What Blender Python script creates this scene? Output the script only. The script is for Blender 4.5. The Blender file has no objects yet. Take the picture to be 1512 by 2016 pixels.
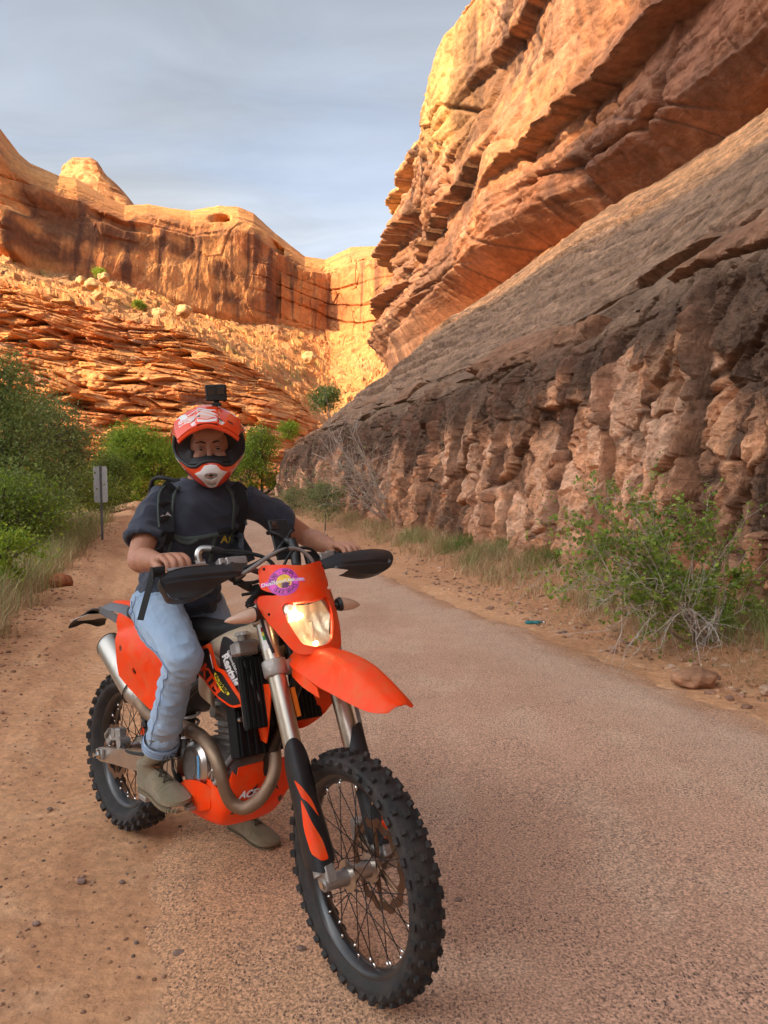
import bpy, bmesh, math, random
import numpy as np
from mathutils import Vector, Matrix
PI = math.pi
random.seed(7); rng = np.random.default_rng(7)
scene = bpy.context.scene
COL = scene.collection

# ------------------------------------------------------------------ camera
CAM_H = 1.4530; F_PX = 1489.0; PITCH = -1.7403
cam_d = bpy.data.cameras.new('camera'); cam = bpy.data.objects.new('camera', cam_d); COL.objects.link(cam)
cam.location = (0, 0, CAM_H); cam.rotation_euler = (math.radians(90 + PITCH), 0, 0)
cam_d.sensor_fit = 'VERTICAL'; cam_d.sensor_height = 36; cam_d.lens = F_PX / 2016 * 36
cam_d.clip_start = 0.05; cam_d.clip_end = 3000
scene.camera = cam

# ------------------------------------------------------------------ sky and sun
SUN_EL, SUN_AZ = 28.0, 227.0       # azimuth of the sun clockwise from +Y (behind the camera, to the left)
world = bpy.data.worlds.new('World'); scene.world = world; world.use_nodes = True
nt = world.node_tree; nt.nodes.clear()
def wn(t, **k):
    n = nt.nodes.new(t)
    for a, b in k.items(): setattr(n, a, b)
    return n
sky = wn('ShaderNodeTexSky', sky_type='NISHITA', sun_disc=False)
sky.sun_elevation = math.radians(SUN_EL); sky.sun_rotation = math.radians(SUN_AZ)
sky.altitude = 1300; sky.air_density = 1.0; sky.dust_density = 10; sky.ozone_density = 1.5
tc = wn('ShaderNodeTexCoord'); sep = wn('ShaderNodeSeparateXYZ'); nt.links.new(tc.outputs['Generated'], sep.inputs[0])
zc = wn('ShaderNodeMath', operation='MAXIMUM'); zc.inputs[1].default_value = 0.12; nt.links.new(sep.outputs[2], zc.inputs[0])
dv = wn('ShaderNodeVectorMath', operation='DIVIDE'); cmb = wn('ShaderNodeCombineXYZ')
for i in range(3): nt.links.new(zc.outputs[0], cmb.inputs[i])
nt.links.new(tc.outputs['Generated'], dv.inputs[0]); nt.links.new(cmb.outputs[0], dv.inputs[1])
mp = wn('ShaderNodeMapping'); mp.inputs['Scale'].default_value = (0.55, 1.0, 1); mp.inputs['Rotation'].default_value = (0, 0, .5)
nt.links.new(dv.outputs[0], mp.inputs[0])
cn = wn('ShaderNodeTexNoise'); cn.inputs['Scale'].default_value = 1.7; cn.inputs['Detail'].default_value = 5; cn.inputs['Roughness'].default_value = .5
cn.inputs['Distortion'].default_value = .35; nt.links.new(mp.outputs[0], cn.inputs['Vector'])
cr = wn('ShaderNodeValToRGB'); cr.color_ramp.elements[0].position = .30; cr.color_ramp.elements[1].position = .72
cr.color_ramp.elements[0].color = (.74, .74, .74, 1); cr.color_ramp.elements[1].color = (1, 1, 1, 1)
nt.links.new(cn.outputs[0], cr.inputs[0])
cb = wn('ShaderNodeMix', data_type='RGBA')          # blue sky seen through a thin veil of high grey cloud
bwn = wn('ShaderNodeRGBToBW'); nt.links.new(sky.outputs[0], bwn.inputs[0])
c2 = wn('ShaderNodeTexNoise'); c2.inputs['Scale'].default_value = 2.6; c2.inputs['Detail'].default_value = 6; c2.inputs['Roughness'].default_value = .55; c2.inputs['Distortion'].default_value = .6; nt.links.new(mp.outputs[0], c2.inputs['Vector'])
c3 = wn('ShaderNodeMapRange'); c3.inputs[1].default_value = .32; c3.inputs[2].default_value = .70; c3.inputs[3].default_value = .84; c3.inputs[4].default_value = 1.10; nt.links.new(c2.outputs[0], c3.inputs[0])
c4 = wn('ShaderNodeMath', operation='MULTIPLY'); nt.links.new(bwn.outputs[0], c4.inputs[0]); nt.links.new(c3.outputs[0], c4.inputs[1])
vl = wn('ShaderNodeVectorMath', operation='SCALE'); vl.inputs[0].default_value = (.82, .87, .93); nt.links.new(c4.outputs[0], vl.inputs['Scale']); nt.links.new(vl.outputs[0], cb.inputs[7])
nt.links.new(cr.outputs[0], cb.inputs[0]); nt.links.new(sky.outputs[0], cb.inputs[6])
bg = wn('ShaderNodeBackground'); bg.inputs[1].default_value = 0.115
out = wn('ShaderNodeOutputWorld'); nt.links.new(cb.outputs[2], bg.inputs[0]); nt.links.new(bg.outputs[0], out.inputs[0])

sun_d = bpy.data.lights.new('sun', 'SUN'); sun_d.energy = 2.5; sun_d.angle = math.radians(.6); sun_d.color = (1, .72, .40)
sun = bpy.data.objects.new('sun', sun_d); COL.objects.link(sun)
_e, _a = math.radians(SUN_EL), math.radians(SUN_AZ)
sd = Vector((math.sin(_a) * math.cos(_e), math.cos(_a) * math.cos(_e), math.sin(_e)))
sun.rotation_euler = sd.to_track_quat('Z', 'Y').to_euler()
sun.location = sd * 100
scene.view_settings.view_transform = 'Standard'; scene.view_settings.look = 'None'
scene.view_settings.gamma = 1; scene.view_settings.use_curve_mapping = False
scene.view_settings.exposure = 1.95
scene.render.engine = 'CYCLES'
scene.cycles.max_bounces = 8; scene.cycles.diffuse_bounces = 4; scene.cycles.transparent_max_bounces = 8
scene.cycles.use_denoising = True

# ------------------------------------------------------------------ helpers
def tag(o, label=None, cat=None, group=None, kind=None):
    if label: o['label'] = label
    if cat: o['category'] = cat
    if group: o['group'] = group
    if kind: o['kind'] = kind
    return o
def empty(name, loc=(0, 0, 0), rot=(0, 0, 0), parent=None):
    o = bpy.data.objects.new(name, None); COL.objects.link(o); o.location = loc; o.rotation_euler = rot
    o.empty_display_size = .1
    if parent: o.parent = parent
    return o
def O(name, V, Fc, m=None, parent=None, smooth=True, mods=()):
    me = bpy.data.meshes.new(name)
    V = np.asarray(V, dtype=float).reshape(-1, 3)
    me.from_pydata(V.tolist() if len(V) < 20000 else [tuple(v) for v in V], [], Fc if isinstance(Fc, list) else Fc.tolist())
    if smooth: me.polygons.foreach_set('use_smooth', [True] * len(me.polygons))
    if m is not None:
        for q in (m if isinstance(m, (list, tuple)) else [m]): me.materials.append(q)
    o = bpy.data.objects.new(name, me); COL.objects.link(o)
    if parent: o.parent = parent
    for k, a in mods:
        md = o.modifiers.new(k, k)
        for n_, v_ in a.items(): setattr(md, n_, v_)
    me.update()
    return o
def big(name, V, quads, m, col=None, smooth=True, nper=4):
    """fast mesh from numpy arrays, with an albedo attribute"""
    me = bpy.data.meshes.new(name); V = np.ascontiguousarray(V, dtype=np.float32); q = np.ascontiguousarray(quads, dtype=np.int32)
    me.vertices.add(len(V)); me.vertices.foreach_set('co', V.ravel())
    me.loops.add(q.size); me.loops.foreach_set('vertex_index', q.ravel())
    me.polygons.add(len(q)); me.polygons.foreach_set('loop_start', np.arange(0, q.size, nper, dtype=np.int32))
    me.polygons.foreach_set('loop_total', np.full(len(q), nper, dtype=np.int32))
    me.polygons.foreach_set('use_smooth', np.full(len(q), smooth))
    me.update(calc_edges=True); me.validate()
    if col is not None:
        a = me.color_attributes.new('albedo', 'FLOAT_COLOR', 'POINT')
        c = np.ones((len(V), 4), np.float32); c[:, :3] = np.clip(col, 0, 1); a.data.foreach_set('color', c.ravel())
    me.materials.append(m)
    o = bpy.data.objects.new(name, me); COL.objects.link(o)
    return o
def gridq(nu, nv):
    i = np.arange(nu - 1)[:, None] * nv + np.arange(nv - 1)[None, :]
    return np.stack([i, i + nv, i + nv + 1, i + 1], -1).reshape(-1, 4)

np.seterr(all='ignore')
# vectorised noise ---------------------------------------------------
def _h(*a):
    x = np.zeros(np.broadcast(*a).shape, dtype=np.uint32)
    for k, v in enumerate(a):
        x = x ^ (np.asarray(v).astype(np.int64).astype(np.uint32) * np.uint32([374761393, 668265263, 2147483647 ^ 0x5bd1e995, 1274126177][k % 4]))
        x = (x ^ (x >> np.uint32(13))) * np.uint32(1274126177)
        x = x ^ (x >> np.uint32(16))
    return x
def hsh(*a):
    x = np.uint32(0x9e3779b9)
    for k, v in enumerate(a):
        v = (np.asarray(v).astype(np.int32).astype(np.uint32) if np.ndim(v) else np.uint32(int(v) & 0xffffffff))
        x = (x ^ (v * np.uint32([374761393, 668265263, 2246822519, 3266489917][k % 4]))) * np.uint32(1274126177); x = x ^ (x >> np.uint32(15))
    x = (x * np.uint32(2246822519)); x = x ^ (x >> np.uint32(13))
    return (x & np.uint32(0xffffff)).astype(np.float32) * np.float32(1 / 16777215.0)
def vnoise(x, y, z=0.0, seed=0):
    """gradient noise; two-dimensional when z is one number"""
    flat = np.ndim(z) == 0
    f4 = np.float32
    if flat:
        x, y = np.broadcast_arrays(np.asarray(x, f4), np.asarray(y, f4)); ix, iy = np.floor(x), np.floor(y)
        fx, fy = x - ix, y - iy; ux, uy = [t * t * t * (t * (t * 6 - 15) + 10) for t in (fx, fy)]
        ii, jj = ix.astype(np.int32).astype(np.uint32), iy.astype(np.int32).astype(np.uint32); k = np.uint32((seed * 7919 + int(float(z) * 131) * 104729) & 0xffffffff)
        r = 0
        for a in (0, 1):
            for b in (0, 1):
                h = (ii + np.uint32(a)) * np.uint32(374761393) + (jj + np.uint32(b)) * np.uint32(668265263) + k * np.uint32(2246822519)
                h = (h ^ (h >> np.uint32(13))) * np.uint32(1274126177); h ^= h >> np.uint32(16)
                gx = (h & np.uint32(1023)).astype(f4) * f4(1 / 511.5) - f4(1); gy = ((h >> np.uint32(10)) & np.uint32(1023)).astype(f4) * f4(1 / 511.5) - f4(1)
                r = r + (ux if a else 1 - ux) * (uy if b else 1 - uy) * (gx * (fx - a) + gy * (fy - b))
        return r * f4(1.45)
    x, y, z = np.broadcast_arrays(np.asarray(x, f4), np.asarray(y, f4), np.asarray(z, f4))
    ix, iy, iz = np.floor(x), np.floor(y), np.floor(z); fx, fy, fz = x - ix, y - iy, z - iz
    ux, uy, uz = [t * t * t * (t * (t * 6 - 15) + 10) for t in (fx, fy, fz)]
    r = 0
    for a in (0, 1):
        for b in (0, 1):
            for c in (0, 1):
                h = _h(ix + a, iy + b, iz + c, seed)
                gx = ((h & np.uint32(1023)).astype(f4) / 511.5 - 1); gy = (((h >> np.uint32(10)) & np.uint32(1023)).astype(f4) / 511.5 - 1)
                gz_ = (((h >> np.uint32(20)) & np.uint32(1023)).astype(f4) / 511.5 - 1)
                r = r + (ux if a else 1 - ux) * (uy if b else 1 - uy) * (uz if c else 1 - uz) * (gx * (fx - a) + gy * (fy - b) + gz_ * (fz - c))
    return r * 1.25
def fbm(x, y, z=0.0, o=4, seed=0, g=.5):
    r, a, f = 0, 1.0, 1.0
    for k in range(o):
        r = r + a * vnoise(x * f, y * f, z * f, seed + k * 17); a *= g; f *= 2.03
    return r
def sstep(a, b, x):
    t = np.clip((x - a) / (b - a), 0, 1); return t * t * (3 - 2 * t)
def facets(s, z, size, seed, tilt=.5, asp=1.0, lev=1.0):
    """broken rock: Worley cells, each a tilted plane of its own; returns displacement, cell hash, edge distance"""
    x, y = s / size, z / (size * asp)
    ix, iy = np.floor(x), np.floor(y)
    best = np.full(x.shape, 9.0); sec = np.full(x.shape, 9.0); bx = np.zeros_like(x); by = np.zeros_like(x); bi = np.zeros_like(x); bj = np.zeros_like(x)
    for a in (-1, 0, 1):
        for b in (-1, 0, 1):
            cx = ix + a + hsh(ix + a, iy + b, seed, 1); cy = iy + b + hsh(ix + a, iy + b, seed, 2)
            d = np.hypot(x - cx, y - cy); m = d < best
            sec = np.where(m, best, np.minimum(sec, d)); best = np.where(m, d, best)
            bx = np.where(m, cx, bx); by = np.where(m, cy, by); bi = np.where(m, ix + a, bi); bj = np.where(m, iy + b, bj)
    h0 = hsh(bi, bj, seed, 3); ta = hsh(bi, bj, seed, 4) - .5; tb = hsh(bi, bj, seed, 5) - .5
    disp = size * (lev * (h0 - .5) * .5 + tilt * (ta * (x - bx) * 2 + tb * (y - by) * 2))
    return disp * sstep(0, max(.07, .035 / size), sec - best), h0, sec - best
def strata(s, z, lh, bw, seed, groove=.12, wi=.55):
    """bedded rock: courses of irregular thickness broken by joints; returns protrusion 0..1, block hash"""
    zz = z / lh + .55 * vnoise(s / (bw * 3.1), z / (lh * 4), 0, seed) + .3 * vnoise(z / lh * .7, 5.1, 0, seed + 3)
    i = np.floor(zz); fz = zz - i
    w = bw * (.6 + 1.3 * hsh(i, seed, 7))
    ss = s / w + hsh(i, seed, 8) * 9 + .25 * vnoise(s / bw * 2, zz * .8, 0, seed + 9); j = np.floor(ss); fs = ss - j
    p = wi * hsh(i, seed, 11) + (1 - wi) * hsh(i, j, seed, 12)
    e = np.minimum(fz, 1 - fz) / groove
    g = np.clip(e, 0, 1); g2 = np.clip(np.minimum(fs, 1 - fs) * w / lh / groove, 0, 1)
    return p * (.10 + .90 * g) * (.35 + .65 * g2) + .25 * g + .10, hsh(i, j, seed, 13)
def mixc(a, b, t): t = np.asarray(t)[..., None]; return np.asarray(a) * (1 - t) + np.asarray(b) * t

# materials ----------------------------------------------------------
def mat(name, color=(.5, .5, .5), rough=.5, metal=0.0, coat=0.0, bump=0.0, bscale=50, var=0.0, vscale=8, emit=None, es=0, trans=0, sss=0, dirt=None, dirt_amt=.0, dscale=9, spec=.5, sheen=0):
    m = bpy.data.materials.new(name); m.use_nodes = True; t = m.node_tree; b = t.nodes['Principled BSDF']
    b.inputs['Base Color'].default_value = (*color, 1); b.inputs['Roughness'].default_value = rough; b.inputs['Metallic'].default_value = metal
    b.inputs['Coat Weight'].default_value = coat; b.inputs['Specular IOR Level'].default_value = spec
    if sheen: b.inputs['Sheen Weight'].default_value = sheen; b.inputs['Sheen Roughness'].default_value = .6
    if trans: b.inputs['Transmission Weight'].default_value = trans
    if sss: b.inputs['Subsurface Weight'].default_value = sss; b.inputs['Subsurface Radius'].default_value = (.012, .005, .003)
    if emit: b.inputs['Emission Color'].default_value = (*emit, 1); b.inputs['Emission Strength'].default_value = es
    tcn = t.nodes.new('ShaderNodeTexCoord')
    last = None
    if var or dirt:
        n = t.nodes.new('ShaderNodeTexNoise'); n.inputs['Scale'].default_value = vscale; n.inputs['Detail'].default_value = 6; n.inputs['Roughness'].default_value = .6
        t.links.new(tcn.outputs['Object'], n.inputs[0])
        mr = t.nodes.new('ShaderNodeMapRange'); mr.inputs[1].default_value = .3; mr.inputs[2].default_value = .7; mr.inputs[3].default_value = 1 - var; mr.inputs[4].default_value = 1 + var
        t.links.new(n.outputs[0], mr.inputs[0])
        vm = t.nodes.new('ShaderNodeVectorMath'); vm.operation = 'SCALE'; vm.inputs[0].default_value = color; t.links.new(mr.outputs[0], vm.inputs['Scale'])
        last = vm.outputs[0]
    if dirt:
        n2 = t.nodes.new('ShaderNodeTexNoise'); n2.inputs['Scale'].default_value = dscale; n2.inputs['Detail'].default_value = 9; n2.inputs['Roughness'].default_value = .68
        t.links.new(tcn.outputs['Object'], n2.inputs[0])
        r2 = t.nodes.new('ShaderNodeMapRange'); r2.inputs[1].default_value = .42; r2.inputs[2].default_value = .72; r2.inputs[4].default_value = dirt_amt
        t.links.new(n2.outputs[0], r2.inputs[0])
        mx = t.nodes.new('ShaderNodeMix'); mx.data_type = 'RGBA'; mx.inputs[7].default_value = (*dirt, 1); t.links.new(r2.outputs[0], mx.inputs[0]); t.links.new(last, mx.inputs[6])
        last = mx.outputs[2]
        rr = t.nodes.new('ShaderNodeMapRange'); rr.inputs[3].default_value = rough; rr.inputs[4].default_value = min(1, rough + .35)
        t.links.new(r2.outputs[0], rr.inputs[0]); t.links.new(rr.outputs[0], b.inputs['Roughness'])
    if last: t.links.new(last, b.inputs['Base Color'])
    if bump:
        n = t.nodes.new('ShaderNodeTexNoise'); n.inputs['Scale'].default_value = bscale; n.inputs['Detail'].default_value = 5; t.links.new(tcn.outputs['Object'], n.inputs[0])
        bp = t.nodes.new('ShaderNodeBump'); bp.inputs['Strength'].default_value = bump; bp.inputs['Distance'].default_value = .01; t.links.new(n.outputs[0], bp.inputs['Height'])
        t.links.new(bp.outputs[0], b.inputs['Normal'])
    return m
def rock_mat(name, fine=2.0, dist=.05, var=.35, rough=.9, zs=2.2):
    """albedo from the mesh attribute, grain and fine relief on top"""
    m = bpy.data.materials.new(name); m.use_nodes = True; t = m.node_tree; b = t.nodes['Principled BSDF']; b.inputs['Roughness'].default_value = rough
    b.inputs['Specular IOR Level'].default_value = .25
    at = t.nodes.new('ShaderNodeAttribute'); at.attribute_name = 'albedo'; tcn = t.nodes.new('ShaderNodeTexCoord')
    n = t.nodes.new('ShaderNodeTexNoise'); n.inputs['Scale'].default_value = fine; n.inputs['Detail'].default_value = 8; n.inputs['Roughness'].default_value = .65
    t.links.new(tcn.outputs['Object'], n.inputs[0])
    mr = t.nodes.new('ShaderNodeMapRange'); mr.inputs[1].default_value = .3; mr.inputs[2].default_value = .7; mr.inputs[3].default_value = 1 - var; mr.inputs[4].default_value = 1 + var
    t.links.new(n.outputs[0], mr.inputs[0])
    vm = t.nodes.new('ShaderNodeVectorMath'); vm.operation = 'SCALE'; t.links.new(at.outputs[0], vm.inputs[0]); t.links.new(mr.outputs[0], vm.inputs['Scale'])
    t.links.new(vm.outputs[0], b.inputs['Base Color'])
    mpn = t.nodes.new('ShaderNodeMapping'); mpn.inputs['Scale'].default_value = (1, 1, zs); t.links.new(tcn.outputs['Object'], mpn.inputs[0])
    n2 = t.nodes.new('ShaderNodeTexNoise'); n2.inputs['Scale'].default_value = fine * 1.6; n2.inputs['Detail'].default_value = 9; n2.inputs['Roughness'].default_value = .62
    t.links.new(mpn.outputs[0], n2.inputs[0])
    bp = t.nodes.new('ShaderNodeBump'); bp.inputs['Strength'].default_value = .8; bp.inputs['Distance'].default_value = dist; t.links.new(n2.outputs[0], bp.inputs['Height'])
    t.links.new(bp.outputs[0], b.inputs['Normal'])
    return m
# ================================================================== GROUND
def gz(X, Y):
    """height of the ground: flat by the camera, rising gently up the canyon; a low berm on the left and a drop to the creek beyond it"""
    X, Y = np.asarray(X, float), np.asarray(Y, float)
    z = .02 * np.maximum(Y - 10, 0) * sstep(6, 16, Y)
    z = np.minimum(z, 1.6 + .004 * Y)
    L = (-1.6 - .295 * Y) - X                      # metres left of the berm line
    z = z + .16 * np.exp(-((L + .25) / .45) ** 2) * (.6 + .8 * vnoise(X * .8, Y * .8, 0, 5)) - 1.9 * sstep(.1, 5.5, L)
    w = (X + .27 * Y - 5.75) * .9654               # metres into the cliff from the wall's foot
    z = z + .28 * sstep(-1.5, -.1, w) + .05 * sstep(-1.9, -1.3, w) * vnoise(X * 2.2, Y * 2.2, 0, 61)
    rd = X - (-.1 - .25 * Y); road = sstep(-.7, .5, rd) * sstep(-.1, -.5, X - (3.85 - .31 * Y))
    z = z + (1 - road) * (.035 * fbm(X * 1.3, Y * 1.3, 0, 4, 31) + .008 * fbm(X * 9, Y * 9, 0, 2, 37)) - .02 * (1 - road)
    # ruts left of the road
    z = z + (1 - road) * .022 * vnoise((X + .29 * Y) * 3.2, Y * .22, 0, 71) * sstep(.2, -.6, rd)
    flat = np.exp(-(((X + .55) ** 2 + (Y - 2.75) ** 2) / 1.5 ** 2) ** 2)     # packed flat where the motorcycle stands
    return z * (1 - flat) - .012 * flat
def ground():
    ys = np.concatenate([np.linspace(-60, -2, 30)[:-1], np.linspace(-2, .8, 30)[:-1], np.geomspace(.8, 60, 520)[:-1], np.geomspace(60, 900, 60)])
    xs = np.concatenate([-np.geomspace(900, 14, 40)[:-1], np.linspace(-14, -4.2, 120)[:-1], np.linspace(-4.2, 5, 330)[:-1], np.linspace(5, 14, 30)[:-1], np.geomspace(14, 900, 30)])
    Yg, S = np.meshgrid(ys.astype(np.float32), xs.astype(np.float32), indexing='ij'); Xg = S - .29 * np.clip(Yg, -60, 60) * np.exp(-np.maximum(np.abs(S) - 14, 0) / 60)
    Z = gz(Xg, Yg)
    far = sstep(60, 110, Yg); Z = Z * (1 - far) + far * (1.2)
    V = np.stack([Xg, Yg, Z], -1).reshape(-1, 3)
    w = (Xg + .27 * Yg - 5.75) * .9654
    n1 = fbm(Xg * .6, Yg * .6, 0, 4, 3); n2 = fbm(Xg * 4, Yg * 4, 0, 3, 9); n3 = fbm(Xg * 1.7 + .5 * Yg, Yg * .5, 0, 3, 19)
    c = mixc((.62, .325, .165), (.54, .275, .135), sstep(-.4, .5, n1)); c = mixc(c, (.66, .38, .21), .6 * sstep(.05, .55, n2)); c = mixc(c, (.38, .17, .08), .5 * sstep(.1, .6, n3))
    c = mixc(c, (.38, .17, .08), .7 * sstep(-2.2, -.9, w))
    L = (-1.6 - .295 * Yg) - Xg; c = mixc(c, (.33, .24, .13), .6 * sstep(.3, 1.2, L)); c = mixc(c, (.16, .13, .07), sstep(3, 8, L))
    m = rock_mat('dirt', 22, .012, .28)
    t = m.node_tree; b = t.nodes['Principled BSDF']
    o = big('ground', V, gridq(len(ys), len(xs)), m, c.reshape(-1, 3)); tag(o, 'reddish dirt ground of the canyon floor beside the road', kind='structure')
ground()

def road_mat():
    m = bpy.data.materials.new('chipseal'); m.use_nodes = True; t = m.node_tree; b = t.nodes['Principled BSDF']; b.inputs['Roughness'].default_value = .88; b.inputs['Specular IOR Level'].default_value = .3
    N = t.nodes.new; lk = t.links.new
    at = N('ShaderNodeAttribute'); at.attribute_name = 'albedo'; tcn = N('ShaderNodeTexCoord')
    def chips(scale, seed, dist):
        mp_ = N('ShaderNodeMapping'); mp_.inputs['Location'].default_value = (seed, seed * 2, 0); mp_.inputs['Scale'].default_value = (1.3, .85, 1); lk(tcn.outputs['Object'], mp_.inputs[0])
        nn = N('ShaderNodeTexNoise'); nn.inputs['Scale'].default_value = scale * .8; nn.inputs['Detail'].default_value = 3; lk(mp_.outputs[0], nn.inputs[0])
        mx_ = N('ShaderNodeMix'); mx_.data_type = 'VECTOR'; mx_.inputs[0].default_value = dist
        lk(mp_.outputs[0], mx_.inputs[4]); lk(nn.outputs[1], mx_.inputs[5])
        v = N('ShaderNodeTexVoronoi'); v.inputs['Scale'].default_value = scale; v.inputs['Randomness'].default_value = 1; lk(mx_.outputs[1], v.inputs['Vector'])
        # a chip shows where the cell is a dark-stone cell and near its centre
        sp = N('ShaderNodeSeparateColor'); lk(v.outputs['Color'], sp.inputs[0])
        r1 = N('ShaderNodeMapRange'); r1.inputs[1].default_value = .55; r1.inputs[2].default_value = .62; lk(sp.outputs[0], r1.inputs[0])
        r2 = N('ShaderNodeMapRange'); r2.inputs[1].default_value = .42; r2.inputs[2].default_value = .30; lk(v.outputs['Distance'], r2.inputs[0])
        mu = N('ShaderNodeMath'); mu.operation = 'MULTIPLY'; lk(r1.outputs[0], mu.inputs[0]); lk(r2.outputs[0], mu.inputs[1])
        return mu.outputs[0], sp.outputs[1], v.outputs['Distance']
    f1, h1, d1 = chips(70, 3.1, .015); f2, h2, d2 = chips(120, 7.7, .012)
    pat = N('ShaderNodeTexNoise'); pat.inputs['Scale'].default_value = 3.5; pat.inputs['Detail'].default_value = 5; lk(tcn.outputs['Object'], pat.inputs[0])
    pr_ = N('ShaderNodeMapRange'); pr_.inputs[1].default_value = .38; pr_.inputs[2].default_value = .62; pr_.inputs[3].default_value = .45; pr_.inputs[4].default_value = 1; lk(pat.outputs[0], pr_.inputs[0])
    ma = N('ShaderNodeMath'); ma.operation = 'MAXIMUM'; lk(f1, ma.inputs[0]); lk(f2, ma.inputs[1])
    mk = N('ShaderNodeMath'); mk.operation = 'MULTIPLY'; lk(ma.outputs[0], mk.inputs[0]); lk(pr_.outputs[0], mk.inputs[1])
    mk2 = N('ShaderNodeMath'); mk2.operation = 'MULTIPLY'; mk2.inputs[1].default_value = .92; lk(mk.outputs[0], mk2.inputs[0])
    gn = N('ShaderNodeTexNoise'); gn.inputs['Scale'].default_value = 105; gn.inputs['Detail'].default_value = 4; lk(tcn.outputs['Object'], gn.inputs[0])
    gr = N('ShaderNodeMapRange'); gr.inputs[1].default_value = .3; gr.inputs[2].default_value = .7; gr.inputs[3].default_value = .50; gr.inputs[4].default_value = 1.46; lk(gn.outputs[0], gr.inputs[0])
    vs = N('ShaderNodeVectorMath'); vs.operation = 'SCALE'; lk(at.outputs[0], vs.inputs[0]); lk(gr.outputs[0], vs.inputs['Scale'])
    cr_ = N('ShaderNodeValToRGB'); cr_.color_ramp.elements[0].color = (.06, .045, .04, 1); cr_.color_ramp.elements[1].color = (.24, .14, .11, 1); lk(h1, cr_.inputs[0])
    mx = N('ShaderNodeMix'); mx.data_type = 'RGBA'; lk(mk2.outputs[0], mx.inputs[0]); lk(vs.outputs[0], mx.inputs[6]); lk(cr_.outputs[0], mx.inputs[7]); lk(mx.outputs[2], b.inputs['Base Color'])
    sb = N('ShaderNodeMath'); sb.operation = 'ADD'; lk(gn.outputs[0], sb.inputs[0]); lk(mk.outputs[0], sb.inputs[1])
    bp = N('ShaderNodeBump'); bp.inputs['Strength'].default_value = .7; bp.inputs['Distance'].default_value = .007; lk(sb.outputs[0], bp.inputs['Height']); lk(bp.outputs[0], b.inputs['Normal'])
    return m
def road():
    ys = np.concatenate([np.linspace(-50, -1, 60)[:-1], np.linspace(-1, 4, 160)[:-1], np.geomspace(4, 60, 420)]); ts = np.linspace(0, 1, 90)
    Yg, T = np.meshgrid(ys, ts, indexing='ij')
    e1 = .10 * fbm(Yg * 1.3, 3.3, 0, 4, 41) + .035 * fbm(Yg * 8, 1.1, 0, 3, 43); e2 = .05 * fbm(Yg * 1.1, 9.3, 0, 4, 47) + .07 * fbm(Yg * 5, 2.1, 0, 5, 49, .65)
    XL = -.1 - .25 * Yg + e1 * 1.5; XR = 3.85 - .31 * Yg + e2
    Xg = XL + (XR - XL) * T; edge = np.minimum(T, 1 - T)
    Z = gz(Xg, Yg) + .004 + .014 * sstep(0, .03, edge)
    n1 = fbm(Xg * .5, Yg * .5, 0, 4, 53); n2 = fbm(Xg * 2.5, Yg * 1.2, 0, 4, 57)
    c = mixc((.63, .365, .235), (.56, .32, .205), sstep(-.4, .4, n1)); c = mixc(c, (.66, .43, .285), .5 * sstep(0, .5, n2))
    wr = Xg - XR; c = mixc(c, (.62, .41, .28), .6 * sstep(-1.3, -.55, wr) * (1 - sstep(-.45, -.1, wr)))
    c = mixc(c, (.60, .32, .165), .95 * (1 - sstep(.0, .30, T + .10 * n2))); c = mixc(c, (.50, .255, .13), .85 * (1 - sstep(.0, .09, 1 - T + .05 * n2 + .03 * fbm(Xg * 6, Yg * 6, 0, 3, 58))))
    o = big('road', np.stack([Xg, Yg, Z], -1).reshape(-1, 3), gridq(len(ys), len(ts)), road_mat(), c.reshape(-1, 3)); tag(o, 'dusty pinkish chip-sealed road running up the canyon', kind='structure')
road()

# ================================================================== RIGHT-HAND CLIFF
DV = np.array([-.2607, .9654]); NV = np.array([.9654, .2607])
def curve_pts(s, s1, R, start):
    """plan curve running up the canyon from `start` (at s=0), turning right with radius R beyond s1"""
    a = np.clip((s - s1) / R, 0, 2.2); st = np.minimum(s, s1); ex = np.maximum(s - s1 - 2.2 * R, 0)
    px = start[0] + DV[0] * st; py = start[1] + DV[1] * st
    px = px + R * (np.sin(a) * DV[0] + (1 - np.cos(a)) * NV[0]); py = py + R * (np.sin(a) * DV[1] + (1 - np.cos(a)) * NV[1])
    tx, ty = np.cos(2.2) * DV[0] + np.sin(2.2) * NV[0], np.cos(2.2) * DV[1] + np.sin(2.2) * NV[1]
    px = px + ex * tx; py = py + ex * ty
    nx = np.cos(a) * NV[0] - np.sin(a) * DV[0]; ny = np.cos(a) * NV[1] - np.sin(a) * DV[1]
    return px, py, nx, ny
START = (5.75 - .27 * -6, -6.0)          # the wall's foot line at Y = -6
def s_at(Y): return (Y + 6) / .9654
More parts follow.
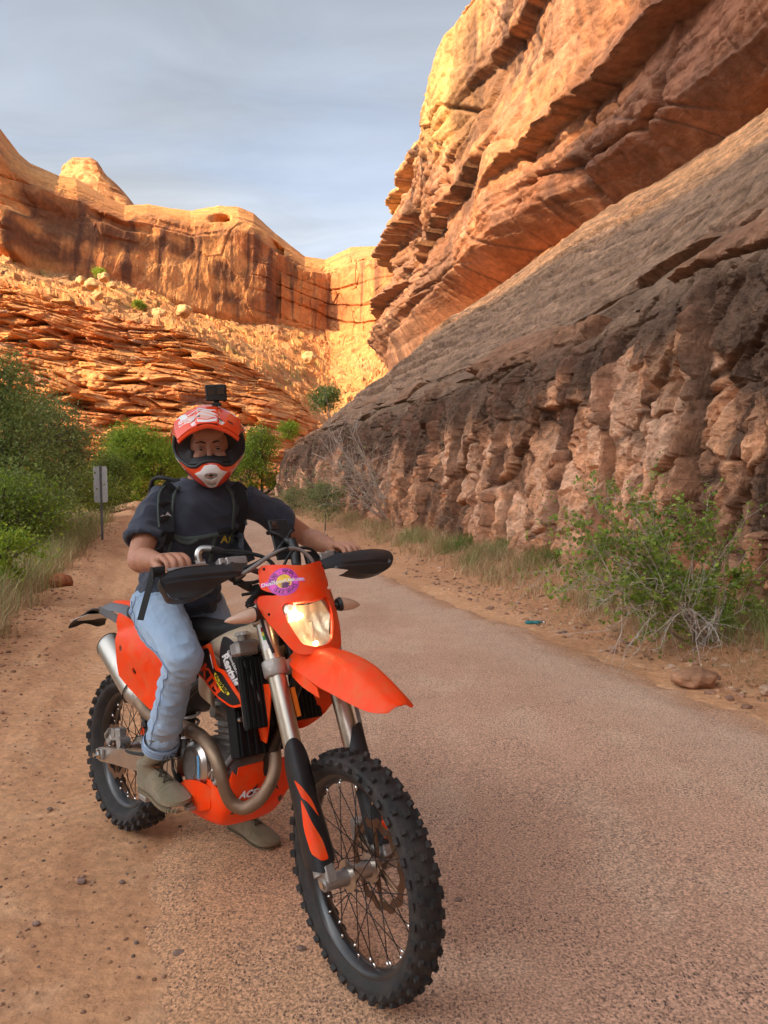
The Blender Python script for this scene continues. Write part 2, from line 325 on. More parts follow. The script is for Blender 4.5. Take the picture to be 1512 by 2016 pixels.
def lower_cliff():
    ss = np.concatenate([np.linspace(-35, s_at(3), 40)[:-1], s_at(np.geomspace(3, 60, 900))[:-1], np.linspace(s_at(60), 150, 40)])
    # profile parameter: 0..1 wall, 1..2 shoulder and slab, 2..2.3 under the upper cliff
    tt = np.concatenate([np.linspace(-.08, 1, 330)[:-1], np.linspace(1, 1.25, 90)[:-1], np.linspace(1.25, 2, 260)[:-1], np.linspace(2, 2.3, 14)])
    S, T = np.meshgrid(ss.astype(np.float32), tt.astype(np.float32), indexing='ij')
    px, py, nx, ny = curve_pts(S, s_at(40), 60, START)
    g0 = gz(px - nx * .3, py - ny * .3)
    fa = sstep(s_at(36), s_at(62), S)
    lipz = 4.15 + .25 * vnoise(S * .09, 0, 0, 5) + .9 * sstep(s_at(12), s_at(6), S) * .35
    topz = 11.9 - 4.6 * fa
    prof_t = np.array([-.08, 0, .35, .7, .9, 1.0, 1.08, 1.25, 2.0, 2.3])
    prof_w = np.array([-.15, 0, .10, .28, .50, .85, 1.35, 2.6, 10.4, 15.0])
    fz = np.array([-.35, 0, .34, .68, .86, .95, 1.05, 1.0, 1.0, 1.0])
    W = np.interp(T, prof_t, prof_w)
    zw = np.interp(T, prof_t[:7], fz[:7] * 1.0)
    zslab = np.interp(W, [1.35, 2.6, 10.4, 15.0], [0, .95, 1, 1.35])
    sl = (topz - lipz * 1.05)
    Z = np.where(T <= 1.08, g0 + (lipz - g0) * zw, 0)
    Z = np.where(T > 1.08, lipz * 1.05 + sl * np.interp(W, [1.35, 2.6, 10.4, 15.0], [0, .13, 1, 1.42]) - .0, Z)
    # ---------------- relief
    zz = Z
    wall = 1 - sstep(.97, 1.10, T)
    slab = sstep(1.08, 1.3, T)
    wx = S + .25 * vnoise(S * .5, zz * .5, 0, 77) + .10 * zz; wz = zz + .25 * vnoise(S * .5, zz * .5, 3, 78) + .12 * S
    f1, h1, e1 = facets(wx, wz, 1.15, 11, .75, 1.9, .9); f2, h2, e2 = facets(wx + .3 * f1, wz - .2 * f1, .44, 12, .95, 1.7); f3, h3, e3 = facets(wx + .4 * f2, wz, .17, 13, .8, 1.5)
    br = sstep(-.35, .25, fbm(S * .45, zz * .45, 0, 3, 91))          # how broken
    # drilled half-barrel pillars of the road cut
    pj = S / 1.08 + .18 * vnoise(S * .7, zz * .1, 0, 15); fp = pj - np.floor(pj); hp = hsh(np.floor(pj), 16)
    pil = (.18 * (hp - .5) * sstep(0, .06, fp) * sstep(1, .94, fp) + .12 * np.exp(-((fp - .06) / .055) ** 2) * (.3 + hp)) * sstep(4.4, 3.4, zz)
    big1 = .20 * fbm(S * .28, zz * .35, 0, 3, 21)
    hole = (-.12 * np.exp(-((fp - .14) / .03) ** 2) - .10 * np.exp(-((fp - .985) / .03) ** 2)) * sstep(4.4, 3.4, zz + .4 * hp)
    rough = .05 * fbm(S * 4, zz * 4, 0, 5, 23, .6) - .07 * (1 - sstep(0, .05, np.abs(vnoise(S * .9 + .6 * vnoise(S, zz, 0, 29), zz * .8, 0, 30))))
    crk = -.11 * (1 - sstep(0, .07, e1)) - .09 * (1 - sstep(0, .14, e2)) * (.3 + .7 * br)
    out = wall * (.27 * f1 + (.35 + .65 * br) * .46 * f2 + .55 * f3 * (.25 + .75 * br) + .10 * np.abs(vnoise(S * 2.6, zz * 1.1, 0, 24)) + .05 * np.abs(vnoise(S * 6, zz * 2.5, 0, 25)) + pil + big1 + hole + rough + crk)
    # rounded dark shoulder: big bulges with overhanging ledges between them
    shd = np.exp(-((T - 1.06) / .14) ** 2)
    bl, hb, eb = facets(S + .8 * vnoise(S * .3, W * .5, 0, 33), W * 1.6 + zz, 2.3, 31, .35, .8, .9)
    out = out + shd * (.30 * bl + .45 * fbm(S * .35, zz * .7, 0, 3, 35) - .22 * (1 - sstep(0, .10, eb)))
    # slab: thin beds cropping out along the canyon
    q = W * 1.9 + .45 * fbm(S * .05, W * .25, 0, 3, 37) + .12 * fbm(S * .3, W * .8, 0, 2, 38) + .05 * S
    st1, hs1 = strata(S * .8, q, .70, 26, 39, .14); st2, hs2 = strata(S, q, .23, 13, 40, .22)
    lm = sstep(-.15, .25, fbm(S * .07, W * .35, 0, 3, 48)); up = slab * ((.10 + .34 * lm + .20 * sstep(5, 2.5, W)) * (st1 - .5) + .05 * lm * (st2 - .5) + .28 * fbm(S * .15, W * .3, 0, 3, 43) * (1 + .8 * sstep(6, 2, W)) + .012 * fbm(S * .7, W * 5, 0, 4, 45) + .07 * fbm(S * 1.6, W * 2.6, 0, 5, 46, .6) - .10 * (1 - sstep(0, .035, np.abs(vnoise(S * .22, W * .9 + .1 * S, 0, 47)))))
    X = px + nx * (W - out); Y = py + ny * (W - out); Z2 = Z + up * .8 + shd * .15 * bl
    X = X - nx * up * .45; Y = Y - ny * up * .45
    # ---------------- albedo
    k = fbm(S * .33, zz * .5, 0, 4, 51)
    dark = np.array((.115, .066, .042)); brn = np.array((.26, .128, .072)); pink = np.array((.58, .29, .155)); orng = np.array((.43, .19, .095)); tan = np.array((.56, .295, .145)); grey = np.array((.26, .158, .10))
    hgt = zz / 4.3
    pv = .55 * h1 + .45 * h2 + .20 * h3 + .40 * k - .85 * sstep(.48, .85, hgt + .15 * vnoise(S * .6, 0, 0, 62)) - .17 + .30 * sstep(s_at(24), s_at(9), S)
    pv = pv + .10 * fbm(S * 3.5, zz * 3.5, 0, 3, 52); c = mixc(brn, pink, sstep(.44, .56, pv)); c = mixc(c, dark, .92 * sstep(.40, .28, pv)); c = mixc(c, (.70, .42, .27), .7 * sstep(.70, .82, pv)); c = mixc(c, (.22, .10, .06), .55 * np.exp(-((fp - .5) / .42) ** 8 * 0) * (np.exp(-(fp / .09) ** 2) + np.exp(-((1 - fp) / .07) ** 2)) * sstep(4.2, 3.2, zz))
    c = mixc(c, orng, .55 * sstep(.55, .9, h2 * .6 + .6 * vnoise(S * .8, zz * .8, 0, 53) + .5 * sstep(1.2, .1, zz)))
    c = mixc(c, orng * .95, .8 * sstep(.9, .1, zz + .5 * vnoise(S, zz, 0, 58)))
    # dark mineral stain runs down from the shoulder
    run = fbm(S * 1.6, zz * .18, 0, 3, 55); c = mixc(c, dark, .75 * sstep(.05, .4, run) * sstep(1.0, 3.4, zz))
    c = mixc(c, dark * .9, .7 * (1 - sstep(0, .07, e1))); c = mixc(c, dark, .5 * (1 - sstep(0, .08, e2)) * br)
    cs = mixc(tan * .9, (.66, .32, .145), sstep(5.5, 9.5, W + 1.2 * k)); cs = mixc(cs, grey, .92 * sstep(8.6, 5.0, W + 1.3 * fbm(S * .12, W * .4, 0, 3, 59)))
    cs = mixc(cs, dark, .75 * sstep(.34, .22, st1) * sstep(10.5, 6, W)); cs = mixc(cs, dark, .45 * sstep(.30, .18, st2) * lm); cs = cs * (1 + .35 * fbm(S * .8, W * 2.2, 0, 5, 49, .6))[..., None]; cs = mixc(cs, dark, .6 * (1 - sstep(0, .03, np.abs(vnoise(S * .22, W * .9 + .1 * S, 0, 47))))); cs = mixc(cs, (.27, .16, .11), .5 * sstep(.6, .9, hs2))
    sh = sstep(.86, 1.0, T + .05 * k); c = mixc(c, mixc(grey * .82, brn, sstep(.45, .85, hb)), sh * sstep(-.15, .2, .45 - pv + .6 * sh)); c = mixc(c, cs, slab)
    c = c * (1 + .30 * fbm(S * 1.1, zz * 1.3 + W, 0, 5, 61))[..., None]
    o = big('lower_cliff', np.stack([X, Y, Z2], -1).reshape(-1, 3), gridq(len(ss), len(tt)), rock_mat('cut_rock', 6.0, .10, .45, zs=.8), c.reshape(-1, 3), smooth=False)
    tag(o, 'dark blasted rock face along the road with a sloping slab above', kind='structure')
lower_cliff()

def upper_cliff():
    w0 = 10.7
    st0 = (START[0] + NV[0] * w0, START[1] + NV[1] * w0)
    ss = np.concatenate([np.linspace(-30, s_at(12), 30)[:-1], s_at(np.geomspace(12, 95, 900))[:-1], np.linspace(s_at(95), 260, 60)])
    # rows by height; inset(z)
    zp = np.array([5.0, 8, 12.2, 12.9, 13.6, 14.6, 18, 24, 28, 31.0, 35, 38, 45, 49, 54, 62, 70, 74, 74.5])
    ip = np.array([2.5, 2.3, 2.4, 2.7, 1.6, .0, -.1, -.6, -.4, 2.2, 5.0, 6.6, 10.6, 12.8, 16, 24, 38, 60, 120.])
    tt = np.concatenate([np.linspace(0, 2, 12)[:-1], np.linspace(2, 5, 80)[:-1], np.linspace(5, 14, 470)[:-1], np.linspace(14, 18, 90)])
    S, T = np.meshgrid(ss.astype(np.float32), tt.astype(np.float32), indexing='ij')
    Z = np.interp(T, np.arange(19), zp); I = np.interp(T, np.arange(19), ip)
    px, py, nx, ny = curve_pts(S, s_at(52), 40, st0)
    # the recess at the foot fades out towards the nose, where broken ledges step out instead
    nose = sstep(s_at(42), s_at(56), S)
    I = I + 1.6 * nose * sstep(14, 20, Z) - nose * (2.9 * sstep(17, 11, Z)) - nose * 2.2 * sstep(10, 5, Z)
    Z0 = Z - nose * 3.0 * sstep(14.5, 12, Z)
    zb = Z + .035 * S * 0 + 1.2 * fbm(S * .03, Z * .05, 0, 2, 63)
    a1, b1 = strata(S, zb + .12 * S, 4.3, 21, 65, .07); a2, b2 = strata(S, zb, 1.1, 6.0, 66, .14); a3, b3 = strata(S, zb, .42, 2.0, 67, .2)
    msk = sstep(-.15, .25, fbm(S * .06, Z * .10, 0, 3, 69)); msk = np.maximum(msk, nose)
    f1, h1, e1 = facets(S + 1.0 * vnoise(S * .15, Z * .2, 0, 71), Z * 1.0, 4.6, 72, .32, .8, .6)
    f2, h2, e2 = facets(S, Z + .2 * f1, 1.5, 73, .35, .8, .6)
    slant = np.sin((Z * .9 - S * .16) * 1.0 + 2.0 * vnoise(S * .08, Z * .12, 0, 74))      # long sweeping ledges
    msk = msk * (.30 + .70 * sstep(s_at(30), s_at(46), S)) + .5 * np.exp(-((Z - 15.5) / 1.2) ** 2) * (1 - nose)
    msk = msk * (1 - .6 * sstep(18, 24, Z) * (1 - sstep(44, 50, Z)) * sstep(-.1, .2, fbm(S * .045, Z * .06, 7, 2, 97)))
    out = (.30 + .35 * nose) * (a1 - .5) + msk * (.34 * (a2 - .5) + .15 * (a3 - .5)) + .32 * f1 + .28 * f2 * msk + 2.0 * fbm(S * .05, Z * .06, 0, 2, 75) + .35 * fbm(S * .4, Z * .5, 0, 4, 76) * msk + .10 * fbm(S * 1.6, Z * 2.2, 0, 4, 79) - .16 * (1 - sstep(0, .05, np.abs(vnoise(S * .22 + 1.5 * vnoise(S * .1, Z * .12, 0, 88), Z * .16 - S * .05, 0, 89)))) - .10 * (1 - sstep(0, .04, np.abs(vnoise(S * .5, Z * .35 - S * .12, 0, 90))))
    out = out - .5 * (1 - sstep(0, .05, e1)) * msk
    # a few big overhanging roofs in the face
    for (cs_, cz, ws, hz, dp) in ((s_at(33), 24.0, 9, 2.2, .7), (s_at(58), 36, 7, 3.0, .7), (s_at(47), 18.5, 10, 1.2, 1.0), (s_at(27), 17.5, 9, 1.0, 1.1), (s_at(62), 22, 8, 1.3, 1.4), (s_at(64), 17, 8, 1.1, 1.3), (s_at(60), 26.4, 7, 1.0, 1.2)):
        d = (Z + .05 * (S - cs_) - cz) / hz; k = np.exp(-((S - cs_) / ws) ** 4)
        out = out + k * dp * np.where(d > 0, np.exp(-d * .9) * sstep(0, .10, d), 0) - k * dp * .45 * np.where(d <= 0, np.exp(d * .8), 0)
    amp = sstep(12.6, 14.6, Z) * (1 - .6 * sstep(50, 66, Z)); amp = np.maximum(amp, .35)
    amp = amp * (1 - .45 * sstep(29, 34, Z) * (1 - sstep(44, 52, Z)) * 0)
    out = out * amp
    X = px + nx * (I - out); Y = py + ny * (I - out)
    Zd = Z0 + .25 * out * sstep(28, 40, Z)
    # albedo
    red = np.array((.42, .175, .085)); org = np.array((.56, .26, .115)); gold = np.array((.76, .42, .15)); drk = np.array((.115, .062, .045)); pk = np.array((.43, .225, .14))
    k = fbm(S * .07, Z * .12, 0, 4, 81)
    c = mixc(red, org, sstep(-.3, .5, k + .4 * (h1 - .5))); c = mixc(c, pk, .6 * sstep(.3, .8, h2)); c = mixc(c, gold, .8 * sstep(s_at(34), s_at(44), S) * sstep(17, 25, Z + 3 * k) * sstep(-.5, .3, k)); c = mixc(c, (.27, .105, .058), .78 * (1 - sstep(s_at(38), s_at(58), S + Z)))  # sunlight painted in as gold, shade on the right as dark red
    streak = fbm(S * .55, Z * .025, 0, 4, 83); sm = sstep(-.05, .35, fbm(S * .05, Z * .06, 4, 3, 84))
    c = mixc(c, drk, .88 * sstep(.04, .30, streak) * (sm * .9 + .12)); c = mixc(c, (.62, .38, .24), .35 * sstep(.15, .5, -streak) * sm)
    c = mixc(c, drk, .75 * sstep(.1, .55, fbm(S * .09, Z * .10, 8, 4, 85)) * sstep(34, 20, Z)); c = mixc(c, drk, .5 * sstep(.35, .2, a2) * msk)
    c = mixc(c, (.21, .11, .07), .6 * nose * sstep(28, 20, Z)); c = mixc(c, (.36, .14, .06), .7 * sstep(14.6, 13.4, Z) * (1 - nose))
    s2 = fbm(S * 1.9, Z * .05, 0, 3, 92); c = mixc(c, drk, .55 * sstep(.15, .45, s2) * sm); c = mixc(c, (.60, .34, .19), .30 * sstep(.2, .5, -s2) * sm); c = mixc(c, drk, .7 * (1 - sstep(.0, .035, np.abs(vnoise(S * .22 + 1.5 * vnoise(S * .1, Z * .12, 0, 88), Z * .16 - S * .05, 0, 89)))))
    c = mixc(c, drk * 1.2, .55 * sstep(.0, .35, fbm(S * .05, Z * .09, 5, 4, 93)) * np.exp(-((Z - 19) / 5) ** 2))  # dark patina band, also deepening the shaded zone in the albedo
    c = c * (1 + .26 * fbm(S * .6, Z * .9, 0, 5, 87))[..., None]
    V = np.stack([X, Y, Zd], -1).reshape(-1, 3)
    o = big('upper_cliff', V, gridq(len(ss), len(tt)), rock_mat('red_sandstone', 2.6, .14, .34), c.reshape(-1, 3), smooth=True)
    tag(o, 'towering red sandstone cliff overhanging the slab on the right', kind='structure')
upper_cliff()

# ================================================================== FAR CANYON WALL (straight ahead and to the left)
def un(u, v, Y):
    """direction of the far rim as measured: position at distance Y"""
    t = math.tan(math.radians(PITCH)); a = (u - 756) / F_PX; b = (1008 - v) / F_PX
    # ray = forward + a*right + b*up with the camera tilted by PITCH
    cp, sp = math.cos(math.radians(PITCH)), math.sin(math.radians(PITCH))
    dy = cp - b * sp; dz = sp + b * cp
    return a * Y / dy, CAM_H + dz / dy * Y
def far_wall():
    us = np.linspace(-520, 1150, 1300)
    I = lambda pts: np.interp(us, [p[0] for p in pts], [p[1] for p in pts])
    v_sky = I([(-520, 180), (-200, 190), (-40, 225), (0, 252), (22, 290), (60, 322), (115, 346), (150, 352), (205, 385), (245, 404), (290, 402), (330, 409), (375, 415), (400, 411), (430, 406), (470, 408), (500, 421), (540, 458), (600, 505), (640, 511), (690, 487), (745, 484), (800, 500), (1150, 480)])
    v_ft = I([(-520, 470), (0, 512), (90, 535), (129, 545), (222, 552), (310, 585), (387, 622), (470, 640), (547, 640), (671, 660), (722, 655), (1150, 655)])
    v_tl = I([(-520, 520), (0, 560), (103, 582), (248, 628), (361, 648), (439, 694), (516, 735), (593, 797), (619, 825), (660, 850), (1150, 900)])
    v_bt = np.full_like(us, 1015.0)
    Yw = I([(-520, 150), (0, 168), (200, 185), (400, 205), (547, 222), (560, 226), (650, 240), (780, 225), (1150, 220)])
    Yt = I([(-520, 120), (0, 138), (200, 140), (440, 150), (620, 160), (1150, 165)]); Yb = I([(-520, 88), (0, 96), (300, 100), (620, 112), (1150, 120)])
    def lay(v, Y): X, Z = un(us, v, Y); return np.stack([X, Y, Z], -1)
    vr = v_ft + (v_sky - v_ft) * .80; vm = v_ft + (v_sky - v_ft) * .93
    def talus(f): return lay(v_tl + (v_ft - v_tl) * f, Yt + 3 + (Yw - Yt - 3) * (f ** .8))
    R = [lay(v_bt, Yb), lay(v_tl, Yt), talus(.08), talus(.55), lay(v_ft, Yw), lay(vr, Yw + 4), lay(vm, Yw + 14), lay(v_sky, Yw + 34)]
    b1 = R[-1] + np.array([0, 45, -9]); b2 = R[-1] + np.array([0, 160, -70]); R += [b1, b2]
    R = np.stack(R, 1)                                    # nu x 10 x 3
    rows = np.concatenate([np.linspace(0, 1, 300)[:-1], np.linspace(1, 2, 10)[:-1], np.linspace(2, 4, 150)[:-1], np.linspace(4, 5, 260)[:-1], np.linspace(5, 7, 110)[:-1], np.linspace(7, 9, 12)])
    i0 = np.minimum(rows.astype(int), 8); fr = (rows - i0)[None, :, None]
    P = R[:, i0] * (1 - fr) + R[:, i0 + 1] * fr
    X, Y, Z = P[..., 0], P[..., 1], P[..., 2]; T = np.broadcast_to(rows[None], X.shape); S = X * 1.0; U = np.broadcast_to(us[:, None], X.shape)
    X = X.astype(np.float32); Y = Y.astype(np.float32); Z = Z.astype(np.float32); S = X * 1; T = T.astype(np.float32); U = U.astype(np.float32)
    # ledgy lower slope: thin beds dipping slightly to the right
    zb = Z + .10 * S + 2.4 * fbm(S * .03, Z * .06, 0, 3, 101) + .4 * fbm(S * .16, Z * .2, 0, 3, 100)
    a1, b1_ = strata(S, zb, 4.6, 11, 103, .10, .35); a2, b2_ = strata(S, zb, 1.35, 3.2, 104, .16, .25); a3, b3_ = strata(S, zb, .6, 1.5, 105, .24, .2)
    led = (T < 1.0); lw = sstep(1.03, .97, T)
    bm = sstep(-.3, .3, fbm(S * .035, Z * .12, 0, 3, 109)); fb, hb_, eb_ = facets(S, Z * 1.5, 3.6, 110, .5, .6, 1.2)
    o1 = lw * (2.4 * (a1 - .5) * (1 - .5 * bm) + (.6 + .8 * bm) * (a2 - .5) + .5 * (a3 - .5) + 2.0 * fb * (1 - bm * .4) + 4.5 * fbm(S * .035, Z * .07, 0, 4, 107) + .7 * fbm(S * .4, Z * .6, 0, 3, 108))
    # talus
    tw = sstep(.98, 1.1, T) * sstep(4.05, 3.9, T)
    f1, h1, e1 = facets(S, Y * .8 + Z, 4.2, 111, .6, 1, 1.5); f2, h2, e2 = facets(S + f1, Y * .8 + Z, 1.7, 112, .7, 1, 1.4)
    tz = tw * (.55 * f1 * sstep(.35, .75, h1) + .7 * f2 + 1.6 * fbm(S * .06, Y * .06, 0, 3, 113))
    # massive wall above
    ww = sstep(3.95, 4.1, T)
    g1, hg, eg = facets(S + 2 * vnoise(S * .05, Z * .05, 0, 116), Z * .55, 9, 115, .22, 1, .5); g2, hg2, eg2 = facets(S, Z * .6, 3.2, 117, .25, 1, .5)
    br = sstep(470, 560, U) + sstep(120, 30, U)
    w1, bw1 = strata(S, Z + .02 * S + 2.5 * vnoise(S * .05, Z * .06, 0, 129), 5.5, 9, 118, .08, .25)
    o2 = ww * (.35 * g1 + (.25 + .4 * br) * g2 + 3.2 * fbm(S * .035, Z * .03, 0, 4, 119) + .5 * fbm(S * .4, Z * .12, 0, 4, 120) + 1.2 * br * (w1 - .5)) * (1 - .75 * sstep(5.3, 6.2, T)) * (1 - .6 * sstep(6.3, 7, T))
    o2 = o2 + ww * sstep(5.0, 5.5, T) * .5 * (strata(S, Z + .1 * S, 1.6, 30, 130, .2)[0] - .5)
    # alcoves under the rim
    for (uc, fr_, wu, hf, dp) in ((432, .905, 17, .032, 9), (545, .865, 12, .045, 7), (90, .55, 60, .12, 2.5), (350, .80, 90, .04, 2.0), (240, .72, 60, .05, 2.5), (545, .33, 8, .3, 4)):
        hh = np.where(T < 5, (T - 4) * .8, .8 + (T - 5) * .13)
        o2 = o2 - dp * ww * np.exp(-((U - uc) / wu) ** 4 - ((hh - fr_) / hf) ** 4)
    # a free-standing buttress on the left
    o2 = o2 + 7 * ww * np.exp(-((U - 42) / 24) ** 6) * sstep(4.62, 4.5, T)
    Y = Y - o1 - o2; Z = Z + tz
    # albedo
    org = np.array((.56, .235, .08)); red = np.array((.43, .15, .052)); drk = np.array((.11, .046, .028)); gold = np.array((.64, .31, .10)); pal = np.array((.58, .28, .12))
    k = fbm(S * .05, Z * .06, 0, 4, 121)
    cl = mixc(org, red, sstep(.35, .8, b2_)); cl = mixc(cl, pal, .6 * sstep(.6, .95, b3_)); cl = mixc(cl, gold, .35 * sstep(-.1, .4, -k)); cl = mixc(cl, drk * 1.8, .5 * sstep(.40, .22, a1)); cl = mixc(cl, drk * 1.6, .4 * sstep(.32, .18, a2)); cl = mixc(cl, (.22, .17, .14), .5 * sstep(.9, .96, b2_))
    ct = mixc(org, pal, .6 * sstep(.5, .9, h2)); ct = mixc(ct, gold, .5 * sstep(.75, .92, h1)); ct = mixc(ct, red, .6 * sstep(.4, .1, h2)); ct = mixc(ct, (.40, .20, .09), sstep(-.1, .5, k)); ct = mixc(ct, (.20, .20, .06), .5 * sstep(.25, .5, fbm(S * .3, Y * .3, 0, 3, 122)))
    band = sstep(4.03, 4.25, T) * sstep(5.35, 4.75, T + .35 * k + .1 * vnoise(S * .02, 0, 0, 4)); side = sstep(600, 520, U) * sstep(10, 50, U) + .35 * sstep(575, 640, U)
    st = fbm(S * .35, Z * .018, 0, 4, 123); bb = fbm(S * .045, Z * .07, 3, 4, 124)
    cw = mixc(org, red, sstep(-.2, .4, k)); cw = mixc(cw, gold, .35 * sstep(4.9, 5.6, T)); cw = mixc(cw, pal, .4 * sstep(.1, .5, -bb))
    cw = mixc(cw, drk, .85 * band * side * sstep(-.28, .22, bb + .5 * st)); cw = mixc(cw, drk, .75 * sstep(.10, .40, st) * sstep(5.9, 4.9, T))
    cw = mixc(cw, drk * 1.8, .35 * sstep(.1, .5, fbm(S * .06, Z * .3, 0, 4, 125)) * sstep(5, 5.6, T))
    c = cl * lw[..., None] + (1 - lw[..., None]) * (ct * (1 - ww[..., None]) + cw * ww[..., None])
    c = c * (1 + .15 * fbm(S * .4, Z * .6, 0, 3, 126))[..., None]
    o = big('far_canyon_wall', np.stack([X, Y, Z], -1).reshape(-1, 3), gridq(len(us), len(rows))[:, ::-1], rock_mat('far_sandstone', .8, .5, .30), c.reshape(-1, 3), smooth=False)
    tag(o, 'sunlit orange canyon wall with ledges and talus at the bend', kind='structure')
far_wall()
def far_dome(name, label, us, vs, Y, depth, seed):
    """a rounded summit that rises behind the rim"""
    U = np.linspace(us[0][0], us[-1][0], 120); top = np.interp(U, [p[0] for p in us], [p[1] for p in us])
    tt = np.linspace(0, 1, 70); Ug, T = np.meshgrid(U, tt, indexing='ij')
    Xt, Zt = un(U, top, Y + depth); X0, Z0 = un(U, np.full_like(U, vs), Y)
    a = T * PI / 2; Z = Z0[:, None] + (Zt - Z0)[:, None] * np.sin(a); Yg = Y + depth * (1 - np.cos(a)); Xg = X0[:, None] + (Xt - X0)[:, None] * (1 - np.cos(a))
    n = fbm(Xg * .08, Z * .15, 0, 4, seed); stt = strata(Xg, Z + .1 * Xg, 2.2, 30, seed + 1, .2)[0]
    Yg = Yg - 3 * n - 1.2 * (stt - .5)
    c = mixc((.52, .22, .085), (.32, .12, .06), sstep(-.2, .5, n)); c = mixc(c, (.56, .28, .11), .4 * sstep(.3, .8, stt))
    P = np.stack([Xg, Yg, Z], -1)
    back = P[:, ::-1][:, 1:].copy(); back[..., 1] = 2 * (Y + depth) - back[..., 1]; P = np.concatenate([P, back], 1); c = np.concatenate([c, c[:, ::-1][:, 1:]], 1)
    o = big(name, P.reshape(-1, 3), gridq(*P.shape[:2])[:, ::-1], bpy.data.materials['far_sandstone'], c.reshape(-1, 3)); tag(o, label, kind='structure')
far_dome('rock_dome', 'rounded sandstone dome rising behind the far rim', [(105, 420), (118, 352), (130, 340), (150, 331), (165, 328), (182, 328), (194, 336), (206, 356), (225, 383), (250, 406), (262, 430)], 470, 235, 34, 141)

# the canyon's other rim: far to the left and behind the camera, unseen, its crest shaped to keep the road in evening shade
def near_wall():
    q = np.linspace(-480, 150, 700); sh = np.array([-.731, -.682]); qh = np.array([-.682, .731])
    off = 300 + 5 * vnoise(q * .012, 0, 0, 150) + 3 * vnoise(q * .05, 0, 0, 149)
    px = q * qh[0] + off * sh[0]; py = q * qh[1] + off * sh[1]
    top = np.interp(q, [-480, -200, -60, -10, 12, 30, 46, 56, 64, 76, 90, 150], [125, 180, 214, 217, 210, 205, 204, 205, 200, 178, 150, 110]) + 2.2 * vnoise(q * .06, 0, 0, 151) + 1.0 * vnoise(q * .22, 0, 0, 152)
    tt = np.linspace(0, 1, 120); Sg, T = np.meshgrid(q, tt, indexing='ij')
    Z = -6 + (top[:, None] + 6) * np.sin(np.minimum(T * 1.25, 1) * PI / 2) - 20 * sstep(.8, 1, T); I = 30 * T + 10 * sstep(.45, .8, T) + 60 * sstep(.8, 1, T)
    a1, _ = strata(Sg, Z, 4.5, 20, 153, .1); o_ = 2.5 * (a1 - .5) + 3 * fbm(Sg * .04, Z * .05, 0, 3, 154)
    X = px[:, None] + sh[0] * (I - o_); Y = py[:, None] + sh[1] * (I - o_)
    c = mixc((.50, .25, .125), (.30, .14, .08), sstep(-.2, .5, fbm(Sg * .05, Z * .08, 0, 3, 155)))
    o = big('near_canyon_wall', np.stack([X, Y, Z], -1).reshape(-1, 3), gridq(len(q), len(tt)), bpy.data.materials['far_sandstone'], c.reshape(-1, 3)); tag(o, 'red canyon rim across the creek, unseen and shaped to shade the road', kind='structure')
near_wall()
# ================================================================== MODELLING HELPERS
from mathutils.geometry import delaunay_2d_cdt
def OB(name, V, Fc, m, parent=None, sharp=40, mods=(), label=None):
    V = np.asarray(V, float).reshape(-1, 3); me = bpy.data.meshes.new(name)
    me.from_pydata(V.tolist(), [], [tuple(int(i) for i in f) for f in Fc])
    me.polygons.foreach_set('use_smooth', [True] * len(me.polygons))
    bm = bmesh.new(); bm.from_mesh(me); bmesh.ops.recalc_face_normals(bm, faces=bm.faces); bm.to_mesh(me); bm.free()
    if sharp is not None: me.set_sharp_from_angle(angle=math.radians(sharp))
    for q in (m if isinstance(m, (list, tuple)) else [m]): me.materials.append(q)
    o = bpy.data.objects.new(name, me); COL.objects.link(o)
    if parent: o.parent = parent
    for k, a in mods:
        md = o.modifiers.new(k, k)
        for n_, v_ in a.items(): setattr(md, n_, v_)
    if label: o['label'] = label
    return o
class MB:
    """collects shapes that become one mesh"""
    def __init__(s): s.V = []; s.F = []
    def add(s, V, Fc):
        n = len(s.V); s.V += [tuple(map(float, v)) for v in V]; s.F += [tuple(i + n for i in f) for f in Fc]; return s
def crom(P, k=6, closed=False):
    P = np.asarray(P, float); n = len(P); out = []
    rng_ = range(n if closed else n - 1)
    for i in rng_:
        g = (lambda j: P[j % n]) if closed else (lambda j: P[min(max(j, 0), n - 1)])
        p0, p1, p2, p3 = g(i - 1), g(i), g(i + 1), g(i + 2)
        for t in np.arange(k) / k:
            out.append(.5 * (2 * p1 + (p2 - p0) * t + (2 * p0 - 5 * p1 + 4 * p2 - p3) * t * t + (3 * p1 - p0 - 3 * p2 + p3) * t ** 3))
    if not closed: out.append(P[-1])
    return np.array(out)
def tube(P, r, n=10, cap=True, closed=False):
    P = np.asarray(P, float); r = np.broadcast_to(np.asarray(r, float), (len(P),)); V = []; Fc = []
    T = np.gradient(P, axis=0) if not closed else (np.roll(P, -1, 0) - np.roll(P, 1, 0))
    T /= np.linalg.norm(T, axis=1)[:, None] + 1e-12
    a = np.array([0, 0, 1.0]) if abs(T[0][2]) < .9 else np.array([1.0, 0, 0])
    N = np.cross(T[0], a); N /= np.linalg.norm(N)
    for i in range(len(P)):
        N = N - T[i] * (N @ T[i]); N /= np.linalg.norm(N) + 1e-12; B = np.cross(T[i], N)
        for k in range(n):
            th = 2 * PI * k / n; V.append(P[i] + r[i] * (np.cos(th) * N + np.sin(th) * B))
    m = len(P)
    for i in range(m if closed else m - 1):
        for k in range(n):
            j = (i + 1) % m; Fc.append((i * n + k, i * n + (k + 1) % n, j * n + (k + 1) % n, j * n + k))
    if cap and not closed: Fc += [tuple(range(n))[::-1], tuple((m - 1) * n + k for k in range(n))]
    return V, Fc
def stube(ctrl, r, n=10, k=6):
    C_ = np.asarray(ctrl, float)
    if np.ndim(r): R_ = crom(np.asarray(r, float)[:, None], k)[:, 0]
    else: R_ = r
    return tube(crom(C_, k), R_, n)
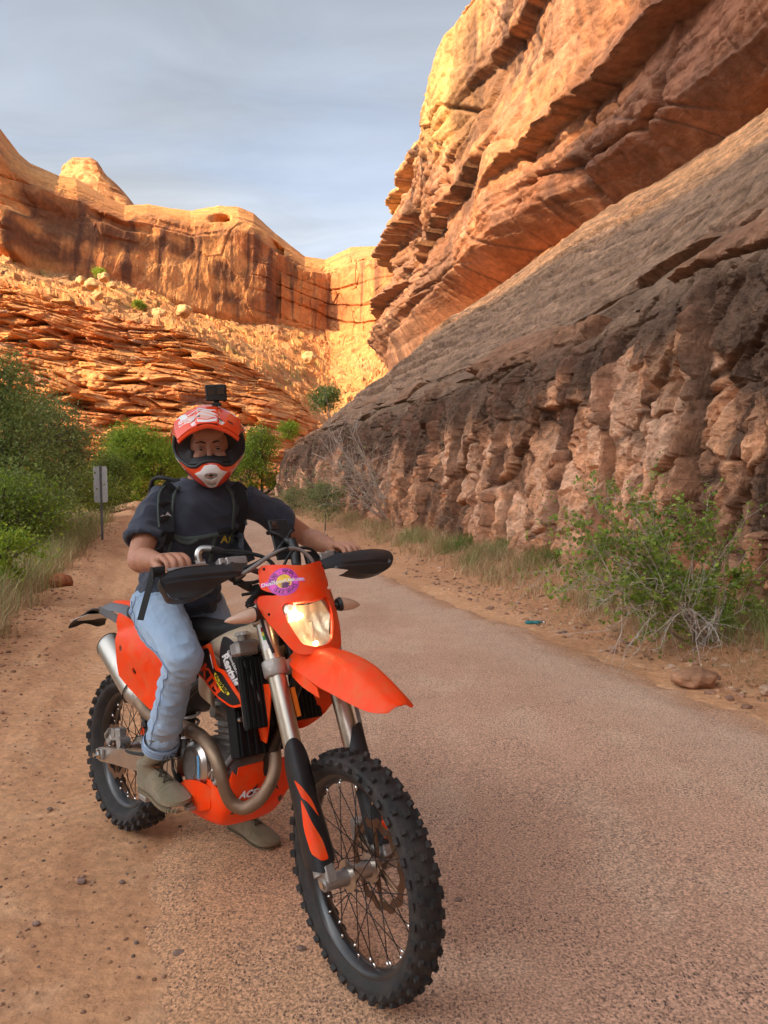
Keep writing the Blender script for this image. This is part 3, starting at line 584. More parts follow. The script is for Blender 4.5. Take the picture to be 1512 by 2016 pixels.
def lathe(prof, c, axis, n=32, a0=0, a1=2 * PI, up=None):
    """revolve (distance along axis, radius) pairs"""
    ax = np.asarray(axis, float); ax /= np.linalg.norm(ax); a = np.array([0, 0, 1.0]) if abs(ax[2]) < .9 else np.array([1.0, 0, 0])
    if up is not None: a = np.asarray(up, float)
    e1 = a - ax * (a @ ax); e1 /= np.linalg.norm(e1); e2 = np.cross(ax, e1); c = np.asarray(c, float)
    full = abs(a1 - a0 - 2 * PI) < 1e-6; m = n if full else n + 1; V = []; Fc = []
    for d, r in prof:
        for k in range(m):
            th = a0 + (a1 - a0) * k / n; V.append(c + ax * d + r * (np.cos(th) * e1 + np.sin(th) * e2))
    for i in range(len(prof) - 1):
        for k in range(m if full else m - 1): Fc.append((i * m + k, i * m + (k + 1) % m, (i + 1) * m + (k + 1) % m, (i + 1) * m + k))
    return V, Fc
def disc_lathe(c, axis, r, h, n=28, bev=.15):
    b = min(r, h) * bev
    return lathe([(0, 1e-4), (0, r - b), (b, r), (h - b, r), (h, r - b), (h, 1e-4)], c, axis, n)
def box(c, s, R=None, bev=.12):
    """box with chamfered edges"""
    s = np.asarray(s, float) / 2; b = min(s) * bev * 2 * .5; V = []; idx = {}
    bm = bmesh.new(); bmesh.ops.create_cube(bm, size=1)
    for v in bm.verts: v.co = Vector((v.co.x * 2 * s[0], v.co.y * 2 * s[1], v.co.z * 2 * s[2]))
    if bev: bmesh.ops.bevel(bm, geom=bm.edges[:] + bm.verts[:], offset=b, segments=1, affect='EDGES', profile=.5)
    bm.verts.ensure_lookup_table()
    V = np.array([v.co for v in bm.verts]); Fc = [tuple(v.index for v in f.verts) for f in bm.faces]; bm.free()
    if R is not None: V = V @ np.asarray(R).T
    return V + np.asarray(c, float), Fc
def frame(x, y=None, z=None):
    """rotation whose columns are x and (nearly) z"""
    x = np.asarray(x, float); x /= np.linalg.norm(x); z = np.asarray(z if z is not None else (0, 0, 1), float); z = z - x * (z @ x); z /= np.linalg.norm(z); return np.stack([x, np.cross(z, x), z], 1)
def loft(secs, ku=5, kv=4, cap=True):
    """secs: list of closed rings, same point count; smooth both ways"""
    R = np.array([crom(s, kv, True) for s in np.asarray(secs, float)])      # m x n x 3
    m, n = R.shape[:2]; G = crom(R.reshape(m, -1), ku).reshape(-1, n, 3); m = len(G)
    Fc = [(i * n + k, i * n + (k + 1) % n, (i + 1) * n + (k + 1) % n, (i + 1) * n + k) for i in range(m - 1) for k in range(n)]
    if cap: Fc += [tuple(range(n))[::-1], tuple((m - 1) * n + k for k in range(n))]
    return G.reshape(-1, 3), Fc
def patch(ctrl, ku=5, kv=5):
    C_ = np.asarray(ctrl, float); m, n = C_.shape[:2]
    A = crom(C_.reshape(m, -1), ku).reshape(-1, n, 3); A = crom(A.transpose(1, 0, 2).reshape(n, -1), kv).reshape(-1, A.shape[0], 3).transpose(1, 0, 2)
    m, n = A.shape[:2]; return A.reshape(-1, 3), [tuple(q) for q in gridq(m, n).tolist()]
def solid(V, Fc, th):
    V = np.asarray(V, float); N = np.zeros_like(V)
    for f in Fc:
        a = V[f[1]] - V[f[0]]; b = V[f[-1]] - V[f[0]]; nn = np.cross(a, b)
        for i in f: N[i] += nn
    N /= np.linalg.norm(N, axis=1)[:, None] + 1e-12
    n = len(V); ec = {}
    for f in Fc:
        for i in range(len(f)):
            a, b = f[i], f[(i + 1) % len(f)]; k = (min(a, b), max(a, b)); ec.setdefault(k, []).append((a, b))
    F2 = [tuple(f) for f in Fc] + [tuple(i + n for i in f[::-1]) for f in Fc]
    for k, l in ec.items():
        if len(l) == 1: a, b = l[0]; F2.append((b, a, a + n, b + n))
    return np.concatenate([V, V - N * th]), F2
def rnd(P, it=2, q=.22):
    P = [np.asarray(p, float) for p in P]
    for _ in range(it):
        o = []
        for i in range(len(P)):
            a, b = P[i], P[(i + 1) % len(P)]; o += [a * (1 - q) + b * q, a * q + b * (1 - q)]
        P = o
    return np.array(P)
def inside(P, poly):
    x, y = P; c = False; n = len(poly); j = n - 1
    for i in range(n):
        if (poly[i][1] > y) != (poly[j][1] > y) and x < (poly[j][0] - poly[i][0]) * (y - poly[i][1]) / (poly[j][1] - poly[i][1] + 1e-15) + poly[i][0]: c = not c
        j = i
    return c
def tri2d(out, holes=(), sp=.015):
    """triangulate an outline (with holes), points spread inside so it can be bent"""
    pts = [tuple(p) for p in out]; edges = [(i, (i + 1) % len(pts)) for i in range(len(pts))]
    for h in holes:
        n = len(pts); pts += [tuple(p) for p in h]; edges += [(n + i, n + (i + 1) % len(h)) for i in range(len(h))]
    o = np.array(out); x0, y0 = o.min(0); x1, y1 = o.max(0); r = 0
    yy = y0 + sp * .5
    while yy < y1:
        xx = x0 + sp * (.3 + .5 * (r % 2))
        while xx < x1:
            if inside((xx, yy), out) and not any(inside((xx, yy), h) for h in holes): pts.append((xx, yy))
            xx += sp
        yy += sp * .87; r += 1
    res = delaunay_2d_cdt([Vector(p) for p in pts], edges, [], 0, 1e-6); V = [tuple(v) for v in res[0]]; Fc = []
    for f in res[2]:
        c = (sum(V[i][0] for i in f) / len(f), sum(V[i][1] for i in f) / len(f))
        if inside(c, out) and not any(inside(c, h) for h in holes): Fc.append(tuple(f))
    return V, Fc
def panel(name, out, fn, m, parent, th=.003, holes=(), sp=.015, sharp=40, label=None):
    V2, Fc = tri2d(out, holes, sp); V = np.array([fn(a, b) for a, b in V2])
    if th: V, Fc = solid(V, Fc, th)
    return OB(name, V, Fc, m, parent, sharp, label=label)
_txt = {}
def text2d(s, size=1.0, bold=0.0, ext=0):
    k = (s, bold)
    if k not in _txt:
        cu = bpy.data.curves.new('lettering', 'FONT'); cu.body = s; cu.size = 1; cu.align_x = 'CENTER'; cu.align_y = 'CENTER'; cu.offset = bold; cu.resolution_u = 3; cu.fill_mode = 'FRONT'
        ob = bpy.data.objects.new('lettering', cu); COL.objects.link(ob); bpy.context.view_layer.update()
        me = bpy.data.meshes.new_from_object(ob.evaluated_get(bpy.context.evaluated_depsgraph_get()))
        V = [(v.co.x, v.co.y) for v in me.vertices]; Fc = [tuple(p.vertices) for p in me.polygons]
        bpy.data.objects.remove(ob); bpy.data.meshes.remove(me); bpy.data.curves.remove(cu); _txt[k] = (V, Fc)
    V, Fc = _txt[k]; return [(x * size, y * size) for x, y in V], Fc
def lettering(s, size, fn, m, parent, at=(0, 0), rot=0, sx=1.0, shear=0, bold=0.0, name='lettering'):
    V, Fc = text2d(s, size, bold); c, sn = math.cos(rot), math.sin(rot)
    P = []
    for x, y in V: x = x * sx + shear * y; P.append(fn(at[0] + c * x - sn * y, at[1] + sn * x + c * y))
    return OB(name, P, Fc, m, parent, None)
def circ(cx, cy, r, n=32, ry=None): return [(cx + r * math.cos(2 * PI * k / n), cy + (ry or r) * math.sin(2 * PI * k / n)) for k in range(n)]
# ================================================================== MOTORCYCLE
ORG = mat('orange_plastic', (.95, .050, .001), .42, coat=.06, spec=.25, bump=.08, bscale=300, var=.06, dirt=(.62, .20, .07), dirt_amt=.42, dscale=15)
BLK = mat('black_plastic', (.012, .012, .013), .42, bump=.1, bscale=400, var=.2, dirt=(.16, .10, .07), dirt_amt=.10, dscale=14)
DBLK = mat('matt_black', (.006, .006, .006), .6, spec=.25)
GRY = mat('grey_plastic', (.09, .10, .115), .45, var=.1, dirt=(.3, .2, .14), dirt_amt=.3)
RUB = mat('tyre_rubber', (.019, .017, .016), .78, bump=.25, bscale=160, var=.25, dirt=(.15, .10, .07), dirt_amt=.22, dscale=16)
ALU = mat('aluminium', (.62, .58, .53), .30, metal=1, bump=.06, bscale=250, var=.08, dirt=(.35, .24, .17), dirt_amt=.25, dscale=12)
ALUD = mat('cast_aluminium', (.42, .39, .36), .48, metal=.9, bump=.3, bscale=220, var=.15, dirt=(.25, .17, .12), dirt_amt=.5, dscale=14)
FRK = mat('fork_tube', (.66, .58, .47), .34, metal=1, bump=.02, bscale=200, var=.05)
STL = mat('header_steel', (.27, .18, .115), .50, metal=.7, bump=.15, bscale=90, var=.25, dirt=(.30, .20, .145), dirt_amt=.8, dscale=13)
BSTL = mat('black_steel', (.01, .01, .01), .35, metal=.3, dirt=(.2, .13, .09), var=.1, dirt_amt=.2)
CHR = mat('bright_steel', (.75, .72, .68), .18, metal=1)
TNK = mat('tank_plastic', (.66, .52, .36), .38, sss=.35, bump=.08, bscale=60, var=.1, dirt=(.45, .27, .15), dirt_amt=.45, dscale=7)
RED = mat('red_anodised', (.5, .015, .01), .3, metal=.4)
MAG = mat('magenta_print', (.80, .075, .52), .45, var=.05)
MAGD = mat('dark_print', (.10, .01, .09), .5)
YEL = mat('yellow_print', (.85, .50, .03), .5, var=.25, vscale=120)
WHT = mat('white_print', (.82, .80, .78), .5)
YEL2 = mat('yellow_sticker', (.88, .72, .03), .45)
KBLK = mat('black_print', (.012, .011, .012), .35, coat=.3)
BLU = mat('blue_print', (.10, .40, .75), .5); GRN = mat('green_print', (.05, .35, .06), .5)
SEATM = mat('seat_cover', (.018, .018, .018), .68, bump=.3, bscale=600, var=.15)
GRIP = mat('grip_rubber', (.01, .01, .01), .7)
rake = math.radians(26.5); AXP = np.array([1.598, 0, 0]); AXU = np.array([-math.sin(rake), 0, math.cos(rake)]); AXN = np.array([math.cos(rake), 0, math.sin(rake)])
STEER = -.1557
def _raxis(u, a): K = np.array([[0, -u[2], u[1]], [u[2], 0, -u[0]], [-u[1], u[0], 0]]); return np.eye(3) + math.sin(a) * K + (1 - math.cos(a)) * K @ K
RS = _raxis(AXU, STEER)
def st(P): return (np.asarray(P, float).reshape(-1, 3) - AXP) @ RS.T + AXP
def ft(y, t, D=0.0): return AXP + AXN * D + AXU * t + np.array([0, y, 0])       # neutral steering frame
def fs(y, t, D=0.0): return st(ft(y, t, D))[0]
def sd(VF): return st(VF[0]), VF[1]
LEAN = -.054; BROT = -.81062
bike = empty('motorcycle', (-1.0997, 3.2127, .004), (0, 0, 0))
bike.rotation_mode = 'XYZ'; bike.rotation_euler = (LEAN, 0, BROT)
tag(bike, 'orange and black enduro motorcycle standing on the road with its headlight on', 'motorcycle')
YH = np.array([0, 1.0, 0])

def wheel(name, c, R, Rb, hw, front, parent, steer):
    tf = (lambda P: st(P)) if steer else (lambda P: np.asarray(P, float).reshape(-1, 3))
    c = np.array(c, float); w = empty(name, parent=parent)
    kh = .0125 if front else .016; Rc = R - kh
    # carcass: closed profile (axial y, radius)
    sw = hw
    prof = [(-.020, Rb - .004), (-.026, Rb + .004), (-sw * .93, Rb + (Rc - Rb) * .34), (-sw * 1.0, Rb + (Rc - Rb) * .58), (-sw * .90, Rc - (Rc - Rb) * .16), (-sw * .55, Rc - .004), (0, Rc), (sw * .55, Rc - .004), (sw * .90, Rc - (Rc - Rb) * .16), (sw, Rb + (Rc - Rb) * .58), (sw * .93, Rb + (Rc - Rb) * .34), (.026, Rb + .004), (.020, Rb - .004)]
    prof = crom(prof, 4)
    t = MB(); t.add(*lathe(prof, c, YH, 120))
    def crown(y): return np.interp(abs(y), [0, sw * .55, sw * .9, sw], [Rc, Rc - .004, Rc - (Rc - Rb) * .16, Rb + (Rc - Rb) * .58])
    def knob(th, y, l, wd, tilt, h=None):
        h = h or kh; r = crown(y) - .004; ca, sa = math.cos(th), math.sin(th)
        er = np.array([ca, 0, sa]); et = np.array([-sa, 0, ca]); ey = YH
        nr = er * math.cos(tilt) + ey * math.sin(tilt); ny = -er * math.sin(tilt) + ey * math.cos(tilt)
        p = c + er * r + ey * y; V = []
        for (hh, k) in ((0, 1.12), (h * .8, 1.0), (h + .004, .86)):
            for a, b in ((-1, -1), (1, -1), (1, 1), (-1, 1)): V.append(p + nr * hh + et * a * l / 2 * k + ny * b * wd / 2 * k)
        Fq = [(8, 9, 10, 11)] + [(i + k, i + (k + 1) % 4, i + 4 + (k + 1) % 4, i + 4 + k) for i in (0, 4) for k in range(4)]
        t.add(V, Fq)
    N = 38 if front else 32
    for i in range(N):
        th = 2 * PI * i / N; dth = PI / N
        if front:
            if i % 2 == 0: knob(th, -.0105, .017, .013, 0); knob(th, .0105, .017, .013, 0)
            else: knob(th, 0, .019, .016, 0)
            for s in (-1, 1):
                knob(th + dth * .6 + dth * (.3 if s > 0 else 0), s * .027, .016, .012, s * .35); knob(th + dth * .1, s * .0415, .020, .013, s * .95, .011)
        else:
            if i % 2 == 0: knob(th, -.018, .024, .022, 0); knob(th, .018, .024, .022, 0)
            else: knob(th, 0, .024, .026, 0)
            for s in (-1, 1): knob(th + dth, s * .043, .024, .019, s * .4); knob(th + dth * .1, s * (sw * .95), .026, .018, s * 1.0, .014)
    OB('tyre', tf(t.V), t.F, RUB, w, 45)
    rw = .024 if front else .030
    rim = [(-rw, Rb + .008), (-rw - .003, Rb + .006), (-rw - .001, Rb - .004), (-rw * .7, Rb - .010), (-rw * .35, Rb - .018), (0, Rb - .021), (rw * .35, Rb - .018), (rw * .7, Rb - .010), (rw + .001, Rb - .004), (rw + .003, Rb + .006), (rw, Rb + .008), (0, Rb - .008), (-rw, Rb + .008)]
    V, Fq = lathe(rim, c, YH, 96); OB('rim', tf(V), Fq, mat_rim, w, 50)
    h = MB(); fr_, fl_ = (.036, .033) if front else (.045, .040)
    h.add(*lathe([(-.062, .012), (-.062, .024), (-.046, .026), (-.042, fr_ + .008), (-.036, fr_ + .008), (-.033, .027), (0, .022), (.030, .026), (.034, fl_ + .010), (.040, fl_ + .010), (.044, .030), (.060, .028), (.060, .012)], c, YH, 40))
    OB('hub', tf(h.V), h.F, ALU, w, 35)
    ns = 36; msh = None
    for i in range(ns):
        side = -1 if i % 2 else 1; tr = 2 * PI * i / ns; k = 1 if (i // 2) % 2 else -1; a = tr + k * math.radians(62)
        y0 = side * .038 + .003 * k; rf = .040
        p0 = c + np.array([math.cos(a) * rf, y0, math.sin(a) * rf]); p1 = c + np.array([math.cos(tr) * (Rb - .017), side * .006, math.sin(tr) * (Rb - .017)])
        V, Fq = tube([p0, p1], .0016, 5); OB('spoke', tf(V), Fq, BSTL, w, None)
        q = p1 + (p0 - p1) / np.linalg.norm(p0 - p1) * .017; V, Fq = tube([p1, q], [.0042, .0034], 6); OB('nipple', tf(V), Fq, CHR, w, None)
    # brake disc: wavy ring on arms
    yd = .066 if front else -.070; ro, ri = (.130, .105) if front else (.110, .088); n = 96; V = []; Fq = []
    for (yy) in (yd - .002, yd + .002):
        for k in range(n):
            th = 2 * PI * k / n; wv = .0045 * (1 if math.cos(th * 12) > 0 else -1) * min(1, abs(math.cos(th * 12)) * 2.5)
            for r in (ro + wv, ri + wv * .8): V.append(c + np.array([math.cos(th) * r, yy, math.sin(th) * r]))
    for k in range(n):
        j = (k + 1) % n; a, b, a2, b2 = 2 * k, 2 * k + 1, 2 * j, 2 * j + 1; o = 2 * n
        Fq += [(a, a2, b2, b), (a + o, b + o, b2 + o, a2 + o), (a, a + o, a2 + o, a2), (b, b2, b2 + o, b + o)]
    dm = MB(); dm.add(V, Fq)
    for k in range(6):
        th = 2 * PI * (k + .3) / 6; d = np.array([math.cos(th), 0, math.sin(th)]); d2 = np.array([math.cos(th + .35), 0, math.sin(th + .35)])
        dm.add(*tube([c + d * .030 + YH * (yd * .95), c + d2 * (ri + .004) + YH * yd], [.006, .0045], 6))
        th2 = th + .5; dd = np.array([math.cos(th2), 0, math.sin(th2)]); dm.add(*tube([c + dd * .028 + YH * (yd * .95), c + d2 * (ri + .004) + YH * yd], [.0045, .004], 5))
    OB('brake_disc', tf(dm.V), dm.F, DSC, w, 40)
    return w, tf
mat_rim = mat('rim_black', (.010, .010, .011), .35, coat=.2, var=.1, dirt=(.25, .16, .11), dirt_amt=.12, dscale=10)
DSC = mat('disc_steel', (.20, .115, .07), .42, metal=.8, bump=.1, bscale=300)
FWC = (1.482, 0, .348); RWC = (0, 0, .335)
wf, _ = wheel('front_wheel', FWC, .348, .272, .043, True, bike, True)
wr, _ = wheel('rear_wheel', RWC, .337, .2345, .062, False, bike, False)
for nm, P in (('front_axle', [st(np.array(FWC) + YH * -.128)[0], st(np.array(FWC) + YH * .12)[0]]), ('rear_axle', [np.array(RWC) + YH * -.155, np.array(RWC) + YH * .15])):
    m = MB(); m.add(*tube(P, .011, 14)); d = (P[0] - P[1]) / np.linalg.norm(P[0] - P[1])
    if nm == 'rear_axle': m.add(*tube([P[0] + d * -.022, P[0] + d * -.004], [.021, .019], 6)); m.add(*tube([P[0] + d * -.004, P[0] + d * .012], .010, 12))
    OB(nm, m.V, m.F, CHR, bike, 30)
V, Fq = tube([st(np.array(FWC) + YH * -.098)[0], st(np.array(FWC) + YH * -.06)[0]], [.021, .024], 20); OB('wheel_spacer', V, Fq, ALU, bike, 30)

# ---- fork legs
FD = .0215
for s in (-1, 1):
    y = s * .1005
    V, Fq = tube([ft(y, t, FD) for t in (.42, .60, .63, .80, 1.20)], [.0265, .0265, .0295, .0285, .0285], 28); OB('fork_leg', st(V), Fq, FRK, bike, 30)
    V, Fq = tube([ft(y, t, FD) for t in (1.195, 1.225)], [.027, .024], 6); OB('fork_cap', st(V), Fq, RED if s < 0 else ALU, bike, 30)
    V, Fq = tube([ft(y, t, FD) for t in (.72, .735)], [.033, .031], 24); 
    # axle lug
    a = st(np.array(FWC) + YH * y)[0]; m = MB()
    m.add(*tube([ft(y, .62 - .2, FD), ft(y, .385, FD + .008)], [.025, .030], 18)); q = np.array(FWC) + YH * y
    m.add(*box(q + AXN * -.008 + AXU * .022, (.062, .034, .052), np.stack([AXN, YH, AXU], 1), .3)); m.add(*tube([q + YH * s * -.017, q + YH * s * .020], .020, 20))
    OB('axle_clamp', st(m.V), m.F, ALUD, bike, 35)
    b = MB()
    for dx_, dz_ in ((.012, .035), (-.016, .035)): b.add(*tube([q + AXN * dx_ + AXU * dz_ + YH * s * .016, q + AXN * dx_ + AXU * dz_ + YH * s * .024], .0055, 8))
    b.add(*tube([ft(y + s * .030, .415, FD + .006), ft(y + s * .038, .415, FD + .006)], .006, 8)); b.add(*tube([ft(y + s * .02, .415, FD + .036), ft(y + s * .024, .415, FD + .044)], .006, 8))
    OB('bolt', st(b.V), b.F, CHR, bike, 30)
    # plastic guard: a wrapped shell, slanted at the top, pointed at the foot
    def gd(a_, t, off=0, y=y, s=s):        # a_: angle, 0 = straight ahead, + = outwards
        rr = (.0375 + .006 * sstep(.62, .45, t)) + off; rr = rr * (1 + .18 * math.exp(-((a_ - .75) / .5) ** 2))
        return ft(y + s * math.sin(a_) * rr, t, FD + math.cos(a_) * rr * 1.12)
    NA, NT = 26, 34; V = []
    for i in range(NT):
        f = i / (NT - 1)
        for k in range(NA):
            a_ = -1.25 + 3.2 * k / (NA - 1); top = .735 + .035 * math.cos(a_ - .6) - .05 * abs(a_ - .3) ** 2 * .5; bot = .392 + .02 * abs(a_ - .4)
            V.append(gd(a_, bot + (top - bot) * f))
    V, Fq = solid(V, [tuple(q_[::-s]) for q_ in gridq(NT, NA).tolist()], .0025); g = OB('fork_guard', st(V), Fq, BLK, bike, 50)
    for dec in ([(.95, .655), (.62, .635), (.05, .585), (-.20, .535), (.42, .585), (.70, .60)], [(.78, .603), (.42, .525), (.02, .475), (-.10, .424), (.40, .424), (.85, .450), (.98, .52)]):
        panel('orange_decal', rnd([(x * .12, y_) for x, y_ in dec], 2, .12), lambda x, y_, gd=gd: fs(*(lambda P: ((P - AXP)[1], (P - AXP) @ AXU, (P - AXP) @ AXN))(gd(x / .12, y_, .0016))), ORG, g, 0, sp=.012)
# triple clamps
for t0, h_ in ((.905 + .06, .05), (1.135, .032)):
    m = MB()
    for s in (-1, 1): m.add(*lathe([(0, .029), (0, .036), (.004, .038), (h_ - .004, .038), (h_, .036), (h_, .029)], ft(s * .1005, t0, FD), AXU, 28))
    R_ = np.stack([AXN, YH, AXU], 1)
    m.add(*box(ft(0, t0 + h_ / 2, .006), (.055, .15, h_ * .8), R_, .2)); m.add(*box(ft(-.05, t0 + h_ / 2, .03), (.03, .06, h_ * .7), R_, .2)); m.add(*box(ft(.05, t0 + h_ / 2, .03), (.03, .06, h_ * .7), R_, .2))
    m.add(*tube([ft(0, t0 - .01, 0), ft(0, t0 + h_ + .01, 0)], .026, 20))
    OB('triple_clamp', st(m.V), m.F, ALUD if t0 < 1 else ALU, bike, 35)
# warning sticker on the right fork leg
def fk(a_, t, off=.0006): r = .0287 + off; return fs(-.1005 + math.sin(a_) * r, t, FD + math.cos(a_) * r)
for i, (m_, t1, t0) in enumerate(((WHT, 1.135, 1.045), (RED, 1.12, 1.105), (YEL2, 1.105, 1.092), (GRN, 1.092, 1.078))):
    w0, w1 = ((-1.2, -.25) if i == 0 else (-1.0, -.55)); panel('fork_sticker', [(w0 * .03, t0), (w1 * .03, t0), (w1 * .03, t1), (w0 * .03, t1)], lambda x, y_, i=i: fk(x / .03, y_, .0006 + .0006 * (i > 0)), m_, bike, 0, sp=.008)
# ---- headlight mask
def MK(y, t, off=0.0):
    D = .170 - 5.0 * y * y + .018 * math.exp(-((t - 1.10) / .07) ** 2) * math.exp(-(y / .11) ** 2) - .10 * max(0, t - 1.20) ** 1 * .6
    return fs(y, t, D + off)
ol = [(0, 1.268), (.035, 1.274), (.075, 1.288), (.108, 1.300), (.118, 1.292), (.121, 1.262), (.124, 1.228), (.108, 1.208), (.088, 1.197), (.094, 1.190), (.118, 1.203), (.132, 1.206), (.138, 1.190), (.136, 1.160), (.127, 1.120), (.105, 1.055), (.082, .998), (.045, .984), (0, .982)]
ol = ol + [(-a, b) for a, b in ol[::-1][1:-1]]; olr = rnd(ol, 2, .2)
ln_ = [(0, 1.146), (.040, 1.150), (.070, 1.160), (.080, 1.146), (.078, 1.108), (.066, 1.062), (.050, 1.020), (.026, 1.006), (0, 1.003)]
ln_ = ln_ + [(-a, b) for a, b in ln_[::-1][1:-1]]; lnr = rnd(ln_, 2, .15)
lnr = [(a - .010, b) for a, b in lnr]
mask = panel('headlight_mask', olr, MK, ORG, bike, .004, [lnr], sp=.014)
# rim lip round the lamp opening
P = np.array([MK(a, b, .001) for a, b in lnr]); Pi = np.array([MK(-.010 + (a + .010) * .965, 1.08 + (b - 1.08) * .965, -.016) for a, b in lnr]); n = len(P)
OB('lamp_surround', np.concatenate([P, Pi]), [(i, (i + 1) % n, n + (i + 1) % n, n + i) for i in range(n)], ORG, mask, 60)
# lamp: reflector bowl, bulb, park bulb and clear lens
def gmat():
    m = bpy.data.materials.new('clear_lens'); m.use_nodes = True; b = m.node_tree.nodes['Principled BSDF']; b.inputs['Transmission Weight'].default_value = 1; b.inputs['Roughness'].default_value = .02; b.inputs['IOR'].default_value = 1.2; b.inputs['Base Color'].default_value = (1, .97, .9, 1)
    return m
GLS = gmat(); REF = mat('reflector', (.96, .88, .72), .34, metal=.75, bump=.5, bscale=35)
lamp = panel('headlight_lens', [(-.010 + (a + .010) * .975, 1.08 + (b - 1.08) * .975) for a, b in lnr], lambda y, t: MK(y, t, -.008), GLS, bike, .0015, sp=.014)
bc = (-.010, 1.098)
def BOWL(y, t):
    u_, v_ = (y + .010) / .075, (t - 1.085) / .078; r2 = min(1, u_ * u_ + v_ * v_)
    fac = .0013 * math.sin(u_ * 15 + v_ * 3) ; return MK(y, t, -.016 - .052 * (1 - r2) + fac)
bowl = panel('reflector', [(-.010 + (a + .010) * .965, 1.08 + (b - 1.08) * .965) for a, b in lnr], BOWL, REF, lamp, .0, sp=.007, sharp=25)
BULB = mat('lit_bulb', (1, .8, .5), .3, emit=(1, .72, .36), es=9); BUL2 = mat('lit_side_bulb', (1, .8, .5), .3, emit=(1, .70, .30), es=5)
V, Fq = lathe([(-.02, .002), (-.018, .0075), (.0, .0095), (.010, .0085), (.016, .002)], fs(-.040, 1.112, .140), RS @ AXN, 16); OB('bulb', V, Fq, BULB, lamp, None)
V, Fq = lathe([(-.012, .002), (-.01, .006), (.0, .007), (.008, .005), (.011, .001)], fs(-.010, 1.020, .146), RS @ AXN, 14); OB('side_bulb', V, Fq, BUL2, lamp, None)
m = MB(); m.add(*patch([[fs(-.018 + .004 * j, 1.085 - .013 * i, .150 + .012 * math.sin(j * 1.2) - .002 * i) for j in range(4)] for i in range(5)], 3, 4)); OB('reflector_fin', m.V, m.F, REF, lamp, None)
# sticker
def MS(o): return lambda y, t: MK(y, t, o)
SC = (-.066, 1.226); SR = .0405; asp = 1.12
stk = panel('round_sticker', circ(*SC, SR, 40, SR * asp), MS(.0011), MAG, mask, 0, sp=.012)
panel('sticker_ring', circ(*SC, SR * .955, 40, SR * .955 * asp), MS(.0017), MAGD, stk, 0, [circ(*SC, SR * .93, 40, SR * .93 * asp)], sp=.02)
panel('sticker_ring', circ(*SC, SR * .58, 32, SR * .58 * asp), MS(.0017), MAGD, stk, 0, [circ(*SC, SR * .55, 32, SR * .55 * asp)], sp=.02)
panel('sticker_sun', circ(SC[0], SC[1] + .001, SR * .50, 26, SR * .50 * asp), MS(.0017), YEL, stk, 0, sp=.01)
panel('sticker_band', rnd([(-.122, 1.230), (-.121, 1.243), (-.050, 1.237), (-.008, 1.226), (-.007, 1.213), (-.050, 1.221)], 2, .1), MS(.0014), MAG, stk, 0, sp=.01)
blob = [(SC[0] + (.013 + .006 * math.sin(k * 2.7) + .003 * math.sin(k * 5.1)) * math.cos(k * PI / 12), SC[1] - .011 + (.010 + .004 * math.sin(k * 3.3)) * math.sin(k * PI / 12)) for k in range(24)]
panel('sticker_motif', blob, MS(.0021), MAGD, stk, 0, sp=.01)
def arc(s, r, a0, a1, size, up=True):
    for i, ch in enumerate(s):
        if ch == ' ': continue
        a = a0 + (a1 - a0) * i / (len(s) - 1)
        lettering(ch, size, MS(.0023), MAGD, stk, (SC[0] + math.cos(a) * r, SC[1] + math.sin(a) * r * asp), a - PI / 2 if up else a + PI / 2, bold=.012)
arc('TOURS - RENTALS', SR * .755, math.radians(168), math.radians(12), .0155); arc('GUIDE SERVICE', SR * .755, math.radians(212), math.radians(328), .0155, False)
lettering('DualSportUtah.com', .0165, MS(.0026), WHT, stk, (-.0645, 1.2285), -.125, sx=.86, bold=.02)
panel('maker_badge', [(.100, 1.186), (.124, 1.192), (.126, 1.172), (.106, 1.168)], MS(.001), KBLK, mask, 0, sp=.02); lettering('KTM', .0155, MS(.0016), ORG, mask, (.114, 1.180), .12, shear=.3, bold=.03)
m = MB()
for y_, t_ in ((.112, 1.282), (-.105, 1.286), (.118, 1.14), (-.120, 1.14)): q = MK(y_, t_, 0); m.add(*tube([q, MK(y_, t_, .003)], .0045, 8))
OB('bolt', m.V, m.F, BSTL, mask, 30)
# ---- turn signals
AMB = mat('signal_lens', (.80, .52, .36), .15, coat=.6, var=.1, bump=.3, bscale=90, trans=.25)
for s in (-1, 1):
    m = MB(); b0 = ft(s * .128, 1.150, .075)
    stem = MB(); stem.add(*tube([ft(s * .105, 1.145, .06), ft(s * .15, 1.152, .075)], [.011, .012], 12)); stem.add(*tube([ft(s * .146, 1.152, .075), ft(s * .158, 1.153, .077)], [.021, .0245], 16)); so = OB('turn_signal', st(stem.V), stem.F, BLK, bike, 35)
    secs = []
    for k, (d, ry, rz) in enumerate(((0, .024, .022), (.015, .026, .0225), (.035, .025, .020), (.058, .020, .015), (.078, .011, .008), (.088, .003, .002))):
        c_ = ft(s * (.158 + d), 1.153 - .05 * d, .077 - .25 * d); secs.append([c_ + AXN * math.cos(a) * ry * .8 + AXU * math.sin(a) * rz for a in np.linspace(0, 2 * PI, 9)[:-1]])
    V, Fq = loft(secs, 4, 3); OB('signal_lens', st(V), Fq, AMB, so, 40)
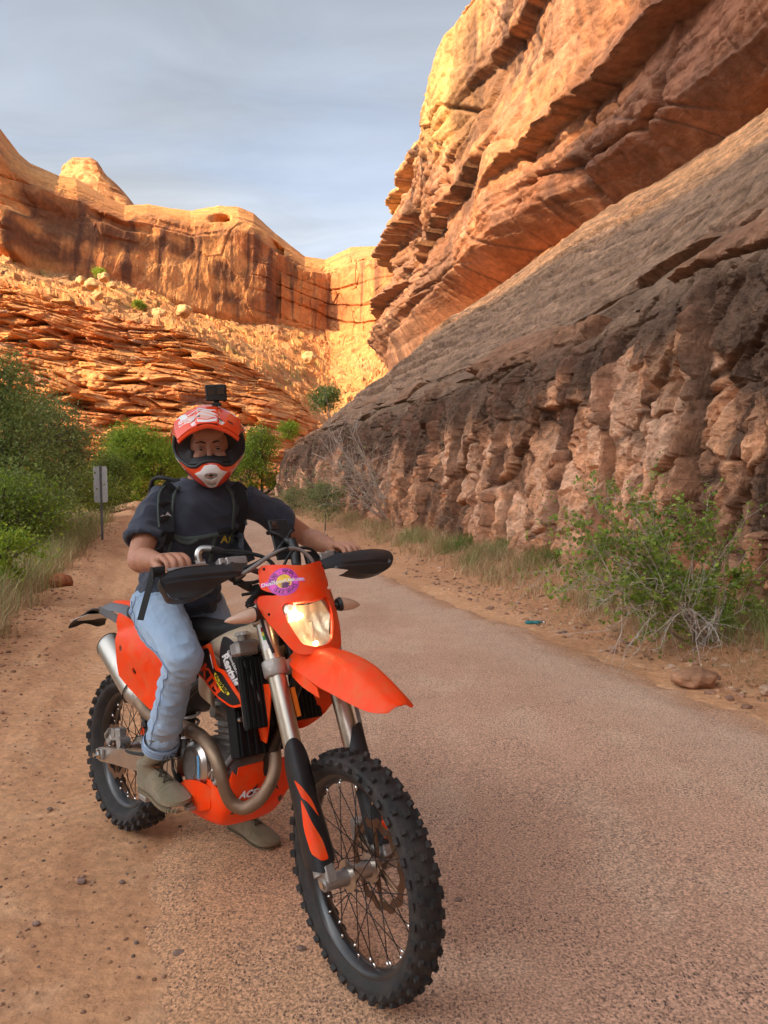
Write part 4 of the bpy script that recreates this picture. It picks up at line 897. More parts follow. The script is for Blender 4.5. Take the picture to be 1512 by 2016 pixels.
# ---- front fender
xs = [1.175, 1.24, 1.32, 1.42, 1.515, 1.59, 1.65, 1.686, 1.698]; cz = [.938, .952, .964, .966, .954, .930, .904, .888, .880]; hw_ = [.050, .066, .074, .082, .084, .080, .070, .052, .036]; dz_ = [.030, .052, .070, .082, .076, .060, .040, .024, .014]
G = []
for x, z, w_, d in zip(xs, cz, hw_, dz_):
    G.append([(x - .01 * abs(k), k * w_, z - d * abs(k) ** 2.2 + .006 * math.exp(-((abs(k) - .42) / .2) ** 2) * min(1, (1.74 - x) * 5)) for k in (-1, -.92, -.72, -.42, -.15, 0, .15, .42, .72, .92, 1)])
V, Fq = patch(G, 7, 4); V, Fq = solid(V, Fq, -.0035); fender = OB('front_fender', st(V), Fq, ORG, bike, 45)
# right-hand skirt of the fender, stepped down at the back
for s in (-1, 1):
    V, Fq = patch([[(x, s * y, z) for x, y, z in ((1.20, .052, .905), (1.30, .072, .895), (1.40, .083, .880))], [(x, s * y, z) for x, y, z in ((1.21, .060, .872), (1.31, .080, .862), (1.42, .088, .855))]], 3, 4)
    V, Fq = solid(V, Fq, .003); OB('fender_skirt', st(V), Fq, ORG, fender, 45)
# ---- handlebar
hb = [(-.395, 1.365, -.055), (-.30, 1.366, -.048), (-.20, 1.345, -.028), (-.12, 1.275, -.008), (-.07, 1.245, 0), (0, 1.243, 0), (.07, 1.245, 0), (.12, 1.275, -.008), (.20, 1.345, -.028), (.30, 1.366, -.048), (.395, 1.365, -.055)]
V, Fq = stube([fs(y, t, D) for y, t, D in hb], .0125, 12); OB('handlebar', V, Fq, BSTL, bike, 40)
m = MB()
for s in (-1, 1): m.add(*box(ft(s * .055, 1.225, 0), (.045, .032, .075), np.stack([AXN, YH, AXU], 1), .25))
m.add(*box(ft(0, 1.268, .0), (.05, .14, .016), np.stack([AXN, YH, AXU], 1), .3)); OB('bar_clamp', st(m.V), m.F, BSTL, bike, 35)
for s in (-1, 1):
    P = [fs(s * y, t, D) for y, t, D in ((.262, 1.366, -.046), (.40, 1.3645, -.055))]; V, Fq = tube([P[0] + (P[1] - P[0]) * k for k in (0, .04, .05, .97, 1)], [.022, .022, .017, .017, .019], 18); OB('grip', V, Fq, GRIP, bike, 35)
    V, Fq = stube([fs(s * y, t, D) for y, t, D in ((.225, 1.345, -.005), (.27, 1.342, .035), (.33, 1.335, .045), (.385, 1.332, .040))], [.008, .007, .006, .0075], 8); OB('lever', V, Fq, ALU, bike, 40)
    # hand guard: faceted shell in front of the grip
    if s < 0: go = [(-.140, 1.328), (-.185, 1.330), (-.22, 1.320), (-.34, 1.322), (-.395, 1.312), (-.425, 1.292), (-.415, 1.258), (-.400, 1.232), (-.345, 1.226), (-.27, 1.250), (-.20, 1.275), (-.14, 1.292), (-.095, 1.282), (-.09, 1.30)]
    else: go = [(.098, 1.296), (.13, 1.316), (.19, 1.332), (.27, 1.338), (.33, 1.342), (.405, 1.341), (.432, 1.322), (.420, 1.288), (.385, 1.258), (.31, 1.243), (.215, 1.262), (.16, 1.280), (.10, 1.278)]
    def HG(y, t, off=0, s=s):
        a = abs(y); cen = 1.292 + .03 * (a - .25) * (1 if s > 0 else -.2); D = .075 - 1.1 * max(0, a - .30) ** 2 - .30 * max(0, .20 - a) + .024 * max(0, 1 - abs(t - cen) / .045) - .35 * max(0, t - 1.33)
        D += .010 * (1 if (t < cen - .012 and a > .16) else 0)
        return fs(y, t, D + off)
    hgd = panel('hand_guard', rnd(go, 1, .10), HG, BLK, bike, .004, sp=.010, sharp=30)
    # shell returns backwards at the outer end and along the top
    gp = [g_ for g_ in go if abs(g_[0]) > .2]; gp = sorted(gp, key=lambda g_: math.atan2(g_[1] - 1.29, (abs(g_[0]) - .3)))
    rows_ = [[HG(a * 1.0, b) for a, b in gp], [HG(a * .99, 1.295 + (b - 1.295) * 1.0, -.035) for a, b in gp], [HG(a * .975, 1.295 + (b - 1.295) * .9, -.06) for a, b in gp]]
    V, Fq = patch(rows_, 3, 4); V, Fq = solid(V, Fq, .003); OB('guard_rim', V, Fq, BLK, hgd, 35)
    V, Fq = stube([fs(s * y, t, D) for y, t, D in ((.15, 1.30, .0), (.15, 1.300, .05), (.22, 1.295, .068))], .011, 8); OB('guard_mount', V, Fq, BLK, hgd, 35)
# controls on the right: throttle housing with its bent guide, kill switch, front brake master cylinder
m = MB(); m.add(*tube([fs(-.262, 1.366, -.046), fs(-.232, 1.362, -.040)], .027, 20)); m.add(*stube([fs(-.250, 1.375, -.030), fs(-.252, 1.405, -.022), fs(-.238, 1.418, -.015), fs(-.205, 1.412, -.008)], [.012, .011, .011, .012], 10)); OB('throttle_housing', m.V, m.F, ALU, bike, 35)
m = MB(); m.add(*tube([fs(-.228, 1.358, -.038), fs(-.202, 1.348, -.030)], .024, 16)); m.add(*tube([fs(-.212, 1.412, -.010), fs(-.172, 1.400, -.004)], [.014, .010], 10)); OB('switch_housing', m.V, m.F, BLK, bike, 35)
m = MB(); R_ = np.stack([RS @ AXN, RS @ YH, RS @ AXU], 1); m.add(*box(fs(-.150, 1.352, .012), (.040, .075, .030), R_, .3)); m.add(*box(fs(-.195, 1.352, .004), (.034, .022, .034), R_, .3)); m.add(*tube([fs(-.193, 1.354, .022), fs(-.193, 1.354, .032)], .007, 10)); OB('master_cylinder', m.V, m.F, ALUD, bike, 35)
m = MB(); m.add(*box(fs(.185, 1.345, .0), (.036, .04, .036), R_, .3)); m.add(*box(fs(.225, 1.362, -.02), (.03, .035, .03), R_, .3)); OB('clutch_perch', m.V, m.F, ALUD, bike, 35)
V, Fq = box(fs(.135, 1.345, .01), (.02, .045, .05), R_, .2); OB('bar_switch', V, Fq, BLK, bike, 35)
# cables and hoses
def cable(P, r, m_=GRIP, name='cable'): V, Fq = stube([fs(*p) for p in P], r, 8, 7); return OB(name, V, Fq, m_, bike, None)
HOSE = mat('braided_hose', (.30, .27, .25), .4, metal=.5, bump=.6, bscale=400)
cable([(-.175, 1.400, -.005), (-.13, 1.395, .0), (-.08, 1.378, .01), (-.03, 1.345, .02), (-.01, 1.28, .01), (-.01, 1.2, 0)], .0062); cable([(-.175, 1.397, -.006), (-.13, 1.386, .0), (-.07, 1.375, .012), (-.02, 1.34, .015), (0, 1.27, .01), (.01, 1.2, 0)], .0055)
cable([(-.185, 1.280, .07), (-.139, 1.297, .10), (-.062, 1.335, .105), (-.005, 1.352, .10), (.036, 1.350, .10), (.062, 1.333, .10), (.085, 1.300, .095), (.10, 1.24, .08), (.125, 1.05, .055), (.13, .75, .05), (.125, .45, .0)], .0066, HOSE, 'brake_hose')
cable([(-.17, 1.345, .03), (-.15, 1.31, .075), (-.08, 1.328, .10), (-.02, 1.345, .105), (.0, 1.352, .108)], .0052)
cable([(-.19, 1.268, .055), (-.13, 1.262, .06), (-.08, 1.27, .06), (0, 1.27, .05)], .006); cable([(-.16, 1.235, .03), (-.12, 1.232, .05), (-.07, 1.24, .05)], .005); cable([(.16, 1.345, .02), (.12, 1.37, .04), (.05, 1.365, .05), (0, 1.30, .03), (-.02, 1.2, .02)], .0052)
t_ = np.linspace(0, 1, 90); P = [fs(-.130 + .012 * math.cos(60 * a) + .02 * math.sin(a * PI * 1.7), 1.262 - .075 * a, .05 + .012 * math.sin(60 * a)) for a in t_]; V, Fq = tube(P, .0035, 6); OB('coiled_cable', V, Fq, GRIP, bike, None)
cable([(-.112, 1.03, .06), (-.125, 1.10, .06), (-.12, 1.19, .05)], .005)

# ---- frame, tank, seat and plastics (not steered)
B = lambda VF, name, m_, sharp=35, parent=bike: OB(name, VF[0], VF[1], m_, parent, sharp)
HD0, HD1 = ft(0, .985, 0), ft(0, 1.13, 0)
V, Fq = tube([HD0, HD1], .034, 24); OB('steering_head', V, Fq, BSTL, bike, 35)
m = MB()
m.add(*stube([HD0, (1.13, 0, .80), (1.045, 0, .62), (.985, 0, .50)], .021, 12))
for s in (-1, 1):
    m.add(*stube([(.985, 0, .51), (.975, s * .05, .44), (.935, s * .095, .375), (.82, s * .11, .345), (.66, s * .11, .36), (.57, s * .105, .42)], .014, 10))
    m.add(*stube([(1.09, s * .03, .96), (.98, s * .085, .90), (.80, s * .115, .80), (.62, s * .11, .68), (.56, s * .10, .52), (.57, s * .10, .42)], .018, 10))
    m.add(*stube([(.62, s * .10, .80), (.40, s * .10, .865), (.15, s * .085, .90)], .011, 8)); m.add(*stube([(.56, s * .10, .56), (.35, s * .10, .70), (.13, s * .085, .87)], .011, 8))
OB('frame', m.V, m.F, BSTL, bike, 35)
# tank
def ell(c_, ry, rz, n=10, sq=.8):
    o = []
    for k in range(n):
        a = 2 * PI * k / n; ca, sa = math.cos(a), math.sin(a); o.append((c_[0], c_[1] + ry * math.copysign(abs(ca) ** sq, ca), c_[2] + rz * math.copysign(abs(sa) ** sq, sa)))
    return o
V, Fq = loft([ell((.70, 0, .880), .07, .030), ell((.78, 0, .890), .105, .050), ell((.86, 0, .905), .125, .066), ell((.94, 0, .925), .125, .072), ell((1.00, 0, .960), .088, .060), ell((1.05, 0, .980), .06, .040), ell((1.07, 0, .985), .04, .025)]); tank = OB('fuel_tank', V, Fq, TNK, bike, None)
for s in (-1, 1):
    V, Fq = loft([[(x + dx_, s * (y + dy), z + dz) for dx_, dy, dz in ((-.04, -.03, .0), (-.02, .0, .02), (.03, .012, .02), (.06, .0, .0), (.03, -.035, -.02), (-.01, -.04, -.01))] for x, y, z in ((.83, .115, .86), (.80, .135, .81), (.80, .145, .765), (.805, .142, .72), (.83, .125, .694))], 4, 4); OB('tank_lobe', V, Fq, TNK, tank, None)
V, Fq = loft([[(x, y, z) for y, z in ((-w_, zz_), (-w_ * 1.05, zz_ - .03), (-w_ * .8, zz_ - .055), (0, zz_ - .06), (w_ * .8, zz_ - .055), (w_ * 1.05, zz_ - .03), (w_, zz_), (w_ * .5, zz_ + .014), (0, zz_ + .018), (-w_ * .5, zz_ + .014))] for x, w_, zz_ in ((1.00, .035, 1.005), (.94, .055, 1.000), (.86, .075, .985), (.76, .085, .965), (.62, .090, .948), (.46, .100, .942), (.30, .105, .948), (.16, .095, .955), (.08, .080, .953), (.045, .06, .945))]); OB('seat', V, Fq, SEATM, bike, None)
# radiators
for s in (-1, 1):
    m = MB(); ax = np.array([.10, 0, -.30]); ax /= np.linalg.norm(ax)
    R_ = frame((.3, s * .0, .1), None, -ax); c0 = np.array([1.035, s * .098, .800])
    m.add(*box(c0, (.022, .086, .23), R_, .1)); rad = OB('radiator', m.V, m.F, ALUD, bike, 35)
    lv = MB()
    for k in range(6): lv.add(*box(c0 + R_ @ np.array([.024, -.042 + .017 * k, -.012]), (.010, .011, .22), R_, .3))
    lv.add(*box(c0 + R_ @ np.array([.014, 0, -.012]), (.020, .104, .228), R_, .2)); OB('radiator_louvre', lv.V, lv.F, DBLK, rad, 30)
    if s < 0:
        m = MB(); m.add(*box(c0 + R_ @ np.array([.012, -.012, .130]), (.052, .092, .048), R_, .35)); m.add(*tube([c0 + R_ @ np.array([.012, -.018, .145]), c0 + R_ @ np.array([.012, -.018, .172])], .016, 16)); OB('radiator_tank', m.V, m.F, ALUD, rad, 35)
        m = MB(); cc = c0 + R_ @ np.array([.012, -.018, .172])
        for k in range(6): m.add(*tube([cc + R_ @ np.array([math.cos(k * PI / 3) * .018, math.sin(k * PI / 3) * .018, 0]), cc + R_ @ np.array([math.cos(k * PI / 3) * .018, math.sin(k * PI / 3) * .018, .009])], .007, 8))
        m.add(*tube([cc, cc + R_ @ np.array([0, 0, .012])], .021, 20)); OB('radiator_cap', m.V, m.F, ALU, rad, 35)
# lower radiator guard / canister (black, ribbed) above the header
m = MB(); R_ = frame((.93, 0, .25))
m.add(*box((.985, -.035, .655), (.05, .20, .17), R_, .15))
for k in range(7): m.add(*box((1.012, -.120 + .028 * k, .652), (.012, .010, .145), R_, .3))
OB('radiator_shield', m.V, m.F, DBLK, bike, 30)
m = MB()
for y_, z_ in ((-.125, .700), (-.015, .695)): m.add(*tube([(1.012, y_, z_), (1.026, y_, z_ + .003)], .0085, 10))
OB('bolt', m.V, m.F, CHR, bike, 30)
# shrouds
def SHR(x, z, off=0, s=-1): return np.array([x, s * (.168 + .0 * z + off - 1.8 * max(0, x - .93) ** 2 + .05 * (z - .85)), z])
shA = [(.70, .855), (.78, .895), (.822, .905), (.889, .934), (.905, .905), (.922, .872), (.936, .858), (.965, .856), (.982, .845), (1.063, .756), (1.006, .739), (.931, .761), (.901, .773), (.855, .800), (.797, .817), (.73, .825)]
inA = [(.72, .853), (.80, .886), (.878, .917), (.893, .890), (.912, .858), (.93, .847), (.955, .846), (.972, .836), (1.045, .760), (1.006, .747), (.935, .768), (.903, .781), (.857, .808), (.797, .824), (.74, .832)]
pet = [(.949, .961), (.962, .963), (.980, .958), (1.000, .948), (1.017, .935), (1.030, .905), (1.037, .885), (1.080, .758), (1.062, .748), (1.027, .772), (.957, .850), (.934, .863), (.929, .890), (.931, .915), (.938, .942)]
for s in (-1, 1):
    f = (lambda o, s=s: (lambda x, z: SHR(x, z, o, s)))
    a = panel('radiator_shroud', rnd(shA, 1, .15), f(.0), ORG, bike, .004 * 1, sp=.02); panel('black_decal', rnd(inA, 1, .15), f(.0012), KBLK, a, 0, sp=.02)
    b = panel('shroud_wing', rnd(pet, 2, .18), lambda x, z, s=s: SHR(x, z, -.012 - .9 * max(0, x - .99) ** 1.5, s), BLK, bike, .004, sp=.014)
    panel('grey_edge', [(1.022, .915), (1.034, .888), (1.080, .758), (1.066, .752), (1.010, .90)], lambda x, z, s=s: SHR(x, z, -.0108 - .9 * max(0, x - .99) ** 1.5, s), GRY, b, 0, sp=.02)
    if s < 0:
        fw = lambda x, z: SHR(x, z, -.0105 - .9 * max(0, x - .99) ** 1.5, -1)
        ang = math.atan2(-.135, .075)
        lettering('Rentals', .047, fw, WHT, b, (.984, .858), ang, sx=.78, bold=.045); lettering('DualSportUtah.com', .014, fw, WHT, b, (.998, .880), ang, sx=.80, bold=.02); lettering('4352608724', .0125, fw, WHT, b, (.973, .828), ang, sx=.9, bold=.02)
        panel('yellow_sticker', rnd([(.921, .842), (.934, .838), (.958, .820), (1.000, .786), (.992, .778), (.965, .784), (.928, .812), (.918, .830)], 2, .2), f(.0020), YEL2, a, 0, sp=.02); lettering('ACERBIS', .0245, f(.0028), KBLK, a, (.958, .809), -.72, sx=.86, bold=.04)
        lettering('KTM', .058, f(.0020), ORG, a, (.893, .812), -.62, sx=1.05, shear=.3, bold=.05)
        V, Fq = tube([f(.002)(.892, .895), f(.002)(.912, .852)], .0014, 4); OB('white_stripe', V, Fq, WHT, a, None)
# the left shroud's long orange scoop, seen between the fork legs
V, Fq = patch([[(1.05, .10, .88), (1.12, .125, .90), (1.17, .165, .90)], [(1.03, .10, .78), (1.11, .13, .79), (1.16, .175, .80)], [(1.00, .11, .68), (1.06, .13, .69), (1.10, .16, .70)], [(.98, .12, .62), (1.01, .13, .63), (1.03, .14, .64)]], 4, 4)
V, Fq = solid(V, Fq, .004); OB('shroud_scoop', V, Fq, ORG, bike, 40)
V, Fq = patch([[(.99, -.06, .80), (1.12, -.085, .83)], [(.99, -.05, .68), (1.10, -.075, .69)], [(1.0, -.04, .62), (1.07, -.06, .625)]], 4, 4); V, Fq = solid(V, Fq, .004); OB('inner_scoop', V, Fq, ORG, bike, 40)
# reflector on the frame by the fork
V, Fq = box(fs(-.062, .875, .03), (.008, .014, .09), np.stack([RS @ AXN, RS @ YH, RS @ AXU], 1), .2); OB('amber_reflector', V, Fq, mat('amber', (.75, .18, .02), .2), bike, 35)
# right and left number-plate side panels
def SP(x, z, off=0, s=-1): return np.array([x, s * (.128 + off + .030 * math.exp(-((z - .80) / .10) ** 2) * math.exp(-((x - .30) / .22) ** 2) - .012 * max(0, 1 - abs((x - .11) * .5 + (.90 - z) - .03 - .25 * (x - .1)) / .03) * (.9 if x < .45 else 0)), z])
spo = [(.100, .938), (.088, .900), (.100, .845), (.126, .711), (.134, .676), (.248, .645), (.415, .600), (.46, .64), (.54, .70), (.60, .80), (.60, .845), (.50, .868), (.40, .888), (.300, .905), (.192, .928)]
for s in (-1, 1): sp_ = panel('side_panel', rnd(spo, 2, .12), lambda x, z, s=s: SP(x, z, 0, s), ORG, bike, .004, [circ(.172, .803, .013, 14), circ(.298, .732, .014, 14)], sp=.02)
# tail: grey and orange rear fender, plate holder hanging behind
tx = [.10, .0, -.10, -.20, -.28]; G = []
for x, w_, z in zip(tx, (.085, .075, .065, .058, .050), (.952, .957, .955, .945, .925)):
    G.append([(x, k * w_, z - .040 * abs(k) ** 3 - .0) for k in (-1, -.95, -.6, 0, .6, .95, 1)])
V, Fq = patch(G, 4, 3); V, Fq = solid(V, Fq, -.004); tail = OB('rear_fender', V, Fq, GRY, bike, 35)
G = [[(x, k * w_, z + .004 - .040 * abs(k * .62) ** 3) for k in (-1, -.5, 0, .5, 1)] for x, w_, z in ((.07, .045, .955), (-.02, .042, .9575), (-.12, .036, .9535), (-.19, .028, .947))]
V, Fq = patch(G, 4, 3); V, Fq = solid(V, Fq, -.002); OB('fender_decal', V, Fq, ORG, tail, 35)
for s in (-1, 1): V, Fq = patch([[(-.28, s * .050, .918), (-.24, s * .052, .885)], [(-.10, s * .066, .912), (-.06, s * .068, .872)], [(.09, s * .085, .905), (.10, s * .088, .865)]], 4, 2); V, Fq = solid(V, Fq, .003); OB('tail_side', V, Fq, GRY, tail, 35)
G = [[(x, k * w_, z + bz * (1 - k * k) + .010 * math.sin(k * 4 + x * 20)) for k in (-1, -.6, -.2, .2, .6, 1)] for x, w_, z, bz in ((-.27, .050, .905, .0), (-.34, .060, .885, .01), (-.42, .070, .850, .02), (-.50, .085, .820, .01), (-.52, .088, .795, .0))]
V, Fq = patch(G, 4, 3); V, Fq = solid(V, Fq, .004); pl = OB('plate_holder', V, Fq, BLK, bike, 35)
V, Fq = patch([[(-.375, -.062, .868), (-.375, .062, .868)], [(-.505, -.092, .822), (-.505, .092, .822)]], 3, 3); V, Fq = solid(V, Fq, .0015); OB('number_plate', V, Fq, WHT, pl, 35)
# swingarm
m = MB()
for s in (-1, 1):
    secs = []
    for x, z, h_, w_ in ((-.055, .327, .030, .018), (-.02, .328, .058, .026), (.10, .350, .064, .026), (.30, .385, .078, .030), (.50, .415, .085, .034), (.60, .43, .07, .034)):
        secs.append([(x, s * (.117 - .02 * (x > .4)) + a * w_ / 2, z + b * h_ / 2) for a, b in ((-1, -1), (-1, 0), (-1, 1), (0, 1.02), (1, 1), (1, 0), (1, -1), (0, -1.02))])
    m.add(*loft(secs, 3, 1))
m.add(*box((.52, 0, .42), (.08, .22, .07), None, .2)); OB('swingarm', m.V, m.F, ALU, bike, 40)
m = MB(); m.add(*box((-.005, -.136, .333), (.062, .012, .040), frame((1, 0, .15)), .3)); OB('axle_block', m.V, m.F, ALUD, bike, 35)
# rear and front calipers
m = MB(); m.add(*box((.065, -.092, .425), (.085, .035, .048), frame((1, 0, .25)), .3)); m.add(*tube([(.05, -.112, .43), (.05, -.07, .43)], .019, 16)); m.add(*tube([(.115, -.115, .405), (.115, -.07, .405)], .021, 16)); m.add(*box((.0, -.10, .402), (.05, .022, .055), frame((1, 0, .9)), .3)); m.add(*stube([(-.02, -.10, .38), (.0, -.118, .41), (.03, -.118, .44)], .006, 8)); OB('rear_caliper', m.V, m.F, ALUD, bike, 35)
V, Fq = stube([(.13, -.10, .40), (.25, -.135, .405), (.40, -.135, .43), (.55, -.12, .45)], .005, 8); OB('brake_hose', V, Fq, GRIP, bike, None)
m = MB(); c_ = np.array(FWC); m.add(*box(c_ + (-.125, .088, .045), (.05, .04, .085), frame((1, 0, .2)), .3)); m.add(*box(c_ + (-.085, .095, .01), (.06, .02, .05), frame((1, 0, -.5)), .3)); OB('front_caliper', st(m.V), m.F, ALUD, bike, 35)
# engine
m = MB()
m.add(*loft([[(x + dx_ * sc, y, z + dz * sc) for dx_, dz in ((-.13, .02), (-.10, .075), (0, .095), (.09, .08), (.145, .02), (.13, -.06), (.02, -.095), (-.09, -.075))] for y, x, z, sc in ((-.12, .78, .475, .72), (-.085, .775, .475, .92), (0, .77, .475, 1.0), (.085, .775, .475, .92), (.12, .78, .475, .72))], 3, 2))
m.add(*box((.845, 0, .59), (.125, .13, .13), frame((1, 0, .18)), .15)); OB('engine', m.V, m.F, ALUD, bike, 35)
m = MB(); R_ = frame((1, 0, .18)); m.add(*box((.835, 0, .685), (.150, .150, .075), R_, .25)); m.add(*box((.83, 0, .735), (.12, .12, .035), R_, .35)); m.add(*tube([(.80, -.098, .675), (.80, -.07, .675)], .020, 18)); OB('cylinder_head', m.V, m.F, ALUD, bike, 35)
m = MB()
for k in range(5): m.add(*box((.845, 0, .545 + .022 * k), (.14, .145, .006), R_, .1))
OB('cooling_fins', m.V, m.F, ALUD, bike, 35)
# round clutch cover with its print
cc = np.array([.772, -.128, .492]); m = MB(); m.add(*lathe([(.02, .083), (0, .083), (-.012, .080), (-.020, .070), (-.024, .066), (-.024, .0001)], cc, YH, 40)); m.add(*lathe([(0, .089), (0, .094), (-.008, .094), (-.010, .087)], cc + (0, .008, 0), YH, 40)); cl = OB('clutch_cover', m.V, m.F, ALU, bike, 30)
MESHM = mat('perforated_cover', (.22, .19, .17), .5, metal=.7, bump=.8, bscale=700)
panel('cover_panel', rnd([(.725, .530), (.765, .545), (.795, .530), (.80, .49), (.785, .445), (.75, .438), (.722, .47)], 2, .2), lambda x, z: np.array([x, -.1535, z]), MESHM, cl, 0, sp=.03)
lettering('BREMBO', .020, lambda x, z: np.array([x, -.1545, z]), BLU, cl, (.815, .500), -1.45, bold=.03)
m = MB(); m.add(*tube([(.875, -.11, .455), (.875, -.06, .455)], .032, 20)); m.add(*tube([(.905, -.10, .50), (.86, -.10, .53)], .014, 10)); m.add(*stube([(.85, -.12, .44), (.90, -.12, .47), (.905, -.10, .52), (.93, -.06, .58)], .012, 10)); OB('water_pump', m.V, m.F, ALUD, bike, 35)
m = MB()
for a in np.linspace(0, 2 * PI, 9)[:-1]: m.add(*tube([cc + (.090 * math.cos(a), .0, .090 * math.sin(a)), cc + (.090 * math.cos(a), -.008, .090 * math.sin(a))], .0055, 6))
OB('bolt', m.V, m.F, CHR, bike, 30)
# header pipe, mid pipe and silencer
V, Fq = stube([(.895, .0, .640), (.945, .012, .628), (1.005, .012, .598), (1.045, -.002, .555), (1.058, -.020, .500), (1.042, -.052, .440), (1.008, -.085, .405), (.978, -.115, .415), (.964, -.137, .460), (.957, -.150, .510), (.930, -.155, .555), (.882, -.152, .583), (.811, -.143, .600), (.718, -.135, .600), (.62, -.125, .592), (.52, -.12, .585)], [.021, .021, .021, .0215, .0215, .022, .022, .022, .022, .022, .022, .0225, .0225, .0245, .0245, .024], 18, 7); OB('header_pipe', V, Fq, STL, bike, None)
V, Fq = tube([(.735, -.137, .600), (.728, -.136, .600)], .0275, 18); OB('pipe_clamp', V, Fq, STL, bike, 35)
V, Fq = stube([(.53, -.12, .585), (.42, -.112, .572), (.32, -.098, .578), (.25, -.090, .603)], [.023, .024, .028, .034], 16); OB('mid_pipe', V, Fq, STL, bike, None)
mu = []
A0, A1 = np.array([-.095, -.078, .772]), np.array([.255, -.090, .602]); dA = (A1 - A0) / np.linalg.norm(A1 - A0); e1 = YH - dA * (YH @ dA); e1 /= np.linalg.norm(e1); e2 = np.cross(dA, e1)
for f, r in ((-.045, .004), (-.04, .030), (-.02, .044), (.0, .052), (.06, .055), (.5, .055), (.80, .054), (.86, .050), (.93, .044), (1.0, .034), (1.04, .026)):
    p = A0 + (A1 - A0) * f; mu.append([p + e1 * math.cos(a) * r * .92 + e2 * math.sin(a) * r * 1.12 for a in np.linspace(0, 2 * PI, 13)[:-1]])
V, Fq = loft(mu, 3, 2); SIL = mat('silencer_skin', (.58, .54, .48), .34, metal=.9, bump=.08, bscale=120, var=.1, dirt=(.3, .22, .16), dirt_amt=.35, dscale=8); sil = OB('silencer', V, Fq, SIL, bike, 50)
m = MB(); p = A0 + (A1 - A0) * .83; ring = [p + e1 * math.cos(a) * .0525 + e2 * math.sin(a) * .062 for a in np.linspace(0, 2 * PI, 33)[:-1]]; m.add(*tube(ring, .0025, 6, closed=True)); p = A0; ring = [p + e1 * math.cos(a) * .049 + e2 * math.sin(a) * .0595 for a in np.linspace(0, 2 * PI, 33)[:-1]]; m.add(*tube(ring, .0025, 6, closed=True)); OB('silencer_band', m.V, m.F, BSTL, sil, None)
# skid plate
V, Fq = patch([[(x, y, z) for y, z in zip((-.135, -.13, -.10, 0, .10, .13, .135), zs)] for x, zs in ((.66, (.395, .335, .305, .300, .305, .335, .395)), (.74, (.445, .345, .300, .292, .300, .345, .445)), (.84, (.465, .350, .305, .296, .305, .350, .465)), (.905, (.450, .380, .322, .310, .322, .380, .450)), (.950, (.470, .420, .375, .355, .375, .420, .470)), (.978, (.50, .465, .425, .410, .425, .465, .50)), (.995, (.53, .525, .505, .50, .505, .525, .53)))], 4, 4)
V, Fq = solid(V, Fq, -.005); skid = OB('skid_plate', V, Fq, ORG, bike, 40)
V, Fq = patch([[(.69, -.145, .355), (.69, -.150, .405)], [(.76, -.155, .345), (.765, -.163, .445)], [(.83, -.150, .355), (.835, -.158, .455)], [(.87, -.135, .37), (.87, -.135, .44)]], 4, 3); V, Fq = solid(V, Fq, .005); OB('case_guard', V, Fq, ORG, skid, 40)
V, Fq = patch([[(.972, -.115, .415), (.994, -.11, .535)], [(.985, 0, .385), (1.008, 0, .545)], [(.972, .115, .415), (.994, .11, .535)]], 4, 3); V, Fq = solid(V, Fq, .004); fr2 = OB('skid_front', V, Fq, ORG, skid, 40)
lettering('ACERBIS', .034, lambda y, z: np.array([.987 + .17 * (z - .385) - 1.05 * y * y, y, z]), WHT, skid, (-.035, .440), 0.0, sx=.95, shear=.25, bold=.04)
# foot pegs and gear lever
for s in (-1, 1):
    m = MB(); m.add(*box((.60, s * .185, .352), (.055, .12, .018), None, .25)); m.add(*box((.60, s * .125, .355), (.04, .03, .04), None, .25)); OB('foot_peg', m.V, m.F, ALUD, bike, 35)
m = MB(); m.add(*stube([(.62, -.13, .365), (.70, -.15, .35), (.80, -.17, .36)], .008, 8)); m.add(*box((.81, -.175, .365), (.03, .03, .012), None, .3)); OB('brake_pedal', m.V, m.F, ALUD, bike, 35)
# shock, chain and air box dark masses
m = MB(); t_ = np.linspace(0, 1, 120); m.add(*tube([(.50 + .03 * a + .036 * math.cos(46 * a), -.02 + .036 * math.sin(46 * a), .48 + .28 * a) for a in t_], .006, 6)); OB('shock_spring', m.V, m.F, WHT, bike, None)
V, Fq = tube([(.50, -.02, .44), (.54, -.02, .80)], .022, 12); OB('shock', V, Fq, BSTL, bike, 35)
m = MB(); m.add(*loft([[(x, y, z) for y, z in ((-.10, z0), (-.105, (z0 + z1) / 2), (-.09, z1), (0, z1 + .01), (.09, z1), (.105, (z0 + z1) / 2), (.10, z0), (0, z0 - .01))] for x, z0, z1 in ((.25, .80, .90), (.32, .68, .905), (.42, .60, .90), (.54, .62, .90), (.68, .74, .90))], 3, 2)); OB('air_box', m.V, m.F, BLK, bike, 40)
m = MB(); m.add(*patch([[(-.02, -.06, .70), (-.02, .06, .70)], [(.15, -.075, .72), (.15, .075, .72)], [(.33, -.08, .60), (.33, .08, .60)], [(.42, -.08, .44), (.42, .08, .44)]], 4, 2)); V, Fq = solid(m.V, m.F, .004); OB('mud_flap', V, Fq, BLK, bike, 40)
m = MB()
for z0, z1 in ((.335 + .095, .46), (.335 - .09, .40)): m.add(*tube([(0, .085, z0), (.62, .085, z1)], .008, 6))
OB('chain', m.V, m.F, BSTL, bike, 35); V, Fq = lathe([(-.003, .07), (-.003, .098), (.003, .098), (.003, .07), (-.003, .07)], (0, .085, .335), YH, 48); OB('sprocket', V, Fq, ORG, wr, 35)
# stand, hidden side
V, Fq = tube([(.50, .12, .40), (.36, .17, .33)], .012, 8); OB('side_stand', V, Fq, BSTL, bike, 35)
